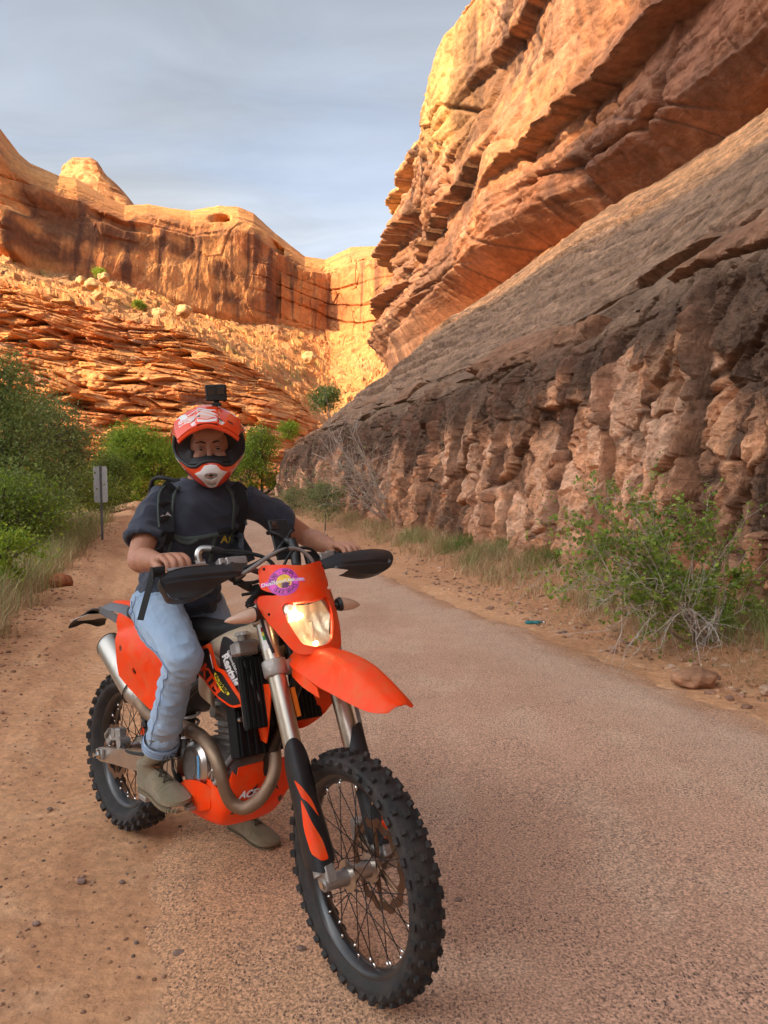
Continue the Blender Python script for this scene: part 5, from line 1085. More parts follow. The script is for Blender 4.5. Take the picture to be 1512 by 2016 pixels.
# ================================================================== RIDER
cz_, sz_ = math.cos(BROT), math.sin(BROT)
def GW(P):
    """rider frame (forward, left, up from the rear tyre's contact) to the world"""
    P = np.asarray(P, float).reshape(-1, 3); return np.stack([cz_ * P[:, 0] - sz_ * P[:, 1] - 1.0997, sz_ * P[:, 0] + cz_ * P[:, 1] + 3.2127, P[:, 2] + .004], 1)
cl_, sl_ = math.cos(LEAN), math.sin(LEAN)
def B2G(P): P = np.asarray(P, float).reshape(-1, 3); return np.stack([P[:, 0], cl_ * P[:, 1] - sl_ * P[:, 2], sl_ * P[:, 1] + cl_ * P[:, 2]], 1)
def evalmesh(V, Fc, mods):
    me = bpy.data.meshes.new('tmp'); me.from_pydata(np.asarray(V).tolist(), [], [tuple(f) for f in Fc])
    bm = bmesh.new(); bm.from_mesh(me); bmesh.ops.recalc_face_normals(bm, faces=bm.faces); bm.to_mesh(me); bm.free()
    o = bpy.data.objects.new('tmp', me); COL.objects.link(o)
    for k, a in mods:
        md = o.modifiers.new(k, k)
        for n_, v_ in a.items(): setattr(md, n_, v_)
    bpy.context.view_layer.update(); ev = o.evaluated_get(bpy.context.evaluated_depsgraph_get()); m2 = bpy.data.meshes.new_from_object(ev)
    n = len(m2.vertices); Vv = np.empty(n * 3, np.float32); m2.vertices.foreach_get('co', Vv); Nn = np.empty(n * 3, np.float32); m2.vertices.foreach_get('normal', Nn)
    Ff = [tuple(p.vertices) for p in m2.polygons]; bpy.data.objects.remove(o); bpy.data.meshes.remove(me); bpy.data.meshes.remove(m2)
    return Vv.reshape(-1, 3).astype(float), Ff, Nn.reshape(-1, 3).astype(float)
def fuse(name, shapes, vox, it, m, parent, disp=None, post=None, sm=.5):
    """melt closed shapes into one continuous surface, then push it in and out along its normals"""
    b = MB()
    for V, Fc in shapes: b.add(V, Fc)
    V, Fc, N = evalmesh(b.V, b.F, [('REMESH', dict(mode='VOXEL', voxel_size=vox, adaptivity=0.0)), ('SMOOTH', dict(factor=sm, iterations=it))])
    if disp is not None: V = V + N * disp(V, N)[:, None]
    if post is not None: V = post(V)
    me = bpy.data.meshes.new(name); me.from_pydata(GW(V).tolist(), [], Fc); me.polygons.foreach_set('use_smooth', [True] * len(me.polygons))
    for q in (m if isinstance(m, (list, tuple)) else [m]): me.materials.append(q)
    o = bpy.data.objects.new(name, me); COL.objects.link(o)
    if parent: o.parent = parent; o.matrix_parent_inverse = parent.matrix_world.inverted()
    return o
def ball(c, r, n=12):
    r = np.broadcast_to(r, (3,)); c = np.asarray(c, float); V = []; Fc = []
    for i in range(n + 1):
        ph = PI * i / n
        for k in range(2 * n): th = PI * k / n; V.append(c + r * np.array([math.sin(ph) * math.cos(th), math.sin(ph) * math.sin(th), math.cos(ph)]))
    for i in range(n):
        for k in range(2 * n): Fc.append((i * 2 * n + k, i * 2 * n + (k + 1) % (2 * n), (i + 1) * 2 * n + (k + 1) % (2 * n), (i + 1) * 2 * n + k))
    return V, Fc
def limb(P, r, n=16, k=5):
    P = crom(np.asarray(P, float), k); r = crom(np.asarray(r, float)[:, None], k)[:, 0]
    d0 = (P[0] - P[1]) / np.linalg.norm(P[0] - P[1]); d1 = (P[-1] - P[-2]) / np.linalg.norm(P[-1] - P[-2])
    P = np.concatenate([[P[0] + d0 * r[0] * .85], [P[0] + d0 * r[0] * .5], P, [P[-1] + d1 * r[-1] * .5], [P[-1] + d1 * r[-1] * .85]]); r = np.concatenate([[r[0] * .45], [r[0] * .85], r, [r[-1] * .85], [r[-1] * .45]])
    return tube(P, r, n)
def ringloft(rings, n=20, ku=5, sq=1.0):
    """rings: centre, right vector, forward vector, half width, half depth"""
    secs = []
    for c, rv, fv, w, d in rings:
        c, rv, fv = map(lambda q: np.asarray(q, float), (c, rv, fv)); secs.append([c + rv * w * math.copysign(abs(math.cos(a)) ** sq, math.cos(a)) + fv * d * math.copysign(abs(math.sin(a)) ** sq, math.sin(a)) for a in np.linspace(0, 2 * PI, n + 1)[:-1]])
    return loft(secs, ku, 1)
SKIN = mat('skin', (.47, .215, .125), .5, sss=.10, var=.12, vscale=40, bump=.25, bscale=260, dirt=(.36, .14, .085), dirt_amt=.5, dscale=30)
def jeans_mat():
    m = mat('denim', (.27, .385, .53), .85, var=.12, vscale=9, bump=.35, bscale=900, dirt=(.42, .50, .60), dirt_amt=.7, dscale=6, sheen=.2)
    return m
DEN = jeans_mat(); DEND = mat('denim_seam', (.14, .20, .33), .85); TEE = mat('tshirt_cotton', (.030, .035, .053), .92, var=.18, vscale=7, bump=.3, bscale=700, sheen=.12)
BOOT = mat('suede_boot', (.19, .15, .08), .88, var=.15, vscale=12, bump=.5, bscale=500, dirt=(.33, .23, .15), dirt_amt=.55, dscale=18, sheen=.15); SOLE = mat('boot_sole', (.22, .17, .10), .85, var=.15, dirt=(.3, .2, .13), dirt_amt=.5); LACE = mat('boot_lace', (.055, .042, .022), .9)
person = empty('person', GW([(.42, 0, .98)])[0]); tag(person, 'seated rider in navy t-shirt and light blue jeans wearing an orange helmet', 'person'); bpy.context.view_layer.update()
NAVYP = mat('pack_fabric', (.012, .013, .014), .8, var=.2, bump=.4, bscale=500); WEB = mat('grey_green_webbing', (.065, .085, .075), .8, bump=.4, bscale=900)

hd = np.array([.64, .03, 1.594]); yaw_h = math.radians(-31); fH = np.array([math.cos(yaw_h), math.sin(yaw_h), 0]); rH = np.array([fH[1], -fH[0], 0]); uH = np.array([0, 0, 1.0])
tl, pt = math.radians(3.5), math.radians(-7)     # sideways tilt, nod
fH2 = fH * math.cos(pt) + uH * math.sin(pt); uH2 = -fH * math.sin(pt) + uH * math.cos(pt); rH2 = rH
rH3 = rH2 * math.cos(tl) + uH2 * math.sin(tl) * -1; uH3 = uH2 * math.cos(tl) + rH2 * math.sin(tl)
HR = np.stack([-rH3, fH2, uH3], 1)      # local: x = rider's left, y = forward, z = up
def hp(P): return np.asarray(P, float).reshape(-1, 3) @ HR.T + hd
def hvf(VF): return hp(VF[0]), VF[1]
Rs, Ls = np.array([.532, -.125, 1.408]), np.array([.648, .212, 1.40]); Re, Le = np.array([.652, -.252, 1.212]), np.array([.680, .440, 1.258])
def bar(y, dn=0): return B2G([fs(y, 1.365, -.052)])[0]
gR, gL = bar(-.325), bar(.325); aR = bar(-.36) - bar(-.29); aR /= np.linalg.norm(aR); aL = bar(.36) - bar(.29); aL /= np.linalg.norm(aL)
def hand(g, a, elb, s):
    """hand closed round the grip; a = outward direction of the grip, s = -1 right, +1 left"""
    up = np.array([0, 0, 1.0]); fwd = np.cross(a, up) * (1 if s > 0 else -1); fwd -= a * (fwd @ a); fwd /= np.linalg.norm(fwd)
    if fwd[0] < 0: fwd = -fwd
    up = np.cross(fwd, a) * 1.0; up = up if up[2] > 0 else -up; up /= np.linalg.norm(up)
    Sh = []
    def pp(off, ang, r): return g + a * off + r * (math.cos(ang) * fwd + math.sin(ang) * up)
    D = math.radians
    wr = g + a * .012 - fwd * .098 + up * .020; wr = wr + (elb - wr) / np.linalg.norm(elb - wr) * .0
    Kn = []
    for i, off in enumerate((-.033, -.010, .013, .034)):
        r = (.0092, .0098, .0092, .0080)[i]; L = (1.0, 1.08, 1.02, .88)[i]
        k0 = pp(off * 1.02, D(118), .046 * (1.0 + .04 * (1.5 - abs(i - 1.2)))); k1 = pp(off, D(50), .0395 * L); k2 = pp(off, D(2), .032 * L); k3 = pp(off * .98, D(-42), .029); k4 = pp(off * .96, D(-85), .0285)
        Sh.append(limb([wr * .25 + k0 * .75, k0, k1, k2, k3, k4], [r * 1.15, r * 1.18, r * 1.08, r, r * .95, r * .85], 12, 4)); Kn.append(k0)
        Sh.append(ball(k0, r * 1.22, 8)); Sh.append(ball(k1, r * 1.10, 8))
    Kn = np.array(Kn)
    # palm: blends wrist and knuckles
    for i in range(4): Sh.append(limb([wr + a * (-.018 + .012 * i), (wr + Kn[i]) / 2 + up * .004 - fwd * .002, Kn[i] - fwd * .004], [.019, .0175, .0125], 12, 3))
    Sh.append(limb([wr - a * .005, g - fwd * .045 - up * .002], [.024, .020], 12, 3)); Sh.append(limb([wr + a * .02, g - fwd * .045 + a * .03 - up * .004], [.018, .016], 12, 3))
    # thumb leaves the side of the palm and wraps underneath
    t0 = wr - a * .022 + fwd * .022 - up * .006; t1 = g - a * .052 - fwd * .040 - up * .010; t2 = pp(-.050, D(-120), .030); t3 = pp(-.045, D(-60), .030)
    Sh.append(limb([t0, t1, t2, t3], [.0155, .0125, .0105, .0088], 12, 4))
    return Sh, wr
HRs, wR = hand(gR, aR, Re, -1); HLs, wL = hand(gL, aL, Le, 1)
body = HRs + HLs
for S_, E_, W_, in ((Rs, Re, wR), (Ls, Le, wL)):
    f = W_ - E_; body.append(limb([S_ * .85 + E_ * .15 - (0, 0, .01), S_ * .55 + E_ * .45, E_, E_ + f * .28, E_ + f * .62, E_ + f * .88, W_], [.046, .045, .039, .0415, .0345, .0265, .0250], 20)); 
body.append(limb([(.535, .03, 1.36), (.58, .03, 1.44), (.605, .025, 1.50), (.62, .028, 1.57)], [.065, .058, .056, .055], 20))
body.append(limb([(.42, 0, 1.02), (.46, .01, 1.16), (.53, .02, 1.32)], [.095, .095, .095], 20))
Rh, Rk, Ra = np.array([.44, -.10, 1.01]), np.array([.862, -.205, .905]), np.array([.628, -.185, .492]); Lh, Lk, La = np.array([.42, .11, .99]), np.array([.50, .30, .54]), np.array([.372, .328, .12])
for h_, k_, a_ in ((Rh, Rk, Ra), (Lh, Lk, La)): body.append(limb([h_, (h_ + k_) / 2, k_, k_ * .65 + a_ * .35, a_ * .9 + k_ * .1, a_], [.068, .058, .042, .040, .028, .026], 16))
# head: skull, brow, nose, cheeks, jaw, lips, eye sockets are left by what stands round them
H_ = [ball((0, 0, .015), (.074, .092, .095)), ball((0, .030, -.045), (.058, .062, .060)), ball((0, .058, -.088), (.030, .028, .022))]
H_ += [ball((s * .034, .068, -.022), (.026, .024, .024)) for s in (-1, 1)] + [ball((0, .084, .034), (.052, .014, .012)), ball((0, .078, .060), (.055, .020, .030))]
H_ += [limb([(0, .090, .028), (0, .101, .008), (0, .113, -.016), (0, .112, -.024)], [.008, .0085, .0105, .012], 10), ball((-.011, .104, -.025), .0075, 8), ball((.011, .104, -.025), .0075, 8)]
H_ += [limb([(-.022, .089, -.052), (0, .099, -.050), (.022, .089, -.052)], [.005, .0065, .005], 10), limb([(-.020, .089, -.061), (0, .097, -.062), (.020, .089, -.061)], [.005, .0075, .005], 10)]
H_ += [ball((s * .076, -.005, -.012), (.008, .018, .030), 8) for s in (-1, 1)] + [ball((s * .030, .080, .012), (.0155, .010, .0085), 10) for s in (-1, 1)]
body += [hvf(v) for v in H_]
bd = fuse('body', body, .0036, 3, SKIN, person)
EYE = mat('eye_white', (.38, .32, .29), .3); IRI = mat('dark_iris', (.035, .018, .01), .15); HAIR = mat('dark_hair', (.018, .010, .006), .7, bump=1, bscale=300)
def PP(name, V, Fc, m, parent, sharp=40):
    o = OB(name, GW(V), Fc, m, None, sharp); o.parent = parent; o.matrix_parent_inverse = parent.matrix_world.inverted(); return o
for s in (-1, 1):
    V, Fq = ball(hp([(s * .030, .0815, .012)])[0], .0118, 12); ey = PP('eye', V, Fq, EYE, bd, None)
    V, Fq = lathe([(0, .0001), (0, .0060), (-.001, .0068)], hp([(s * .030 + .0005, .0935, .0108)])[0], fH2, 16); PP('iris', V, Fq, IRI, bd, None)
    V, Fq = patch([hp([(s * .030 + .0155 * k, .0905 - .006 * k * k, .0190 - .005 * k * k) for k in (-1, -.5, 0, .5, 1)]), hp([(s * .030 + .015 * k, .0965 - .007 * k * k, .0120 - .002 * k * k) for k in (-1, -.5, 0, .5, 1)])], 3, 3); V, Fq = solid(V, Fq, .002); PP('eyelid', V, Fq, SKIN, bd, None)
    V, Fq = tube(hp([(s * (.012 + .012 * k), .0965 - .0035 * k, .0300 + .0045 * math.sin(k * 1.05)) for k in (0, .8, 1.6, 2.4, 3.0)]), [.0026, .0042, .0042, .0034, .0014], 8); PP('eyebrow', V, Fq, HAIR, bd, None)
# ---- t-shirt
fT = np.array([math.cos(math.radians(-21)), math.sin(math.radians(-21)), 0]); rT = np.array([fT[1], -fT[0], 0]); fP = np.array([math.cos(math.radians(-6)), math.sin(math.radians(-6)), 0]); rP = np.array([fP[1], -fP[0], 0])
def mixv(a, b, t): v = a * (1 - t) + b * t; return v / np.linalg.norm(v)
rings = []
for z, cx, cy, w_, d_, t in ((.965, .44, .0, .160, .120, 0), (1.03, .45, .0, .166, .132, .1), (1.12, .475, .005, .163, .130, .3), (1.22, .505, .012, .166, .128, .6), (1.31, .54, .022, .176, .130, .9), (1.38, .568, .035, .182, .120, 1), (1.43, .580, .040, .168, .100, 1), (1.462, .590, .038, .125, .080, 1), (1.482, .597, .034, .090, .068, 1)):
    rings.append(((cx, cy, z), mixv(rP, rT, t), mixv(fP, fT, t), w_, d_))
sh = [ringloft(rings, 24, 5, .88)]
for S_, E_, l, s in ((Rs, Re, .70, -1), (Ls, Le, .60, 1)):
    d = (E_ - S_) / np.linalg.norm(E_ - S_); L = np.linalg.norm(E_ - S_)
    P = crom([S_ - d * .02 + rT * (.02 * s), S_ + d * .05, S_ + d * L * .38, S_ + d * L * l + np.array([0, 0, -.006])], 5); r = crom(np.array([.062, .066, .067, .069])[:, None], 5)[:, 0]
    sh.append(tube(P, r, 22))
def tdisp(V, N):
    x, y, z = V[:, 0], V[:, 1], V[:, 2]; a = x * .7 + y * .7
    d = .012 * vnoise(x * 9 + z * 3, y * 9, z * 7, 201) + .0065 * vnoise((x + y) * 14 + z * 9, z * 12, 0., 202) - .017 * np.abs(vnoise(x * 7 + z * 9, y * 7 - z * 4, z * 2, 203)) - .010 * np.abs(vnoise(x * 16 - z * 10, y * 14 + z * 14, z * 4, 205)) ** .75
    lowf = sstep(1.22, 1.02, z); d += lowf * .016 * (np.abs(vnoise(x * 3 + y * 3, z * 22, 0., 204)) - .3)
    for S_, E_, l in ((Rs, Re, .70), (Ls, Le, .60)):
        u = (E_ - S_) / np.linalg.norm(E_ - S_); L = np.linalg.norm(E_ - S_); q = (V - S_) @ u / L; rad = np.linalg.norm((V - S_) - np.outer(q * L, u), axis=1)
        m_ = (rad < .11) * sstep(l - .22, l, q); d += m_ * (.005 + .007 * np.sin(np.arctan2(V[:, 2] - S_[2], V[:, 1] - S_[1]) * 5 + 9 * q)) - .016 * sstep(l - .015, l + .01, q) * (rad < .054)
    return d
tee = fuse('tshirt', sh, .0055, 2, TEE, person, tdisp)
cpts = [hp([(0, 0, 0)])[0] * 0 + np.array([.601, .034, 1.484]) + rT * .082 * math.cos(a) + fT * .066 * math.sin(a) + np.array([0, 0, -.012 * max(0, math.sin(a))]) for a in np.linspace(0, 2 * PI, 25)[:-1]]
V, Fq = tube(cpts, .0085, 8, closed=True); PP('collar', V, Fq, TEE, tee, None)
# chest pocket print
def surf_on(o_pt, dirv, nrm_off):
    """nearest shirt point along a ray, in the rider frame"""
    w0 = GW([o_pt])[0]; w1 = GW([np.asarray(o_pt) + dirv])[0]; d = Vector(w1 - w0).normalized(); ok, loc, nn, i = tee.ray_cast(tee.matrix_world.inverted() @ Vector(w0), d)
    if not ok: return np.asarray(o_pt) + np.asarray(dirv) * .3
    loc = tee.matrix_world @ loc; l = np.array(loc) - np.array(d) * nrm_off; x, y = l[0] + 1.0997, l[1] - 3.2127; return np.array([cz_ * x + sz_ * y, -sz_ * x + cz_ * y, l[2] - .004])
tee.data.update(); bpy.context.view_layer.update()
PRN = mat('yellow_shirt_print', (.80, .60, .06), .8, var=.2, vscale=60)
def chest(a, b, off=.0055):
    """a: metres to the rider's left of the breastbone, b: height"""
    c_ = np.array([.56, .03, b]) - rT * a + fT * .40; return surf_on(c_, -fT, off)
for ch, a_, sz in (('A', .082, .040), ('C', .126, .040)):
    V2, F2 = text2d(ch, sz, .03); PP('lettering', [chest(a_ + x, 1.262 + y) for x, y in V2], F2, PRN, tee, None)
V, Fq = tri2d([(.110, 1.286), (.097, 1.264), (.104, 1.264), (.098, 1.242), (.115, 1.268), (.107, 1.268), (.116, 1.286)], sp=.01); PP('lightning_bolt_print', [chest(*v) for v in V], Fq, PRN, tee, None)
V, Fq = tri2d(rnd([(.060, 1.292), (.148, 1.292), (.148, 1.185), (.105, 1.170), (.060, 1.185)], 1, .1), sp=.015); V, Fq = solid([chest(a, b, .002) for a, b in V], Fq, -.0012); PP('chest_pocket', V, Fq, TEE, tee, 30)
# ---- jeans
hip = [ringloft([((.40, .0, .93), rP, fP, .10, .09), ((.405, .0, .965), rP, fP, .155, .120), ((.42, 0, 1.02), rP, fP, .165, .128), ((.44, 0, 1.07), rP, fP, .160, .122)], 20, 4)]
kd = (Rk - Rh); sd_ = (Ra - Rk)
hip.append(limb([Rh + (-.02, .02, 0), Rh + kd * .25, Rh + kd * .55, Rh + kd * .85, Rk + (.004, 0, -.004), Rk + sd_ * .18, Rk + sd_ * .38, Rk + sd_ * .58, Rk + sd_ * .78], [.095, .098, .087, .073, .067, .062, .060, .059, .059], 22, 6))
kd2 = Lk - Lh; sd2 = La - Lk; hip.append(limb([Lh, Lh + kd2 * .3, Lh + kd2 * .6, Lk, Lk + sd2 * .35, Lk + sd2 * .8], [.100, .096, .084, .072, .068, .066], 20, 6))
def jdisp(V, N):
    x, y, z = V[:, 0], V[:, 1], V[:, 2]
    kn = np.linalg.norm(V - Rk, axis=1); back = np.exp(-((np.linalg.norm(V - (Rk + np.array([-.075, 0, -.045])), axis=1)) / .10) ** 2)
    q = (V - Rk) @ (sd_ / np.linalg.norm(sd_)); hm = np.exp(-((q - .31) / .07) ** 2) * (y < 0)
    d = .006 * vnoise(x * 8, y * 8, z * 8, 211) - .010 * np.abs(vnoise(x * 9 + z * 10, y * 8, z * 11, 212)) - .006 * np.abs(vnoise(x * 22 + z * 26, y * 18, z * 24, 219)) ** .7
    d -= back * .013 * np.abs(np.sin(62 * (x * .55 + z * .85) + 2.5 * vnoise(x * 12, y * 12, z * 12, 213)))
    d += hm * .0035 * np.sin(95 * z + 22 * x + 3 * vnoise(x * 14, y * 14, z * 14, 214)); d += .002 * np.sin(70 * z + 30 * x) * np.exp(-((q - .17) / .07) ** 2) * (y < 0) * sstep(-.2, .4, vnoise(x * 14, y * 14, z * 6, 218))
    gr = np.exp(-((np.linalg.norm(V - (Rh + np.array([.03, -.02, .0])), axis=1)) / .13) ** 2); d -= gr * .018 * np.abs(np.sin(55 * (x * .9 - z * .5) + 2 * vnoise(x * 10, y * 10, z * 10, 215)))
    return d
jn = fuse('jeans', hip, .005, 2, DEN, person, jdisp)
# turned hem, outer seam and pocket stitching
def legring(c, d, r, n=28):
    d = d / np.linalg.norm(d); a = np.cross(d, (0, 1, 0)); a /= np.linalg.norm(a); b = np.cross(d, a); return [c + r * (a * math.cos(t) + b * math.sin(t)) for t in np.linspace(0, 2 * PI, n + 1)[:-1]]
c0 = Rk + sd_ * .78; c1 = Rk + sd_ * .855; V, Fq = loft([legring(c0 + (c1 - c0) * f, sd_, r, 24) for f, r in ((0, .0600), (.1, .0615), (.5, .0620), (.9, .0622), (1.0, .0610), (1.0, .055), (.7, .053))], 3, 1, False); PP('hem', V, Fq, DEN, jn, None)
for off in (.012, .024):
    V, Fq = tube(legring(c1 - sd_ / np.linalg.norm(sd_) * off, sd_, .0628, 40), .0009, 4, closed=True); PP('stitching', V, Fq, DEND, jn, None)
def onmesh(o, p, off=.001):
    ok, loc, nn, i = o.closest_point_on_mesh(o.matrix_world.inverted() @ Vector(GW([p])[0]))
    l = np.array(o.matrix_world @ (loc + nn * off)); x, y = l[0] + 1.0997, l[1] - 3.2127; return np.array([cz_ * x + sz_ * y, -sz_ * x + cz_ * y, l[2] - .004])
bpy.context.view_layer.update()
def seam(pts, r=.0016, n=40, name='seam'):
    P = crom(pts, 10); P = np.array([onmesh(jn, p, .0022) for p in P]); V, Fq = tube(P, r, 5); return PP(name, V, Fq, DEND, jn, None)
seam([Rh + (.0, -.13, .03), Rh + kd * .3 + (.02, -.12, -.03), Rh + kd * .6 + (.02, -.12, -.04), Rk + (.02, -.11, -.03), Rk + sd_ * .3 + (.03, -.10, 0), Rk + sd_ * .6 + (.03, -.09, 0), Rk + sd_ * .80 + (.03, -.09, 0)], .0015)
seam([Rh + (.02, -.13, .07), Rh + (.05, -.12, .04), Rh + (.02, -.14, .0), Rh + (-.02, -.14, -.01)], .0015); seam([(.58, -.02, 1.03), (.60, -.05, .985), (.59, -.10, .98)], .0015)
# ---- boots
def boot(ank, heel, toe, roll_, parent, sideways):
    """ank: ankle joint; heel/toe: ends of the sole"""
    heel, toe, ank = map(np.array, (heel, toe, ank)); f = toe - heel; L = np.linalg.norm(f); f = f / L; up = np.array(roll_, float); up = up - f * (up @ f); up /= np.linalg.norm(up); r = np.cross(f, up)
    P = lambda a, b, c: heel + f * (a * L) + r * b + up * c
    sec = []
    for a, w_, b0, h_ in ((.0, .022, .02, .055), (.035, .034, .018, .085), (.16, .038, .016, .100), (.34, .038, .016, .098), (.50, .043, .016, .086), (.64, .050, .016, .070), (.78, .052, .016, .056), (.90, .046, .017, .046), (.975, .028, .020, .036), (1.0, .010, .024, .028)):
        sec.append([P(a, w_ * cx, b0 + (h_ - b0) * cy) for cx, cy in ((-.75, 0), (-1.0, .14), (-1.0, .42), (-.74, .80), (0, 1.0), (.74, .80), (1.0, .42), (1.0, .14), (.75, 0), (0, 0))])
    sh_ = [loft(sec, 4, 2)]
    top = ank + (ank - P(.17, 0, .09)) * .0; sk = (Rk if sideways < 0 else Lk) - ank; sk /= np.linalg.norm(sk)
    sh_.append(ringloft([(P(.19, 0, .035), r, f, .036, .055), (P(.19, 0, .075), r, f, .040, .060), (P(.17, 0, .105), r, f, .041, .052), (ank + sk * .02, r, f, .045, .052), (ank + sk * .085, r, f, .050, .055), (ank + sk * .125, r, f, .052, .056)], 18, 4))
    def bdis(V, N):
        a = (V - heel) @ f / L; c = (V - heel) @ up
        return .0016 * vnoise(V[:, 0] * 60, V[:, 1] * 60, V[:, 2] * 60, 231) - .0028 * np.exp(-((a - .60 - .3 * (c - .05)) / .015) ** 2) - .0024 * np.exp(-((a - .66) / .012) ** 2) - .003 * np.exp(-((c - .125) / .006) ** 2) - .0028 * np.exp(-((c - .038 - .02 * a) / .004) ** 2) * sstep(.3, .1, a)
    b = fuse('boot', sh_, .0042, 2, BOOT, parent, bdis)
    # sole with welt and lugs
    o2 = [(0.0, .012), (.02, .027), (.10, .037), (.30, .037), (.45, .039), (.62, .049), (.78, .053), (.90, .047), (.98, .030), (1.012, .010)]
    out = [(a, w_) for a, w_ in o2] + [(a, -w_) for a, w_ in o2[::-1]]; V2, F2 = tri2d([(a * L, w_) for a, w_ in rnd(out, 1, .2)], sp=.03)
    V, Fq = solid([P(x / L, y, .020 + .004 * sstep(.85, 1, x / L)) for x, y in V2], F2, .013); so = PP('sole', V, Fq, SOLE, b, 40)
    m = MB(); n = 26; R_ = np.stack([f, r, up], 1)
    for s_ in (-1, 1):
        for k in range(n):
            a = .02 + .96 * k / (n - 1); w_ = np.interp(a, [q[0] for q in o2], [q[1] for q in o2]); m.add(*box(P(a, s_ * (w_ - .006), .006), (.0075, .016, .012), R_, .2))
    o3 = PP('sole_lugs', m.V, m.F, SOLE, b, 30); o3['kind'] = 'stuff'
    # tongue and laces
    bpy.context.view_layer.update()
    eL, eR = [], []
    cl3 = crom([P(.63, 0, .085), P(.50, 0, .105), P(.36, 0, .125), ank + f * .062 + up * .0, ank + f * .062 + sk * .035, ank + f * .062 + sk * .055], 6)
    for k in range(7):
        q = cl3[int(round(k / 6 * (len(cl3) - 1)))]; w_ = .021 + .003 * k / 6; eL.append(onmesh(b, q - r * w_, .0025)); eR.append(onmesh(b, q + r * w_, .0025))
    for k in range(7):
        for A, B_ in ((eL[k], eR[k]),) + (((eL[k], eR[k + 1]), (eR[k], eL[k + 1])) if k < 6 else ()):
            mid = onmesh(b, (A + B_) / 2, .0045); V, Fq = stube([A, (A * .6 + mid * .4) + up * .001, mid, (B_ * .6 + mid * .4) + up * .001, B_], .0021, 5, 3); PP('lace', V, Fq, LACE, b, None)
    kt = (eL[6] + eR[6]) / 2 + f * .008
    for s_ in (-1, 1): V, Fq = stube([kt, kt + r * s_ * .022 + f * .012 - up * .004, kt + r * s_ * .030 + f * .010 - up * .026, kt + r * s_ * .012 + f * .012 - up * .018, kt], .0017, 5, 5); PP('lace', V, Fq, LACE, b, None); V, Fq = stube([kt, kt + r * s_ * .012 + f * .016 - up * .02, kt + r * s_ * .018 + f * .020 - up * .055], .0017, 5, 5); PP('lace', V, Fq, LACE, b, None)
    return b
boot(Ra, (.535, -.185, .376), (.815, -.178, .372), (0, -.05, 1), person, -1)
boot(La, (.300, .325, -.006), (.612, .335, -.006), (0, 0, 1), person, 1)
# ---- helmet
HO = mat('helmet_orange', (.88, .062, .006), .22, coat=.6, var=.04, dirt=(.6, .2, .1), dirt_amt=.1); HW = mat('helmet_white', (.78, .75, .72), .25, coat=.5, var=.04); HK = mat('helmet_rubber', (.018, .017, .018), .6); HL = mat('helmet_lining', (.045, .038, .038), .9, bump=.4, bscale=300); HPK = mat('helmet_pale_print', (.80, .42, .34), .3, coat=.4)
def HS(az, el, off=0.0):
    """outer shell; az 0 = straight ahead, el = elevation (radians)"""
    ca, sa, ce, se = math.cos(az), math.sin(az), math.cos(el), math.sin(el)
    rx, ry, rz = .128, .150, .150
    jaw = sstep(math.radians(-4), math.radians(-34), el); fr_ = max(0, ca) ** 1.5
    ry = ry + jaw * fr_ * .050; rz = rz + .010 * jaw * fr_; rx = rx - jaw * .006 * 1; rz = rz - .028 * jaw * (1 - fr_)
    r = 1 / math.sqrt((ce * sa / rx) ** 2 + (ce * ca / ry) ** 2 + (se / rz) ** 2) + off
    return hp([(-sa * ce * r, ca * ce * r - .005, se * r + .012)])[0]
D = math.radians
port = [(-66, 24), (-60, 31), (-30, 35), (0, 36), (30, 35), (60, 31), (66, 24), (69, 2), (64, -10), (48, -17), (30, -22), (18, -21), (10, -16), (0, -14.5), (-10, -16), (-18, -21), (-30, -22), (-48, -17), (-64, -10), (-69, 2)]
portr = rnd([(D(a), D(b)) for a, b in port], 2, .2)
lo = lambda a: -47 - 12 * max(0, math.cos(D(a))) + 6 * (1 - max(0, math.cos(D(a)))) * (abs(a) > 60)
outl = [(D(a), D(lo(a))) for a in np.linspace(-179.9, 179.9, 48)] + [(D(179.9), D(89.5)), (D(-179.9), D(89.5))]
V2, F2 = tri2d(outl, [portr], sp=D(4.2)); V, Fq = solid([HS(a, e) for a, e in V2], [f[::-1] for f in F2], .006); helm = PP('helmet', V, Fq, HO, person, 45)
# white lines and orange-dark graphics on the shell
def hdec(poly, m_, off=.0012, par=None, sp=4): V2, F2 = tri2d([(D(a), D(b)) for a, b in poly], sp=D(sp)); return PP('helmet_graphic', [HS(a, e, off) for a, e in V2], F2, m_, par or helm, None)
for s in (-1, 1):
    hdec([(s * a, b) for a, b in [(78, 30), (95, 36), (110, 20), (96, 6), (84, 10), (90, 22)]], HW); hdec([(s * a, b) for a, b in [(72, -12), (84, -6), (80, -20), (60, -30), (44, -33), (60, -26)]], HW, .0012); hdec([(s * a, b) for a, b in [(40, -38), (62, -34), (58, -42), (42, -46)]], HK, .0012)
    hdec([(s * a, b) for a, b in [(84, -22), (92, -14), (98, -30), (90, -38), (76, -40)]], HW, .0012)
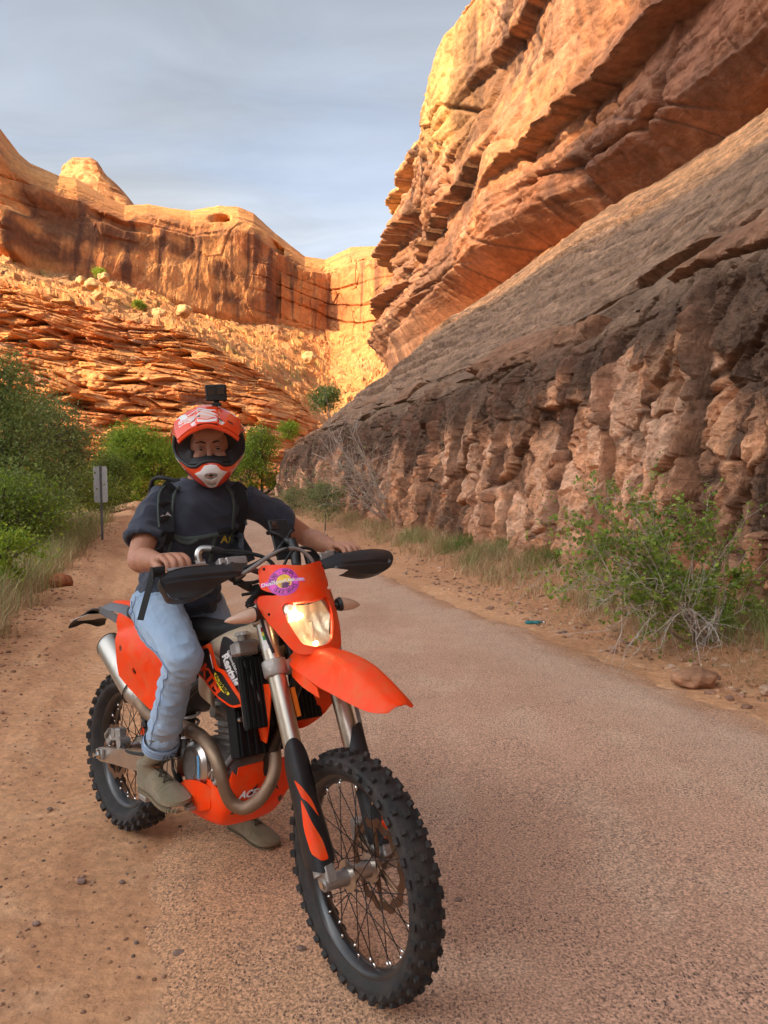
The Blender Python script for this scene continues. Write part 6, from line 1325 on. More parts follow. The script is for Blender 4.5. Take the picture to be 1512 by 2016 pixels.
# port trim and lining
P = [HS(a, e, .001) for a, e in portr]; V, Fq = tube(P, .0062, 8, closed=True); PP('port_trim', V, Fq, HK, helm, None)
n = len(portr); V = [HS(a, e, -.004) for a, e in portr] + [HS(a * .96, e * .93, -.030) for a, e in portr] + [HS(a * .80, D(2) + (e - D(2)) * .88, -.058) for a, e in portr] + [HS(a * .62, D(4) + (e - D(4)) * .80, -.060) for a, e in portr]
PP('lining', V, [(k * n + i, k * n + (i + 1) % n, (k + 1) * n + (i + 1) % n, (k + 1) * n + i) for k in range(3) for i in range(n)], HL, helm, None)
for s in (-1, 1): V, Fq = ball(hp([(s * .066, .058, -.040)])[0], (.026, .026, .045), 10); PP('cheek_pad', V, Fq, HL, helm, None)
V, Fq = patch([[HS(D(a), D(-15 - abs(a) * .17), -.006) for a in (-34, -17, 0, 17, 34)], [HS(D(a), D(-11 - abs(a) * .12), -.028) for a in (-30, -15, 0, 15, 30)]], 4, 4); V, Fq = solid(V, Fq, .003); PP('nose_guard', V, Fq, HK, helm, None)
# chin piece: white diamond with two grilles
cp_ = [(0, -17.5), (7, -18.5), (12, -24), (21, -28.5), (13, -36), (9.5, -44), (7, -50), (0, -52.5), (-7, -50), (-9.5, -44), (-13, -36), (-21, -28.5), (-12, -24), (-7, -18.5)]
vent = [[(a, b) for a, b in ((-8.5, -29), (-6, -26.5), (0, -25.5), (6, -26.5), (8.5, -29), (7, -33), (0, -36), (-7, -33))], [(a, b) for a, b in ((-7.5, -38), (0, -40.5), (7.5, -38), (5, -46), (0, -48.5), (-5, -46))]]
V2, F2 = tri2d([(D(a), D(b)) for a, b in cp_], [[(D(a), D(b)) for a, b in h_] for h_ in vent], sp=D(3)); V, Fq = solid([HS(a, e, .0065) for a, e in V2], [f[::-1] for f in F2], .008); chin = PP('chin_vent', V, Fq, HW, helm, 30)
for h_, lo_, hi_ in ((0, -35, -26.5), (1, -47, -39)):
    for k in range(-5, 6):
        w_ = 1.45; a = k * w_; t_ = hi_ - .05 * abs(a); b_ = lo_ + (.35 if h_ == 0 else .95) * abs(a); b_ = min(b_, t_ - 1)
        if h_ == 1 and abs(k) > 4: continue
        V, Fq = tube([HS(D(a), D(t_ + 1.2), .002), HS(D(a), D(b_ - .8), .002)], .0011, 5); PP('grille_bar', V, Fq, HW, chin, None)
for h_ in vent: V2, F2 = tri2d([(D(a * 1.05), D(b)) for a, b in h_], sp=D(5)); PP('grille_back', [HS(a, e, -.001 + .0015) for a, e in V2], F2, HK, chin, None)
# peak
rowsp = []
for j, (yy, zz, w_) in enumerate(((.020, .142, .100), (.070, .139, .110), (.115, .125, .112), (.155, .104, .108), (.182, .083, .100))):
    rowsp.append([tuple(hp([(k * w_, yy - .030 * abs(k) ** 2.5 * (j > 1), zz + .012 - .045 * abs(k) ** 2.4 + .006 * (1 if abs(k) < .36 else 0) * min(1, j * .6))])[0]) for k in (-1, -.92, -.62, -.38, -.30, 0, .30, .38, .62, .92, 1)])
KS = np.array([-1, -.92, -.62, -.38, -.30, 0, .30, .38, .62, .92, 1.])
_pg = np.array(patch(rowsp, 8, 6)[0]).reshape(33, 61, 3)
def PK(u_, v_, off=0.0):
    """peak surface: u_ -1..1 across, v_ 0..1 from the crown to the front lip"""
    a = min(max(v_, 0), 1) * 32; c = np.interp(u_, KS, np.arange(11)) * 6; i, j = min(int(a), 31), min(int(c), 59); a -= i; c -= j
    return (_pg[i, j] * (1 - c) + _pg[i, j + 1] * c) * (1 - a) + (_pg[i + 1, j] * (1 - c) + _pg[i + 1, j + 1] * c) * a + uH3 * off
V, Fq = patch(rowsp, 5, 3); V, Fq = solid(V, Fq, -.0035); vis = PP('peak', V, Fq, HO, helm, 35)
def pdec(poly, m_, off): V2, F2 = tri2d(poly, sp=.05); PP('helmet_graphic', [PK(a, b, off) for a, b in V2], F2, m_, vis, None)
OF = .0052
pdec([(-.95, .93), (-.5, .96), (0, .985), (.5, .96), (.95, .93), (.97, .78), (.55, .84), (.30, .83), (.0, .90), (-.3, .84), (-.55, .86), (-.97, .80)], HW, OF)
pdec([(-.98, .30), (-.80, .22), (-.62, .45), (-.60, .62), (-.96, .62)], HW, OF); pdec([(.72, .18), (.98, .35), (.98, .78), (.80, .74), (.86, .5)], HW, OF)
pdec([(-.93, .64), (-.60, .58), (-.30, .68), (-.08, .50), (.10, .56), (.26, .78), (.0, .88), (-.3, .80), (-.55, .82), (-.93, .76)], HPK, OF)
for a0, a1, a2 in ((.60, .68, .5), (.70, .76, .62), (.55, .50, .42)): pdec([(-.88, a0), (-.5, a1), (-.22, a2), (.05, a2 + .1), (.40, a1 + .04), (.40, a1 + .075), (.05, a2 + .14), (-.22, a2 + .05), (-.5, a1 + .04), (-.88, a0 + .04)], HW, OF + .0008)
for a, b in ((-.60, .16), (.55, .22), (-.28, .72), (.42, .80), (.72, .74)): pdec([(a - .08, b), (a + .08, b + .01), (a + .08, b + .06), (a - .08, b + .05)], HK, OF + .0012)
V, Fq = patch([[PK(k, 1.0, -.001), PK(k, .98, -.016), PK(k, .80, -.020)] for k in (-1, -.6, 0, .6, 1)], 4, 3); V, Fq = solid(V, Fq, .002); PP('peak_lip', V, Fq, HO, vis, 40)
for s in (-1, 1):
    V, Fq = patch([[HS(D(s * 58), D(44), .002), HS(D(s * 84), D(36), .004), HS(D(s * 100), D(26), .004)], [PK(-s * .98, .45, -.002), HS(D(s * 78), D(28), .012), HS(D(s * 95), D(16), .006)], [PK(-s * .98, .96, -.004), HS(D(s * 70), D(22), .012), HS(D(s * 88), D(6), .004)]], 5, 5); V, Fq = solid(V, Fq, .003); PP('peak_side', V, Fq, HO, vis, 40)
    V, Fq = lathe([(0, .010), (.004, .011), (.006, .008), (.006, .0001)], HS(D(s * 88), D(24), .006), -rH3 * -s if False else (HS(D(s * 88), D(24), .02) - HS(D(s * 88), D(24), 0)), 14); PP('peak_screw', V, Fq, HW, helm, 30)
# ---- action camera on the helmet
CAMM = mat('camera_body', (.012, .012, .012), .45, bump=.2, bscale=500); CAML = mat('camera_glass', (.01, .01, .012), .05, coat=1)
top = PK(.34, .14, .004); ac = empty('action_camera', GW([top])[0]); tag(ac, 'small black action camera clipped on top of the orange helmet', 'camera'); bpy.context.view_layer.update()
RC = np.stack([-rH3, fH2, uH3], 1); ce = top + uH3 * .048
def cam_box(c, s, b=.2): V, Fq = box(c, s, RC, b); return V, Fq
V, Fq = box(ce, (.074, .036, .058), RC, .2); PP('camera_body', V, Fq, CAMM, ac, 30)
V, Fq = box(ce + fH2 * .0185 - rH3 * .016 + uH3 * .006, (.026, .008, .026), RC, .25); PP('camera_lens', V, Fq, CAML, ac, 30)
V, Fq = box(ce + fH2 * .0175 + rH3 * .017 + uH3 * .003, (.024, .002, .020), RC, .2); PP('camera_screen', V, Fq, CAML, ac, 30)
m = MB(); m.add(*box(top + uH3 * .018, (.018, .014, .036), RC, .2)); m.add(*box(top + uH3 * .006, (.034, .040, .014), RC, .3)); m.add(*tube([top + uH3 * .024 + rH3 * .012, top + uH3 * .024 - rH3 * .030], .006, 10)); m.add(*tube([top + uH3 * .024 - rH3 * .022, top + uH3 * .024 - rH3 * .032], .0105, 6)); PP('camera_mount', m.V, m.F, CAMM, ac, 30)
# ---- backpack
bp = empty('backpack', GW([(.36, .02, 1.10)])[0]); tag(bp, 'black backpack worn by the rider with grey-green chest straps', 'backpack'); bpy.context.view_layer.update()
V, Fq = ringloft([((.34, .06, 1.02), rT, fT, .12, .06), ((.35, .06, 1.06), rT, fT, .155, .09), ((.40, .07, 1.25), rT, fT, .16, .095), ((.445, .08, 1.42), rT, fT, .145, .08), ((.46, .085, 1.49), rT, fT, .11, .05)], 16, 5, .7); PP('pack_body', V, Fq, NAVYP, bp, None)
V, Fq = stube([(.52, -.03, 1.475), (.47, -.075, 1.492), (.42, -.085, 1.478), (.38, -.075, 1.42)], .008, 8); PP('drinking_hose', V, Fq, GRIP, bp, None)
def strap(pts, w_, th, m_, name, off=.004, k=7, par=None):
    """flat strap lying on the shirt; pts given as (metres to the rider's left, height) on the chest"""
    C_ = crom(pts, k); P = np.array([chest(a, b, off) for a, b in C_]); P = np.array([P[max(0, i - 2):i + 3].mean(0) for i in range(len(P))]); T = np.gradient(P, axis=0); T /= np.linalg.norm(T, axis=1)[:, None]; V = []
    for p, t in zip(P, T): sdv = np.cross(t, fT); sdv /= np.linalg.norm(sdv); V += [p - sdv * w_ / 2 - fT * .003, p - sdv * w_ * .25, p + sdv * w_ * .25, p + sdv * w_ / 2 - fT * .003]
    V, Fq = solid(V, [tuple(q) for q in gridq(len(P), 4).tolist()], th); return PP(name, V, Fq, m_, par or bp, 50)
for s in (-1, 1):
    pts = [(s * .105, 1.462), (s * .125, 1.435), (s * .135, 1.38), (s * .135, 1.31), (s * .142, 1.24), (s * .165, 1.17)]
    st_ = strap(pts, .058, -.009, NAVYP, 'shoulder_strap', .005); strap([(a - s * .026, b) for a, b in pts], .010, -.004, WEB, 'strap_edge', .014, par=st_); strap([(a + s * .026, b) for a, b in pts[:4]], .008, -.004, WEB, 'strap_edge', .014, par=st_)
    a_ = PP('shoulder_strap', *(lambda VF: (VF[0], VF[1]))(solid(patch([[np.array([.47, .03, 1.40]) - rT * s * w_, np.array([.53, .03, 1.470 - .02 * (w_ > .13)]) - rT * s * w_, np.array([.585, .035, 1.480 - .012]) - rT * s * w_, np.array([.635, .035, 1.445]) - rT * s * w_] for w_ in (.075, .105, .135)], 5, 5)[0], patch([[np.array([.47, .03, 1.40]) - rT * s * w_, np.array([.53, .03, 1.47]) - rT * s * w_, np.array([.585, .035, 1.47]) - rT * s * w_, np.array([.635, .035, 1.445]) - rT * s * w_] for w_ in (.075, .105, .135)], 5, 5)[1], .008)), NAVYP, bp, 50)
strap([(-.125, 1.290), (-.07, 1.272), (-.02, 1.272), (.04, 1.282), (.10, 1.286)], .017, -.003, WEB, 'chest_strap', .006)
strap([(-.115, 1.288), (-.08, 1.262), (-.045, 1.256), (-.02, 1.270)], .014, -.003, WEB, 'strap_loop', .010)
strap([(.045, 1.280), (.036, 1.23), (.028, 1.17), (.008, 1.11)], .015, -.003, WEB, 'hanging_strap', .008)
strap([(.05, 1.29), (.10, 1.300), (.13, 1.302)], .020, -.007, NAVYP, 'chest_buckle', .008)
for z_, w_ in ((1.40, .05), (1.345, .05), (1.30, .055)): strap([(-.135 - .024, z_ - .01), (-.135, z_), (-.135 + .024, z_ + .003)], .014, -.006, GRIP, 'strap_buckle', .016)
LOGO = mat('pale_logo', (.55, .53, .50), .7); V2, F2 = tri2d([(-.158, 1.352), (-.146, 1.360), (-.138, 1.356), (-.128, 1.368), (-.112, 1.352), (-.128, 1.357)], sp=.02); PP('strap_logo', [chest(a, b, .018) for a, b in V2], F2, LOGO, bp, None)
# waist strap end hanging by the rider's right side
V, Fq = solid(*patch([[bar(-.40) + d_ + np.array([0, 0, dz]) for d_ in (np.array([-.012, 0, 0]), np.array([.012, .008, 0]))] for dz in (.0, -.01, -.05, -.10, -.155)], 4, 3), .003)
V2 = np.array(V); V2[:, 0] += .35 * (V2[:, 2] - bar(-.40)[2]); V2[:, 1] += .12 * (V2[:, 2] - bar(-.40)[2]); PP('guard_strap', V2, Fq, GRIP, None or bp, 40)
# ---- phone in its holder on the bars
ph = empty('phone', GW([B2G([fs(.06, 1.36, -.01)])[0]])[0]); tag(ph, 'black phone in an x-shaped holder standing above the handlebar', 'phone'); bpy.context.view_layer.update()
def bf(y, t, D_): return B2G([fs(y, t, D_)])[0]
Ry = np.stack([bf(.07, 1.44, .1) - bf(.07, 1.44, 0), bf(.17, 1.44, 0) - bf(.07, 1.44, 0), bf(.07, 1.54, 0) - bf(.07, 1.44, 0)], 1) * 10; pc = bf(.072, 1.445, -.045)
V, Fq = box(pc, (.010, .074, .150), Ry, .35); PP('phone_body', V, Fq, CAMM, ph, 30)
V, Fq = box(pc + Ry @ np.array([.0065, -.020, .052]), (.004, .026, .030), Ry, .3); PP('camera_bump', V, Fq, CAML, ph, 30)
V, Fq = tube([pc + Ry @ np.array([.008, -.022, .058]), pc + Ry @ np.array([.0095, -.022, .058])], .007, 14); PP('phone_lens', V, Fq, mat('lens_ring', (.25, .25, .25), .2, metal=1), ph, 30)
hold = empty('phone_holder', GW([B2G([fs(.06, 1.30, -.01)])[0]])[0]); tag(hold, 'black phone holder arm clamped to the handlebar behind the orange mask', 'phone holder'); bpy.context.view_layer.update()
m = MB(); cX = pc + Ry @ np.array([.018, 0, -.010])
for sy in (-1, 1):
    for szz in (-1, 1): e_ = pc + Ry @ np.array([.008, sy * .044, szz * .040 - .01]); m.add(*stube([cX, (cX + e_) / 2 + Ry @ np.array([.006, 0, 0]), e_], .0055, 8)); m.add(*tube([e_ - Ry @ np.array([.016, 0, 0]), e_ + Ry @ np.array([.004, 0, 0])], [.008, .009], 10))
PP('x_grip', m.V, m.F, CAMM, hold, 40)
m = MB(); m.add(*tube([cX + Ry @ np.array([.004, 0, 0]), cX + Ry @ np.array([.016, .012, -.02])], .013, 12)); m.add(*stube([cX + Ry @ np.array([.018, .014, -.008]), cX + Ry @ np.array([.022, .016, -.05]), cX + Ry @ np.array([.02, .010, -.10]), bf(.07, 1.30, .02)], [.016, .018, .017, .014], 14)); PP('holder_arm', m.V, m.F, CAMM, hold, 40)
# ================================================================== PLANTS
def leaf_mat(name, tr=.35):
    m = bpy.data.materials.new(name); m.use_nodes = True; t = m.node_tree; b = t.nodes['Principled BSDF']; b.inputs['Roughness'].default_value = .6; b.inputs['Specular IOR Level'].default_value = .3
    at = t.nodes.new('ShaderNodeAttribute'); at.attribute_name = 'albedo'; t.links.new(at.outputs[0], b.inputs['Base Color'])
    tl_ = t.nodes.new('ShaderNodeBsdfTranslucent'); t.links.new(at.outputs[0], tl_.inputs[0]); mx = t.nodes.new('ShaderNodeMixShader'); mx.inputs[0].default_value = tr
    t.links.new(b.outputs[0], mx.inputs[1]); t.links.new(tl_.outputs[0], mx.inputs[2]); t.links.new(mx.outputs[0], t.nodes['Material Output'].inputs[0]); return m
LEAF = leaf_mat('leaf', .42); GRASS = leaf_mat('grass_blade', .25)
BARK = mat('bark', (.13, .10, .08), .9, var=.3, bump=.8, bscale=30); TWIG = mat('pale_twig', (.42, .34, .27), .85, var=.2); DTWIG = mat('dead_twig', (.36, .27, .19), .9, var=.2)
def leaves(name, C_, size, cols, parent, asp=.62):
    """one small folded leaf per point"""
    n = len(C_); a = rng.normal(size=(n, 3)); a /= np.linalg.norm(a, axis=1)[:, None]; b = np.cross(a, rng.normal(size=(n, 3))); b /= np.linalg.norm(b, axis=1)[:, None]
    s = size * (.5 + 1.1 * rng.random(n) ** 1.6)[:, None]; V = np.stack([C_ - a * s, C_ - b * s * asp, C_ + a * s, C_ + b * s * asp], 1).reshape(-1, 3)
    c = np.array(cols)[rng.integers(0, len(cols), n)] * rng.uniform(.7, 1.3, n)[:, None]; c = np.repeat(c, 4, 0)
    o = big(name, V, np.arange(4 * n).reshape(-1, 4), LEAF, c, smooth=False)
    if parent: o.parent = parent; o.matrix_parent_inverse = parent.matrix_world.inverted()
    return o
def branch_mesh(paths, name, m, parent, n=5):
    b = MB()
    for P, r in paths: b.add(*tube(P, r, n, cap=False))
    me = bpy.data.meshes.new(name); me.from_pydata(b.V, [], b.F); me.polygons.foreach_set('use_smooth', [True] * len(me.polygons)); me.materials.append(m)
    o = bpy.data.objects.new(name, me); COL.objects.link(o)
    if parent: o.parent = parent; o.matrix_parent_inverse = parent.matrix_world.inverted()
    return o
def wob(p0, p1, k, amp):
    t = np.linspace(0, 1, k)[:, None]; P = p0 + (p1 - p0) * t; w = rng.normal(size=(k, 3)) * amp; w[0] = 0; w = np.cumsum(w, 0) * .5; w -= w[-1] * t; return P + w
def tree(name, label, base, crowns, nclump, per, lsz, cols, cat='tree', group=None, trunk_r=.12, bare=0, spread=.28, bm=BARK, arch=0.0):
    """crowns: (centre, radii) ellipsoids filled with clumps of leaves carried by limbs"""
    base = np.array(base, float); e = empty(name, base); tag(e, label, cat, group); bpy.context.view_layer.update()
    paths = []; C_ = []; w_ = np.array([r[0] * r[1] * r[2] for c, r in crowns]) ** (2 / 3); w_ /= w_.sum(); hub = []
    for c, r in crowns:
        c = np.array(c, float); h = c - np.array([0, 0, r[2] * .35]); hub.append(h); P = crom(wob(base, h, 6, .06 * np.linalg.norm(h - base) * .4), 3); paths.append((P, np.linspace(trunk_r, trunk_r * .45, len(P))))
    for i in range(nclump):
        k = rng.choice(len(crowns), p=w_); c, r = np.array(crowns[k][0]), np.array(crowns[k][1]); d = rng.normal(size=3); d /= np.linalg.norm(d); d[2] = abs(d[2]) * (1 if rng.random() < .72 else -1); q = c + d * r * rng.uniform(.45, 1.05) ** .6
        q = q + r * .12 * rng.normal(size=3)
        if i % 3 == 0 or bare:
            P = crom(wob(hub[k], q, 5, .10 * np.linalg.norm(r) * .3), 3); P[:, 2] += arch * np.sin(np.linspace(0, PI, len(P))); paths.append((P, np.linspace(trunk_r * .32, .008, len(P))))
        C_.append(q + rng.normal(size=(per, 3)) * np.array([1, 1, .7]) * spread * rng.uniform(.6, 1.3))
    branch_mesh(paths, 'trunk', bm, e)
    leaves('crown', np.concatenate(C_), lsz, cols, e); return e
DG = [(.25, .31, .08), (.19, .26, .06), (.32, .36, .12), (.15, .22, .06)]; MG = [(.25, .36, .03), (.31, .42, .04), (.19, .29, .03), (.36, .43, .05)]; OG = [(.22, .26, .10), (.28, .29, .12), (.16, .20, .07)]
def gp(u, v, Y, dz=0): X, Z = un(u, v, Y); return (X, Y, Z + dz)
def tr_at(u, Y): X, _ = un(u, 900, Y); return (X, Y, float(gz(X, Y)) - .05)
tree('cottonwood_tree', 'tall dark green tree at the left edge of the picture', tr_at(-30, 17), [(gp(5, 880, 17), (1.1, 1.2, 1.1)), (gp(-5, 780, 17.5), (.8, .8, .8)), (gp(-70, 820, 17), (1.2, 1.2, 1.6)), (gp(25, 960, 16.5), (1.1, 1.2, .8))], 520, 70, .030, DG)
tree('cottonwood_tree', 'olive tree with arching grey limbs left of the road sign', tr_at(85, 22), [(gp(90, 850, 22), (1.1, 1.0, .85)), (gp(100, 930, 22), (1.2, 1.1, .9)), (gp(75, 800, 23), (.6, .6, .4)), (gp(150, 880, 23), (.6, .8, .6)), (gp(50, 1000, 20), (1.0, 1.1, .7))], 560, 62, .028, OG + DG)
tree('streamside_bush', 'low leafy green bush under the arching grey limbs', tr_at(40, 14.5), [(gp(0, 1010, 14.5), (1.0, .9, .75)), (gp(50, 1040, 15.5), (.6, .8, .4))], 300, 70, .026, MG[:3] + DG, 'bush', trunk_r=.03)
tree('streamside_bush', 'green bush behind the foot of the road sign', tr_at(150, 27), [(gp(160, 975, 27), (1.1, .9, .7)), (gp(125, 960, 26), (1.1, .9, .8))], 260, 60, .032, DG + MG, 'bush', trunk_r=.03)
tree('green_tree', 'bright green tree beyond the sign left of the helmet', tr_at(270, 46), [(gp(268, 890, 46), (1.9, 1.8, 1.6)), (gp(225, 925, 45), (1.2, 1.4, 1.3)), (gp(310, 930, 46), (1.5, 1.4, 1.6)), (gp(240, 970, 44), (1.5, 1.2, 1.2))], 620, 60, .055, MG, group='trees in the canyon bend')
tree('green_tree', 'paler green tree just right of the orange helmet', tr_at(515, 50), [(gp(512, 890, 50), (1.1, 1.2, 1.6)), (gp(490, 930, 49), (1.2, 1.2, 1.3)), (gp(450, 900, 52), (1.6, 1.3, 1.7)), (gp(545, 950, 50), (.7, .8, .6))], 420, 60, .055, MG + [(.14, .17, .07)])
tree('green_tree', 'green tree half hidden behind the rider and helmet', tr_at(365, 50), [(gp(365, 905, 50), (1.9, 1.5, 2.0)), (gp(410, 930, 51), (1.8, 1.4, 1.6))], 380, 60, .058, MG + DG[:1])
tree('green_tree', 'yellow-green young tree directly behind the road sign', tr_at(215, 34), [(gp(215, 945, 34), (.9, .8, 1.1)), (gp(195, 985, 33), (.9, .8, .6))], 260, 55, .040, [(.15, .20, .03), (.19, .23, .04), (.12, .16, .03)])
for i, (u, v, Y, w_, lab) in enumerate(((640, 790, 47, .9, 'small dark juniper on the crest where slab meets the lit canyon'), (195, 540, 168, 1.3, 'round green shrub beside the pale boulder under the far wall'), (275, 603, 165, 1.3, 'green shrub on the talus among pale boulders'), (570, 850, 60, .8, 'yellow-green bush at the left foot of the rock slab'), (38, 1090, 9.4, .36, 'tuft-like bush in the grass on the left bank'))):
    Z_ = gp(u, v, Y); tree('juniper' if i == 0 else 'shrub', lab, (Z_[0], Y, Z_[2] - w_ * .8), [((Z_[0], Y - .3, Z_[2] + .1 * w_), (w_, w_, w_ * .8))], 60, 50, .07 * w_ if i not in (4,) else .02, DG if i == 0 else MG, 'bush', trunk_r=.06 * w_, spread=.25 * w_)
# bank-side bush on the right with pale drooping twigs and small leaves
def twiggy(name, label, base, targets, lcols, per, lsz, seed, twig=TWIG, r0=.011, tw=6, cat='bush', group=None, droop=.0, leafy=1.0, sub=9):
    base = np.array(base, float); e = empty(name, base); tag(e, label, cat, group); bpy.context.view_layer.update(); paths = []; L_ = []
    for q in targets:
        q = np.array(q, float); P = wob(base + rng.normal(size=3) * np.array([.06, .06, 0]), q, 7, .035 * np.linalg.norm(q - base)); P[:, 2] += droop * np.sin(np.linspace(0, PI, 7)) * np.linalg.norm(q - base); P = crom(P, 3); paths.append((P, np.linspace(r0, r0 * .25, len(P))))
        for k in range(sub):
            i = rng.integers(len(P) // 3, len(P)); d = (P[-1] - P[0]); d = d / np.linalg.norm(d) + rng.normal(size=3) * .75; d[2] -= .15; l = rng.uniform(.12, .42) * np.linalg.norm(q - base) * .55; s_ = wob(P[i], P[i] + d * l, 5, l * .10); paths.append((s_, np.linspace(r0 * .4, r0 * .12, 5)))
            for m_ in range(3):
                j = rng.integers(1, 5); d2 = d + rng.normal(size=3) * .9; l2 = l * rng.uniform(.25, .6); s2 = wob(s_[j], s_[j] + d2 * l2, 4, l2 * .12); paths.append((s2, np.linspace(r0 * .22, r0 * .08, 4)))
                if lsz and rng.random() < leafy: L_.append(s2[rng.integers(1, 4, per)] + rng.normal(size=(per, 3)) * .022)
            if lsz and rng.random() < leafy: L_.append(s_[rng.integers(1, 5, per)] + rng.normal(size=(per, 3)) * .026)
    for k in range(len(paths)): Pk = paths[k][0]; Pk[:, 2] = np.maximum(Pk[:, 2], gz(Pk[:, 0], Pk[:, 1]) + .01)
    branch_mesh(paths, 'twigs', twig, e, 4)
    if lsz and L_:
        Q = np.concatenate(L_); Q = Q[np.hypot(Q[:, 0] - base[0], Q[:, 1] - base[1]) < 1.25 + .1 * base[1]]; leaves('foliage', Q, lsz, lcols, e, .75)
    return e
BG = [(.21, .32, .04), (.28, .38, .06), (.15, .24, .035), (.34, .41, .08)]
b0 = (2.85, 6.75, float(gz(2.85, 6.75)))
T_ = [gp(u, v, Y) for u, v, Y in ((1225, 985, 6.5), (1180, 1010, 6.3), (1140, 1050, 6.2), (1260, 1000, 6.8), (1200, 1060, 6.4), (1300, 1040, 6.6), (1255, 1080, 6.2), (1390, 1010, 6.9), (1360, 1060, 6.8), (1420, 1080, 6.9), (1455, 1130, 6.9), (1480, 1190, 6.8), (1160, 1130, 6.1), (1210, 1150, 6.0), (1330, 1120, 6.3), (1400, 1160, 6.3), (1290, 1160, 6.1), (1235, 1110, 6.1), (1345, 1010, 6.8))]
twiggy('roadside_bush', 'leafy green bush with pale twigs at the foot of the right rock wall', b0, T_, BG, 12, .0165, 1, droop=.05, r0=.012, sub=12)
T2 = [gp(u, v, Y) for u, v, Y in ((1170, 1200, 6.1), (1200, 1240, 6.0), (1240, 1270, 5.7), (1300, 1275, 5.7), (1370, 1260, 5.8), (1420, 1270, 5.9), (1180, 1190, 5.8))]
twiggy('dead_branches', 'tangle of bleached dead branches drooping below the green bush', b0, T2, BG, 3, 0, 2, twig=mat('bleached_twig', (.55, .47, .40), .85), droop=.22, r0=.007, sub=9)
b1 = (.20, 20.2, float(gz(.20, 20.2)) - .1)
twiggy('bare_shrub', 'tall leafless pale shrub leaning on the rock wall beside the road', b1, [gp(u, v, Y) for u, v, Y in ((650, 835, 20), (672, 880, 19.6), (690, 850, 19.8), (640, 900, 20), (715, 900, 19.5), (660, 950, 19.4), (735, 960, 19.4), (700, 930, 19), (628, 860, 20.5), (680, 820, 20.2))], BG, 2, .02, 3, twig=TWIG, r0=.02, leafy=.10, sub=14)
twiggy('bare_shrub', 'short leafless shrub left of the tall pale one by the rock wall', (-1.6, 26.5, float(gz(-1.6, 26.5))), [gp(u, v, Y) for u, v, Y in ((590, 930, 26), (610, 900, 26), (640, 930, 26), (600, 960, 25.5), (655, 960, 25.5), (575, 950, 26))], OG, 4, .03, 4, twig=DTWIG, r0=.02, leafy=.5, sub=12)
for i, (u, v, Y, lab) in enumerate(((640, 985, 22.5, 'low olive shrub where the road meets the wall, behind the grip'), (575, 985, 30, 'grey-green shrub at the far end of the road edge'))):
    P_ = gp(u, v, Y); tree('low_shrub', lab, (P_[0], Y, float(gz(P_[0], Y))), [(P_, (.55, .5, .5))], 70, 45, .028, OG, 'bush', trunk_r=.02, spread=.16)

def grass(name, label, P, h, w_, cols, lean, kind='stuff', seg=3, droop=.5):
    n = len(P); a = rng.uniform(0, 2 * PI, n); d = np.stack([np.cos(a), np.sin(a), np.zeros(n)], 1); sd2 = np.stack([-np.sin(a + rng.normal(size=n)), np.cos(a), np.zeros(n)], 1); H = h * rng.uniform(.45, 1.2, n); W_ = w_ * rng.uniform(.6, 1.4, n); Ln = lean * rng.uniform(.2, 1.3, n) * H
    rows = []
    for k in range(seg + 1):
        t = k / seg; c = P + np.array([0, 0, 1]) * (H * (t - droop * .5 * t ** 2.5))[:, None] + d * (Ln * t ** 1.8)[:, None]; w2 = (W_ * (1 - t) ** .8 + .0004)[:, None]; rows += [c - sd2 * w2, c + sd2 * w2]
    V = np.stack(rows, 1); m = 2 * (seg + 1); b = np.arange(n)[:, None] * m; q = np.concatenate([np.stack([b[:, 0] + 2 * k, b[:, 0] + 2 * k + 1, b[:, 0] + 2 * k + 3, b[:, 0] + 2 * k + 2], 1) for k in range(seg)])
    c = np.array(cols)[rng.integers(0, len(cols), n)] * rng.uniform(.75, 1.25, n)[:, None]; o = big(name, V.reshape(-1, 3), q, GRASS, np.repeat(c, m, 0), smooth=False); tag(o, label, 'grass', kind=kind); return o
STRAW = [(.52, .36, .19), (.44, .29, .15), (.60, .44, .25), (.36, .23, .12)]; GG = [(.25, .29, .08), (.31, .33, .11), (.19, .24, .06), (.40, .36, .16)]
def tufts(n, per, fx, rad):
    P = []
    while len(P) < n:
        x, y = fx(); P.append((x, y))
    P = np.array(P); Q = np.repeat(P, per, 0) + rng.normal(size=(n * per, 2)) * rad; return np.column_stack([Q, gz(Q[:, 0], Q[:, 1]) - .01])
def verge(y0, y1, w0, w1):
    def f(): Y = y0 * (y1 / y0) ** rng.random(); w = rng.uniform(w0, w1); return ((w / .9654) + 5.75 - .27 * Y, Y)
    return f
def bank(y0, y1, l0, l1):
    def f(): Y = y0 * (y1 / y0) ** rng.random(); return (-1.6 - .295 * Y - rng.uniform(l0, l1), Y)
    return f
grass('dry_grass', 'dry straw-coloured grass along the foot of the rock wall', tufts(420, 26, verge(7.5, 36, -1.15, -.05), .09), .34, .0035, STRAW, .9)
grass('dry_grass', 'flattened dry grass and weeds below the roadside bush', tufts(260, 24, verge(4.2, 8.5, -1.35, -.1), .09), .20, .0018, STRAW, 1.9)
grass('green_grass', 'green grass tufts in the dry verge', tufts(60, 46, verge(6.2, 30, -1.0, -.2), .10), .38, .0035, GG, .6)
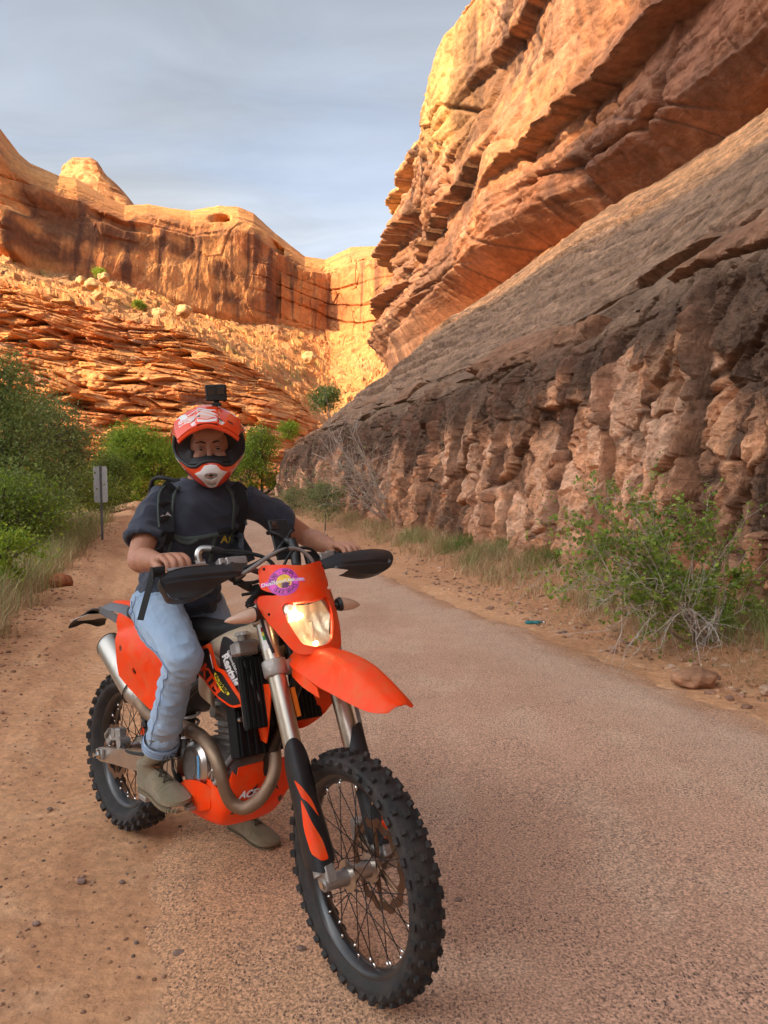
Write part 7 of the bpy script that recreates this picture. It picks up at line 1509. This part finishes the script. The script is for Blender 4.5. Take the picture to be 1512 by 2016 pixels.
for (cu, Y_) in ((905, 14.3), (1000, 13.2), (1085, 11.5), (960, 12.8)):
    X_, _ = un(cu, 1100, Y_); Q = np.array([X_, Y_]) + rng.normal(size=(420, 2)) * np.array([.20, .14]); grass('grass_tuft', {905: 'bright green grass clump at the road edge beyond the hand guard', 1000: 'upright green grass clump against the rock wall, second from the bush', 1085: 'green grass clump close to the left of the leafy bush', 960: 'small yellowish grass clump between the two green ones'}[cu], np.column_stack([Q, gz(Q[:, 0], Q[:, 1])]), .42, .004, [(.10, .18, .02), (.14, .22, .03), (.16, .20, .05)] if cu != 960 else STRAW + GG, .5, kind=None)
grass('bank_grass', 'long green and straw grass on the left bank', tufts(760, 32, bank(5.0, 26, .12, 3.0), .12), .78, .0042, GG + GG + STRAW, .6)
grass('bank_grass_dry', 'dry yellow grass along the berm on the left', tufts(460, 28, bank(4.2, 20, -.02, 1.6), .10), .46, .003, STRAW + GG[3:], .9)
# ================================================================== STONES AND LITTER
def rock_verts(n_, seed, sub=1):
    bm = bmesh.new(); bmesh.ops.create_icosphere(bm, subdivisions=sub, radius=1); V = np.array([v.co for v in bm.verts]); Fc = np.array([[v.index for v in f.verts] for f in bm.faces]); bm.free()
    r = 1 + .35 * vnoise(V[:, 0] * 1.3 + seed, V[:, 1] * 1.3, V[:, 2] * 1.3, seed); return V * r[:, None] * np.array([1, .8, .55]), Fc
def pebbles(name, label, P, s, cols, sub=1):
    kinds = [rock_verts(0, k, sub) for k in range(6)]; VV = []; FF = []; CC = []; off = 0; n = len(P)
    for k in range(6):
        idx = np.arange(k, n, 6); V, Fc = kinds[k]; a = rng.uniform(0, 2 * PI, len(idx)); sc = s[idx]; c, s_ = np.cos(a), np.sin(a)
        W_ = np.stack([V[None, :, 0] * c[:, None] - V[None, :, 1] * s_[:, None], V[None, :, 0] * s_[:, None] + V[None, :, 1] * c[:, None], np.broadcast_to(V[None, :, 2], (len(idx), len(V)))], -1) * sc[:, None, None] + P[idx][:, None]
        VV.append(W_.reshape(-1, 3)); FF.append((np.arange(len(idx))[:, None, None] * len(V) + Fc[None]).reshape(-1, 3) + off); off += len(idx) * len(V)
        CC.append(np.repeat(np.array(cols)[rng.integers(0, len(cols), len(idx))] * rng.uniform(.7, 1.25, len(idx))[:, None], len(V), 0))
    o = big(name, np.concatenate(VV), np.concatenate(FF), bpy.data.materials['dirt'], np.concatenate(CC), nper=3, smooth=False); tag(o, label, 'stones', kind='stuff'); return o
PC = [(.42, .22, .12), (.34, .18, .11), (.28, .15, .10), (.50, .30, .18), (.20, .13, .10)]
def scat(n, fx, s0, s1, pw=2.5):
    P = np.array([fx() for _ in range(n)]); s = s0 + (s1 - s0) * rng.random(n) ** pw; return np.column_stack([P, gz(P[:, 0], P[:, 1]) + s * .12]), s
def dirtf():
    Y = 1.7 * (24 / 1.7) ** rng.random(); return (rng.uniform(-1.6 - .295 * Y, .1 - .25 * Y), Y)
P_, s_ = scat(7500, dirtf, .0018, .011, 3.6); pebbles('gravel', 'loose gravel scattered on the dirt beside the road', P_, s_, PC)
def bermf(): Y = 4.5 * (26 / 4.5) ** rng.random(); return (-1.6 - .295 * Y + rng.normal() * .30, Y)
P_, s_ = scat(2600, bermf, .005, .030, 2.5); pebbles('berm_gravel', 'crumbly clods and gravel along the berm on the left', P_, s_, PC[:4])
def roadf(): Y = 1.7 * (14 / 1.7) ** rng.random(); return (rng.uniform(-.1 - .25 * Y, 3.8 - .31 * Y), Y)
P_, s_ = scat(500, roadf, .0018, .007, 3); P_[:, 2] += .016; pebbles('road_grit', 'dark grit lying on the road surface', P_, s_, [(.12, .085, .07), (.2, .13, .1), (.3, .19, .13)])
def vergf(): Y = 3.8 * (26 / 3.8) ** rng.random(); w = rng.uniform(-1.9, -.1); return (w / .9654 + 5.75 - .27 * Y, Y)
P_, s_ = scat(2600, vergf, .006, .05, 3.5); pebbles('verge_rubble', 'small rubble at the foot of the rock wall', P_, s_, PC[:4] + [(.5, .32, .22)])
# dead leaves and straws on the verge
P_ = np.array([verge(4, 12, -1.7, -.2)() for _ in range(1500)]); leaves('leaf_litter', np.column_stack([P_, gz(P_[:, 0], P_[:, 1]) + .012]), .018, [(.50, .36, .20), (.38, .24, .13), (.6, .46, .28)], None); tag(bpy.data.objects['leaf_litter'], 'dead leaves lying under the roadside bush', 'leaves', kind='stuff')
def stone(name, label, c, s, seed, col, cat='rock', group=None, m=None):
    V, Fc = rock_verts(0, seed, 4); V = V / np.abs(V).max(0); f1, h1, e1 = facets(V[:, 0] * 1.3 + V[:, 2] * .5 + seed, V[:, 1] * 1.3 + V[:, 2], .8, seed, .6); V = V * (1 + .22 * f1 + .05 * fbm(V[:, 0] * 3, V[:, 1] * 3, V[:, 2] * 3, 3, seed))[:, None]
    V = V * np.array(s) * .5 + np.array(c); cc = np.array(col) * (1 + .25 * fbm(V[:, 0] * 3 / s[0], V[:, 1] * 3 / s[0], V[:, 2] * 3 / s[0], 3, seed))[:, None]
    o = big(name, V, Fc, m or bpy.data.materials['cut_rock'], cc, nper=3); tag(o, label, cat, group); return o
stone('rock', 'angular reddish rock lying below the leafy bush by the road', (2.33, 5.62, float(gz(2.33, 5.62)) + .05), (.36, .26, .17), 5, (.40, .20, .11))
stone('rock', 'rusty red rock sticking out of the left berm', (*tr_at(118, 10.5)[:2], float(gz(*tr_at(118, 10.5)[:2])) + .08), (.34, .3, .24), 9, (.40, .15, .07))
stone('rock', 'smaller pale rock right of the red one under the bush', (2.75, 5.35, float(gz(2.75, 5.35)) + .03), (.16, .12, .09), 11, (.5, .33, .22))
lab = {0: 'large pale boulder high on the talus next to a green shrub', 1: 'pale boulder at the upper left end of the talus', 2: 'upper boulder of the pile in the middle of the talus', 3: 'lower boulder of the pile in the middle of the talus', 4: 'flat pale boulder right of the talus pile', 5: 'leaning orange boulder low on the right part of the talus', 6: 'small boulder under the flat pale one', 7: 'yellowish boulder below the large pale one', 8: 'blocky boulder at the right foot of the talus', 9: 'lone boulder on the left part of the lower ledges'}
for i, (u, v, s) in enumerate(((204, 546, 2.6), (160, 552, 2.4), (180, 560, 3.0), (193, 582, 2.2), (362, 612, 3.6), (313, 619, 3.2), (338, 652, 2.2), (222, 562, 1.8), (608, 705, 3.4), (66, 635, 1.8))):
    Yb = np.interp(u, [0, 200, 400, 600], [158, 158, 172, 185]) - (v - 545) * .12; P_ = gp(u, v, Yb); stone('boulder', lab[i], P_, (s, s, s * .85), 20 + i, (.58, .33, .145), 'boulder', None, bpy.data.materials['far_sandstone'])
SL = ['small stone on the dirt just ahead of the left boot', 'dark stone low in the foreground left of the front tyre', 'stone lying nearest the left side of the front tyre', 'stone behind which the dirt darkens below the rear tyre', 'stone on the dirt midway between the two tyres', 'stone on the dirt left of the rear tyre', 'stone just below the rear tyre', 'stone nearest the lower left corner', 'lone dark stone on the pavement right of the front tyre', 'stone beside the first one ahead of the left boot']
for i in range(10):
    u, v, s = ((375, 1690, .035), (345, 1893, .04), (590, 1890, .03), (150, 1745, .04), (330, 1770, .03), (90, 1600, .03), (232, 1745, .025), (60, 1830, .03), (905, 1790, .03), (420, 1700, .025))[i]
    Y_ = CAM_H * F_PX / (v - 963); X_ = (u - 756) / F_PX * Y_; stone('loose_stone', SL[i], (X_, Y_, float(gz(X_, Y_)) + s * .25 + (.014 if u > 500 else 0)), (s, s * .8, s * .6), 50 + i, (.26, .17, .13), 'stone', 'small loose stones in the foreground', bpy.data.materials['dirt'])
# teal plastic litter at the road edge
lt = empty('crushed_bottle', (1.62, 8.15, float(gz(1.62, 8.15)) + .02)); tag(lt, 'crushed teal plastic bottle lying at the road edge by the verge', 'litter'); TEAL = mat('teal_plastic', (.02, .17, .18), .35)
V, Fq = loft([[(x, y * w_, z * w_ * .55) for y, z in ((-1, -1), (-1.1, 0), (-.8, 1), (0, .75 + .25 * math.sin(x * 90)), (.8, 1), (1.1, 0), (1, -1), (0, -1.1))] for x, w_ in ((-.09, .010), (-.085, .026), (-.04, .030), (0, .024), (.03, .031), (.06, .026), (.08, .011), (.10, .010))], 3, 2); OB('bottle_body', V, Fq, TEAL, lt, 40); V, Fq = tube([(.10, 0, 0), (.118, 0, 0)], .012, 12); OB('bottle_cap', V, Fq, WHT, lt, 30)
# ---- road sign seen from the back
X_, Y_, z_ = tr_at(200, 18); sg = empty('road_sign', (X_, Y_, z_), (0, math.radians(-1.0), 0)); tag(sg, 'narrow rectangular road sign seen from behind on a steel post', 'sign')
GALV = mat('galvanised_post', (.20, .19, .19), .5, metal=.6, var=.2); PLT = mat('sign_back', (.50, .47, .45), .5, metal=.0, var=.1, bump=.1, bscale=40)
Hs = un(200, 918, 18)[1] - z_; m = MB()
prof = [(-.030, .0), (-.030, -.006), (-.014, -.008), (-.012, -.028), (.012, -.028), (.014, -.008), (.030, -.006), (.030, 0)]
V = [(a, b, z) for z in (0, Hs + .02) for a, b in prof]; Fq = [(i, (i + 1) % 8, 8 + (i + 1) % 8, 8 + i) for i in range(8)] + [tuple(range(8))[::-1], tuple(range(8, 16))]; m.add(V, Fq)
for k in range(int(Hs / .05)): m.add(*box((0, -.0285, .1 + .05 * k), (.010, .001, .014), None, 0))
OB('sign_post', m.V, m.F, GALV, sg, 30)
o_ = rnd([(-.165, Hs - .86), (.165, Hs - .86), (.165, Hs), (-.165, Hs)], 2, .06); V2, F2 = tri2d(o_, sp=.2); V, Fq = solid([(a - .01, .006, b) for a, b in V2], F2, -.003); OB('sign_plate', V, Fq, PLT, sg, 30)
for zz in (Hs - .10, Hs - .74): V, Fq = tube([(0, -.030, zz), (0, -.036, zz)], .010, 8); OB('bolt', V, Fq, CHR, sg, 30)
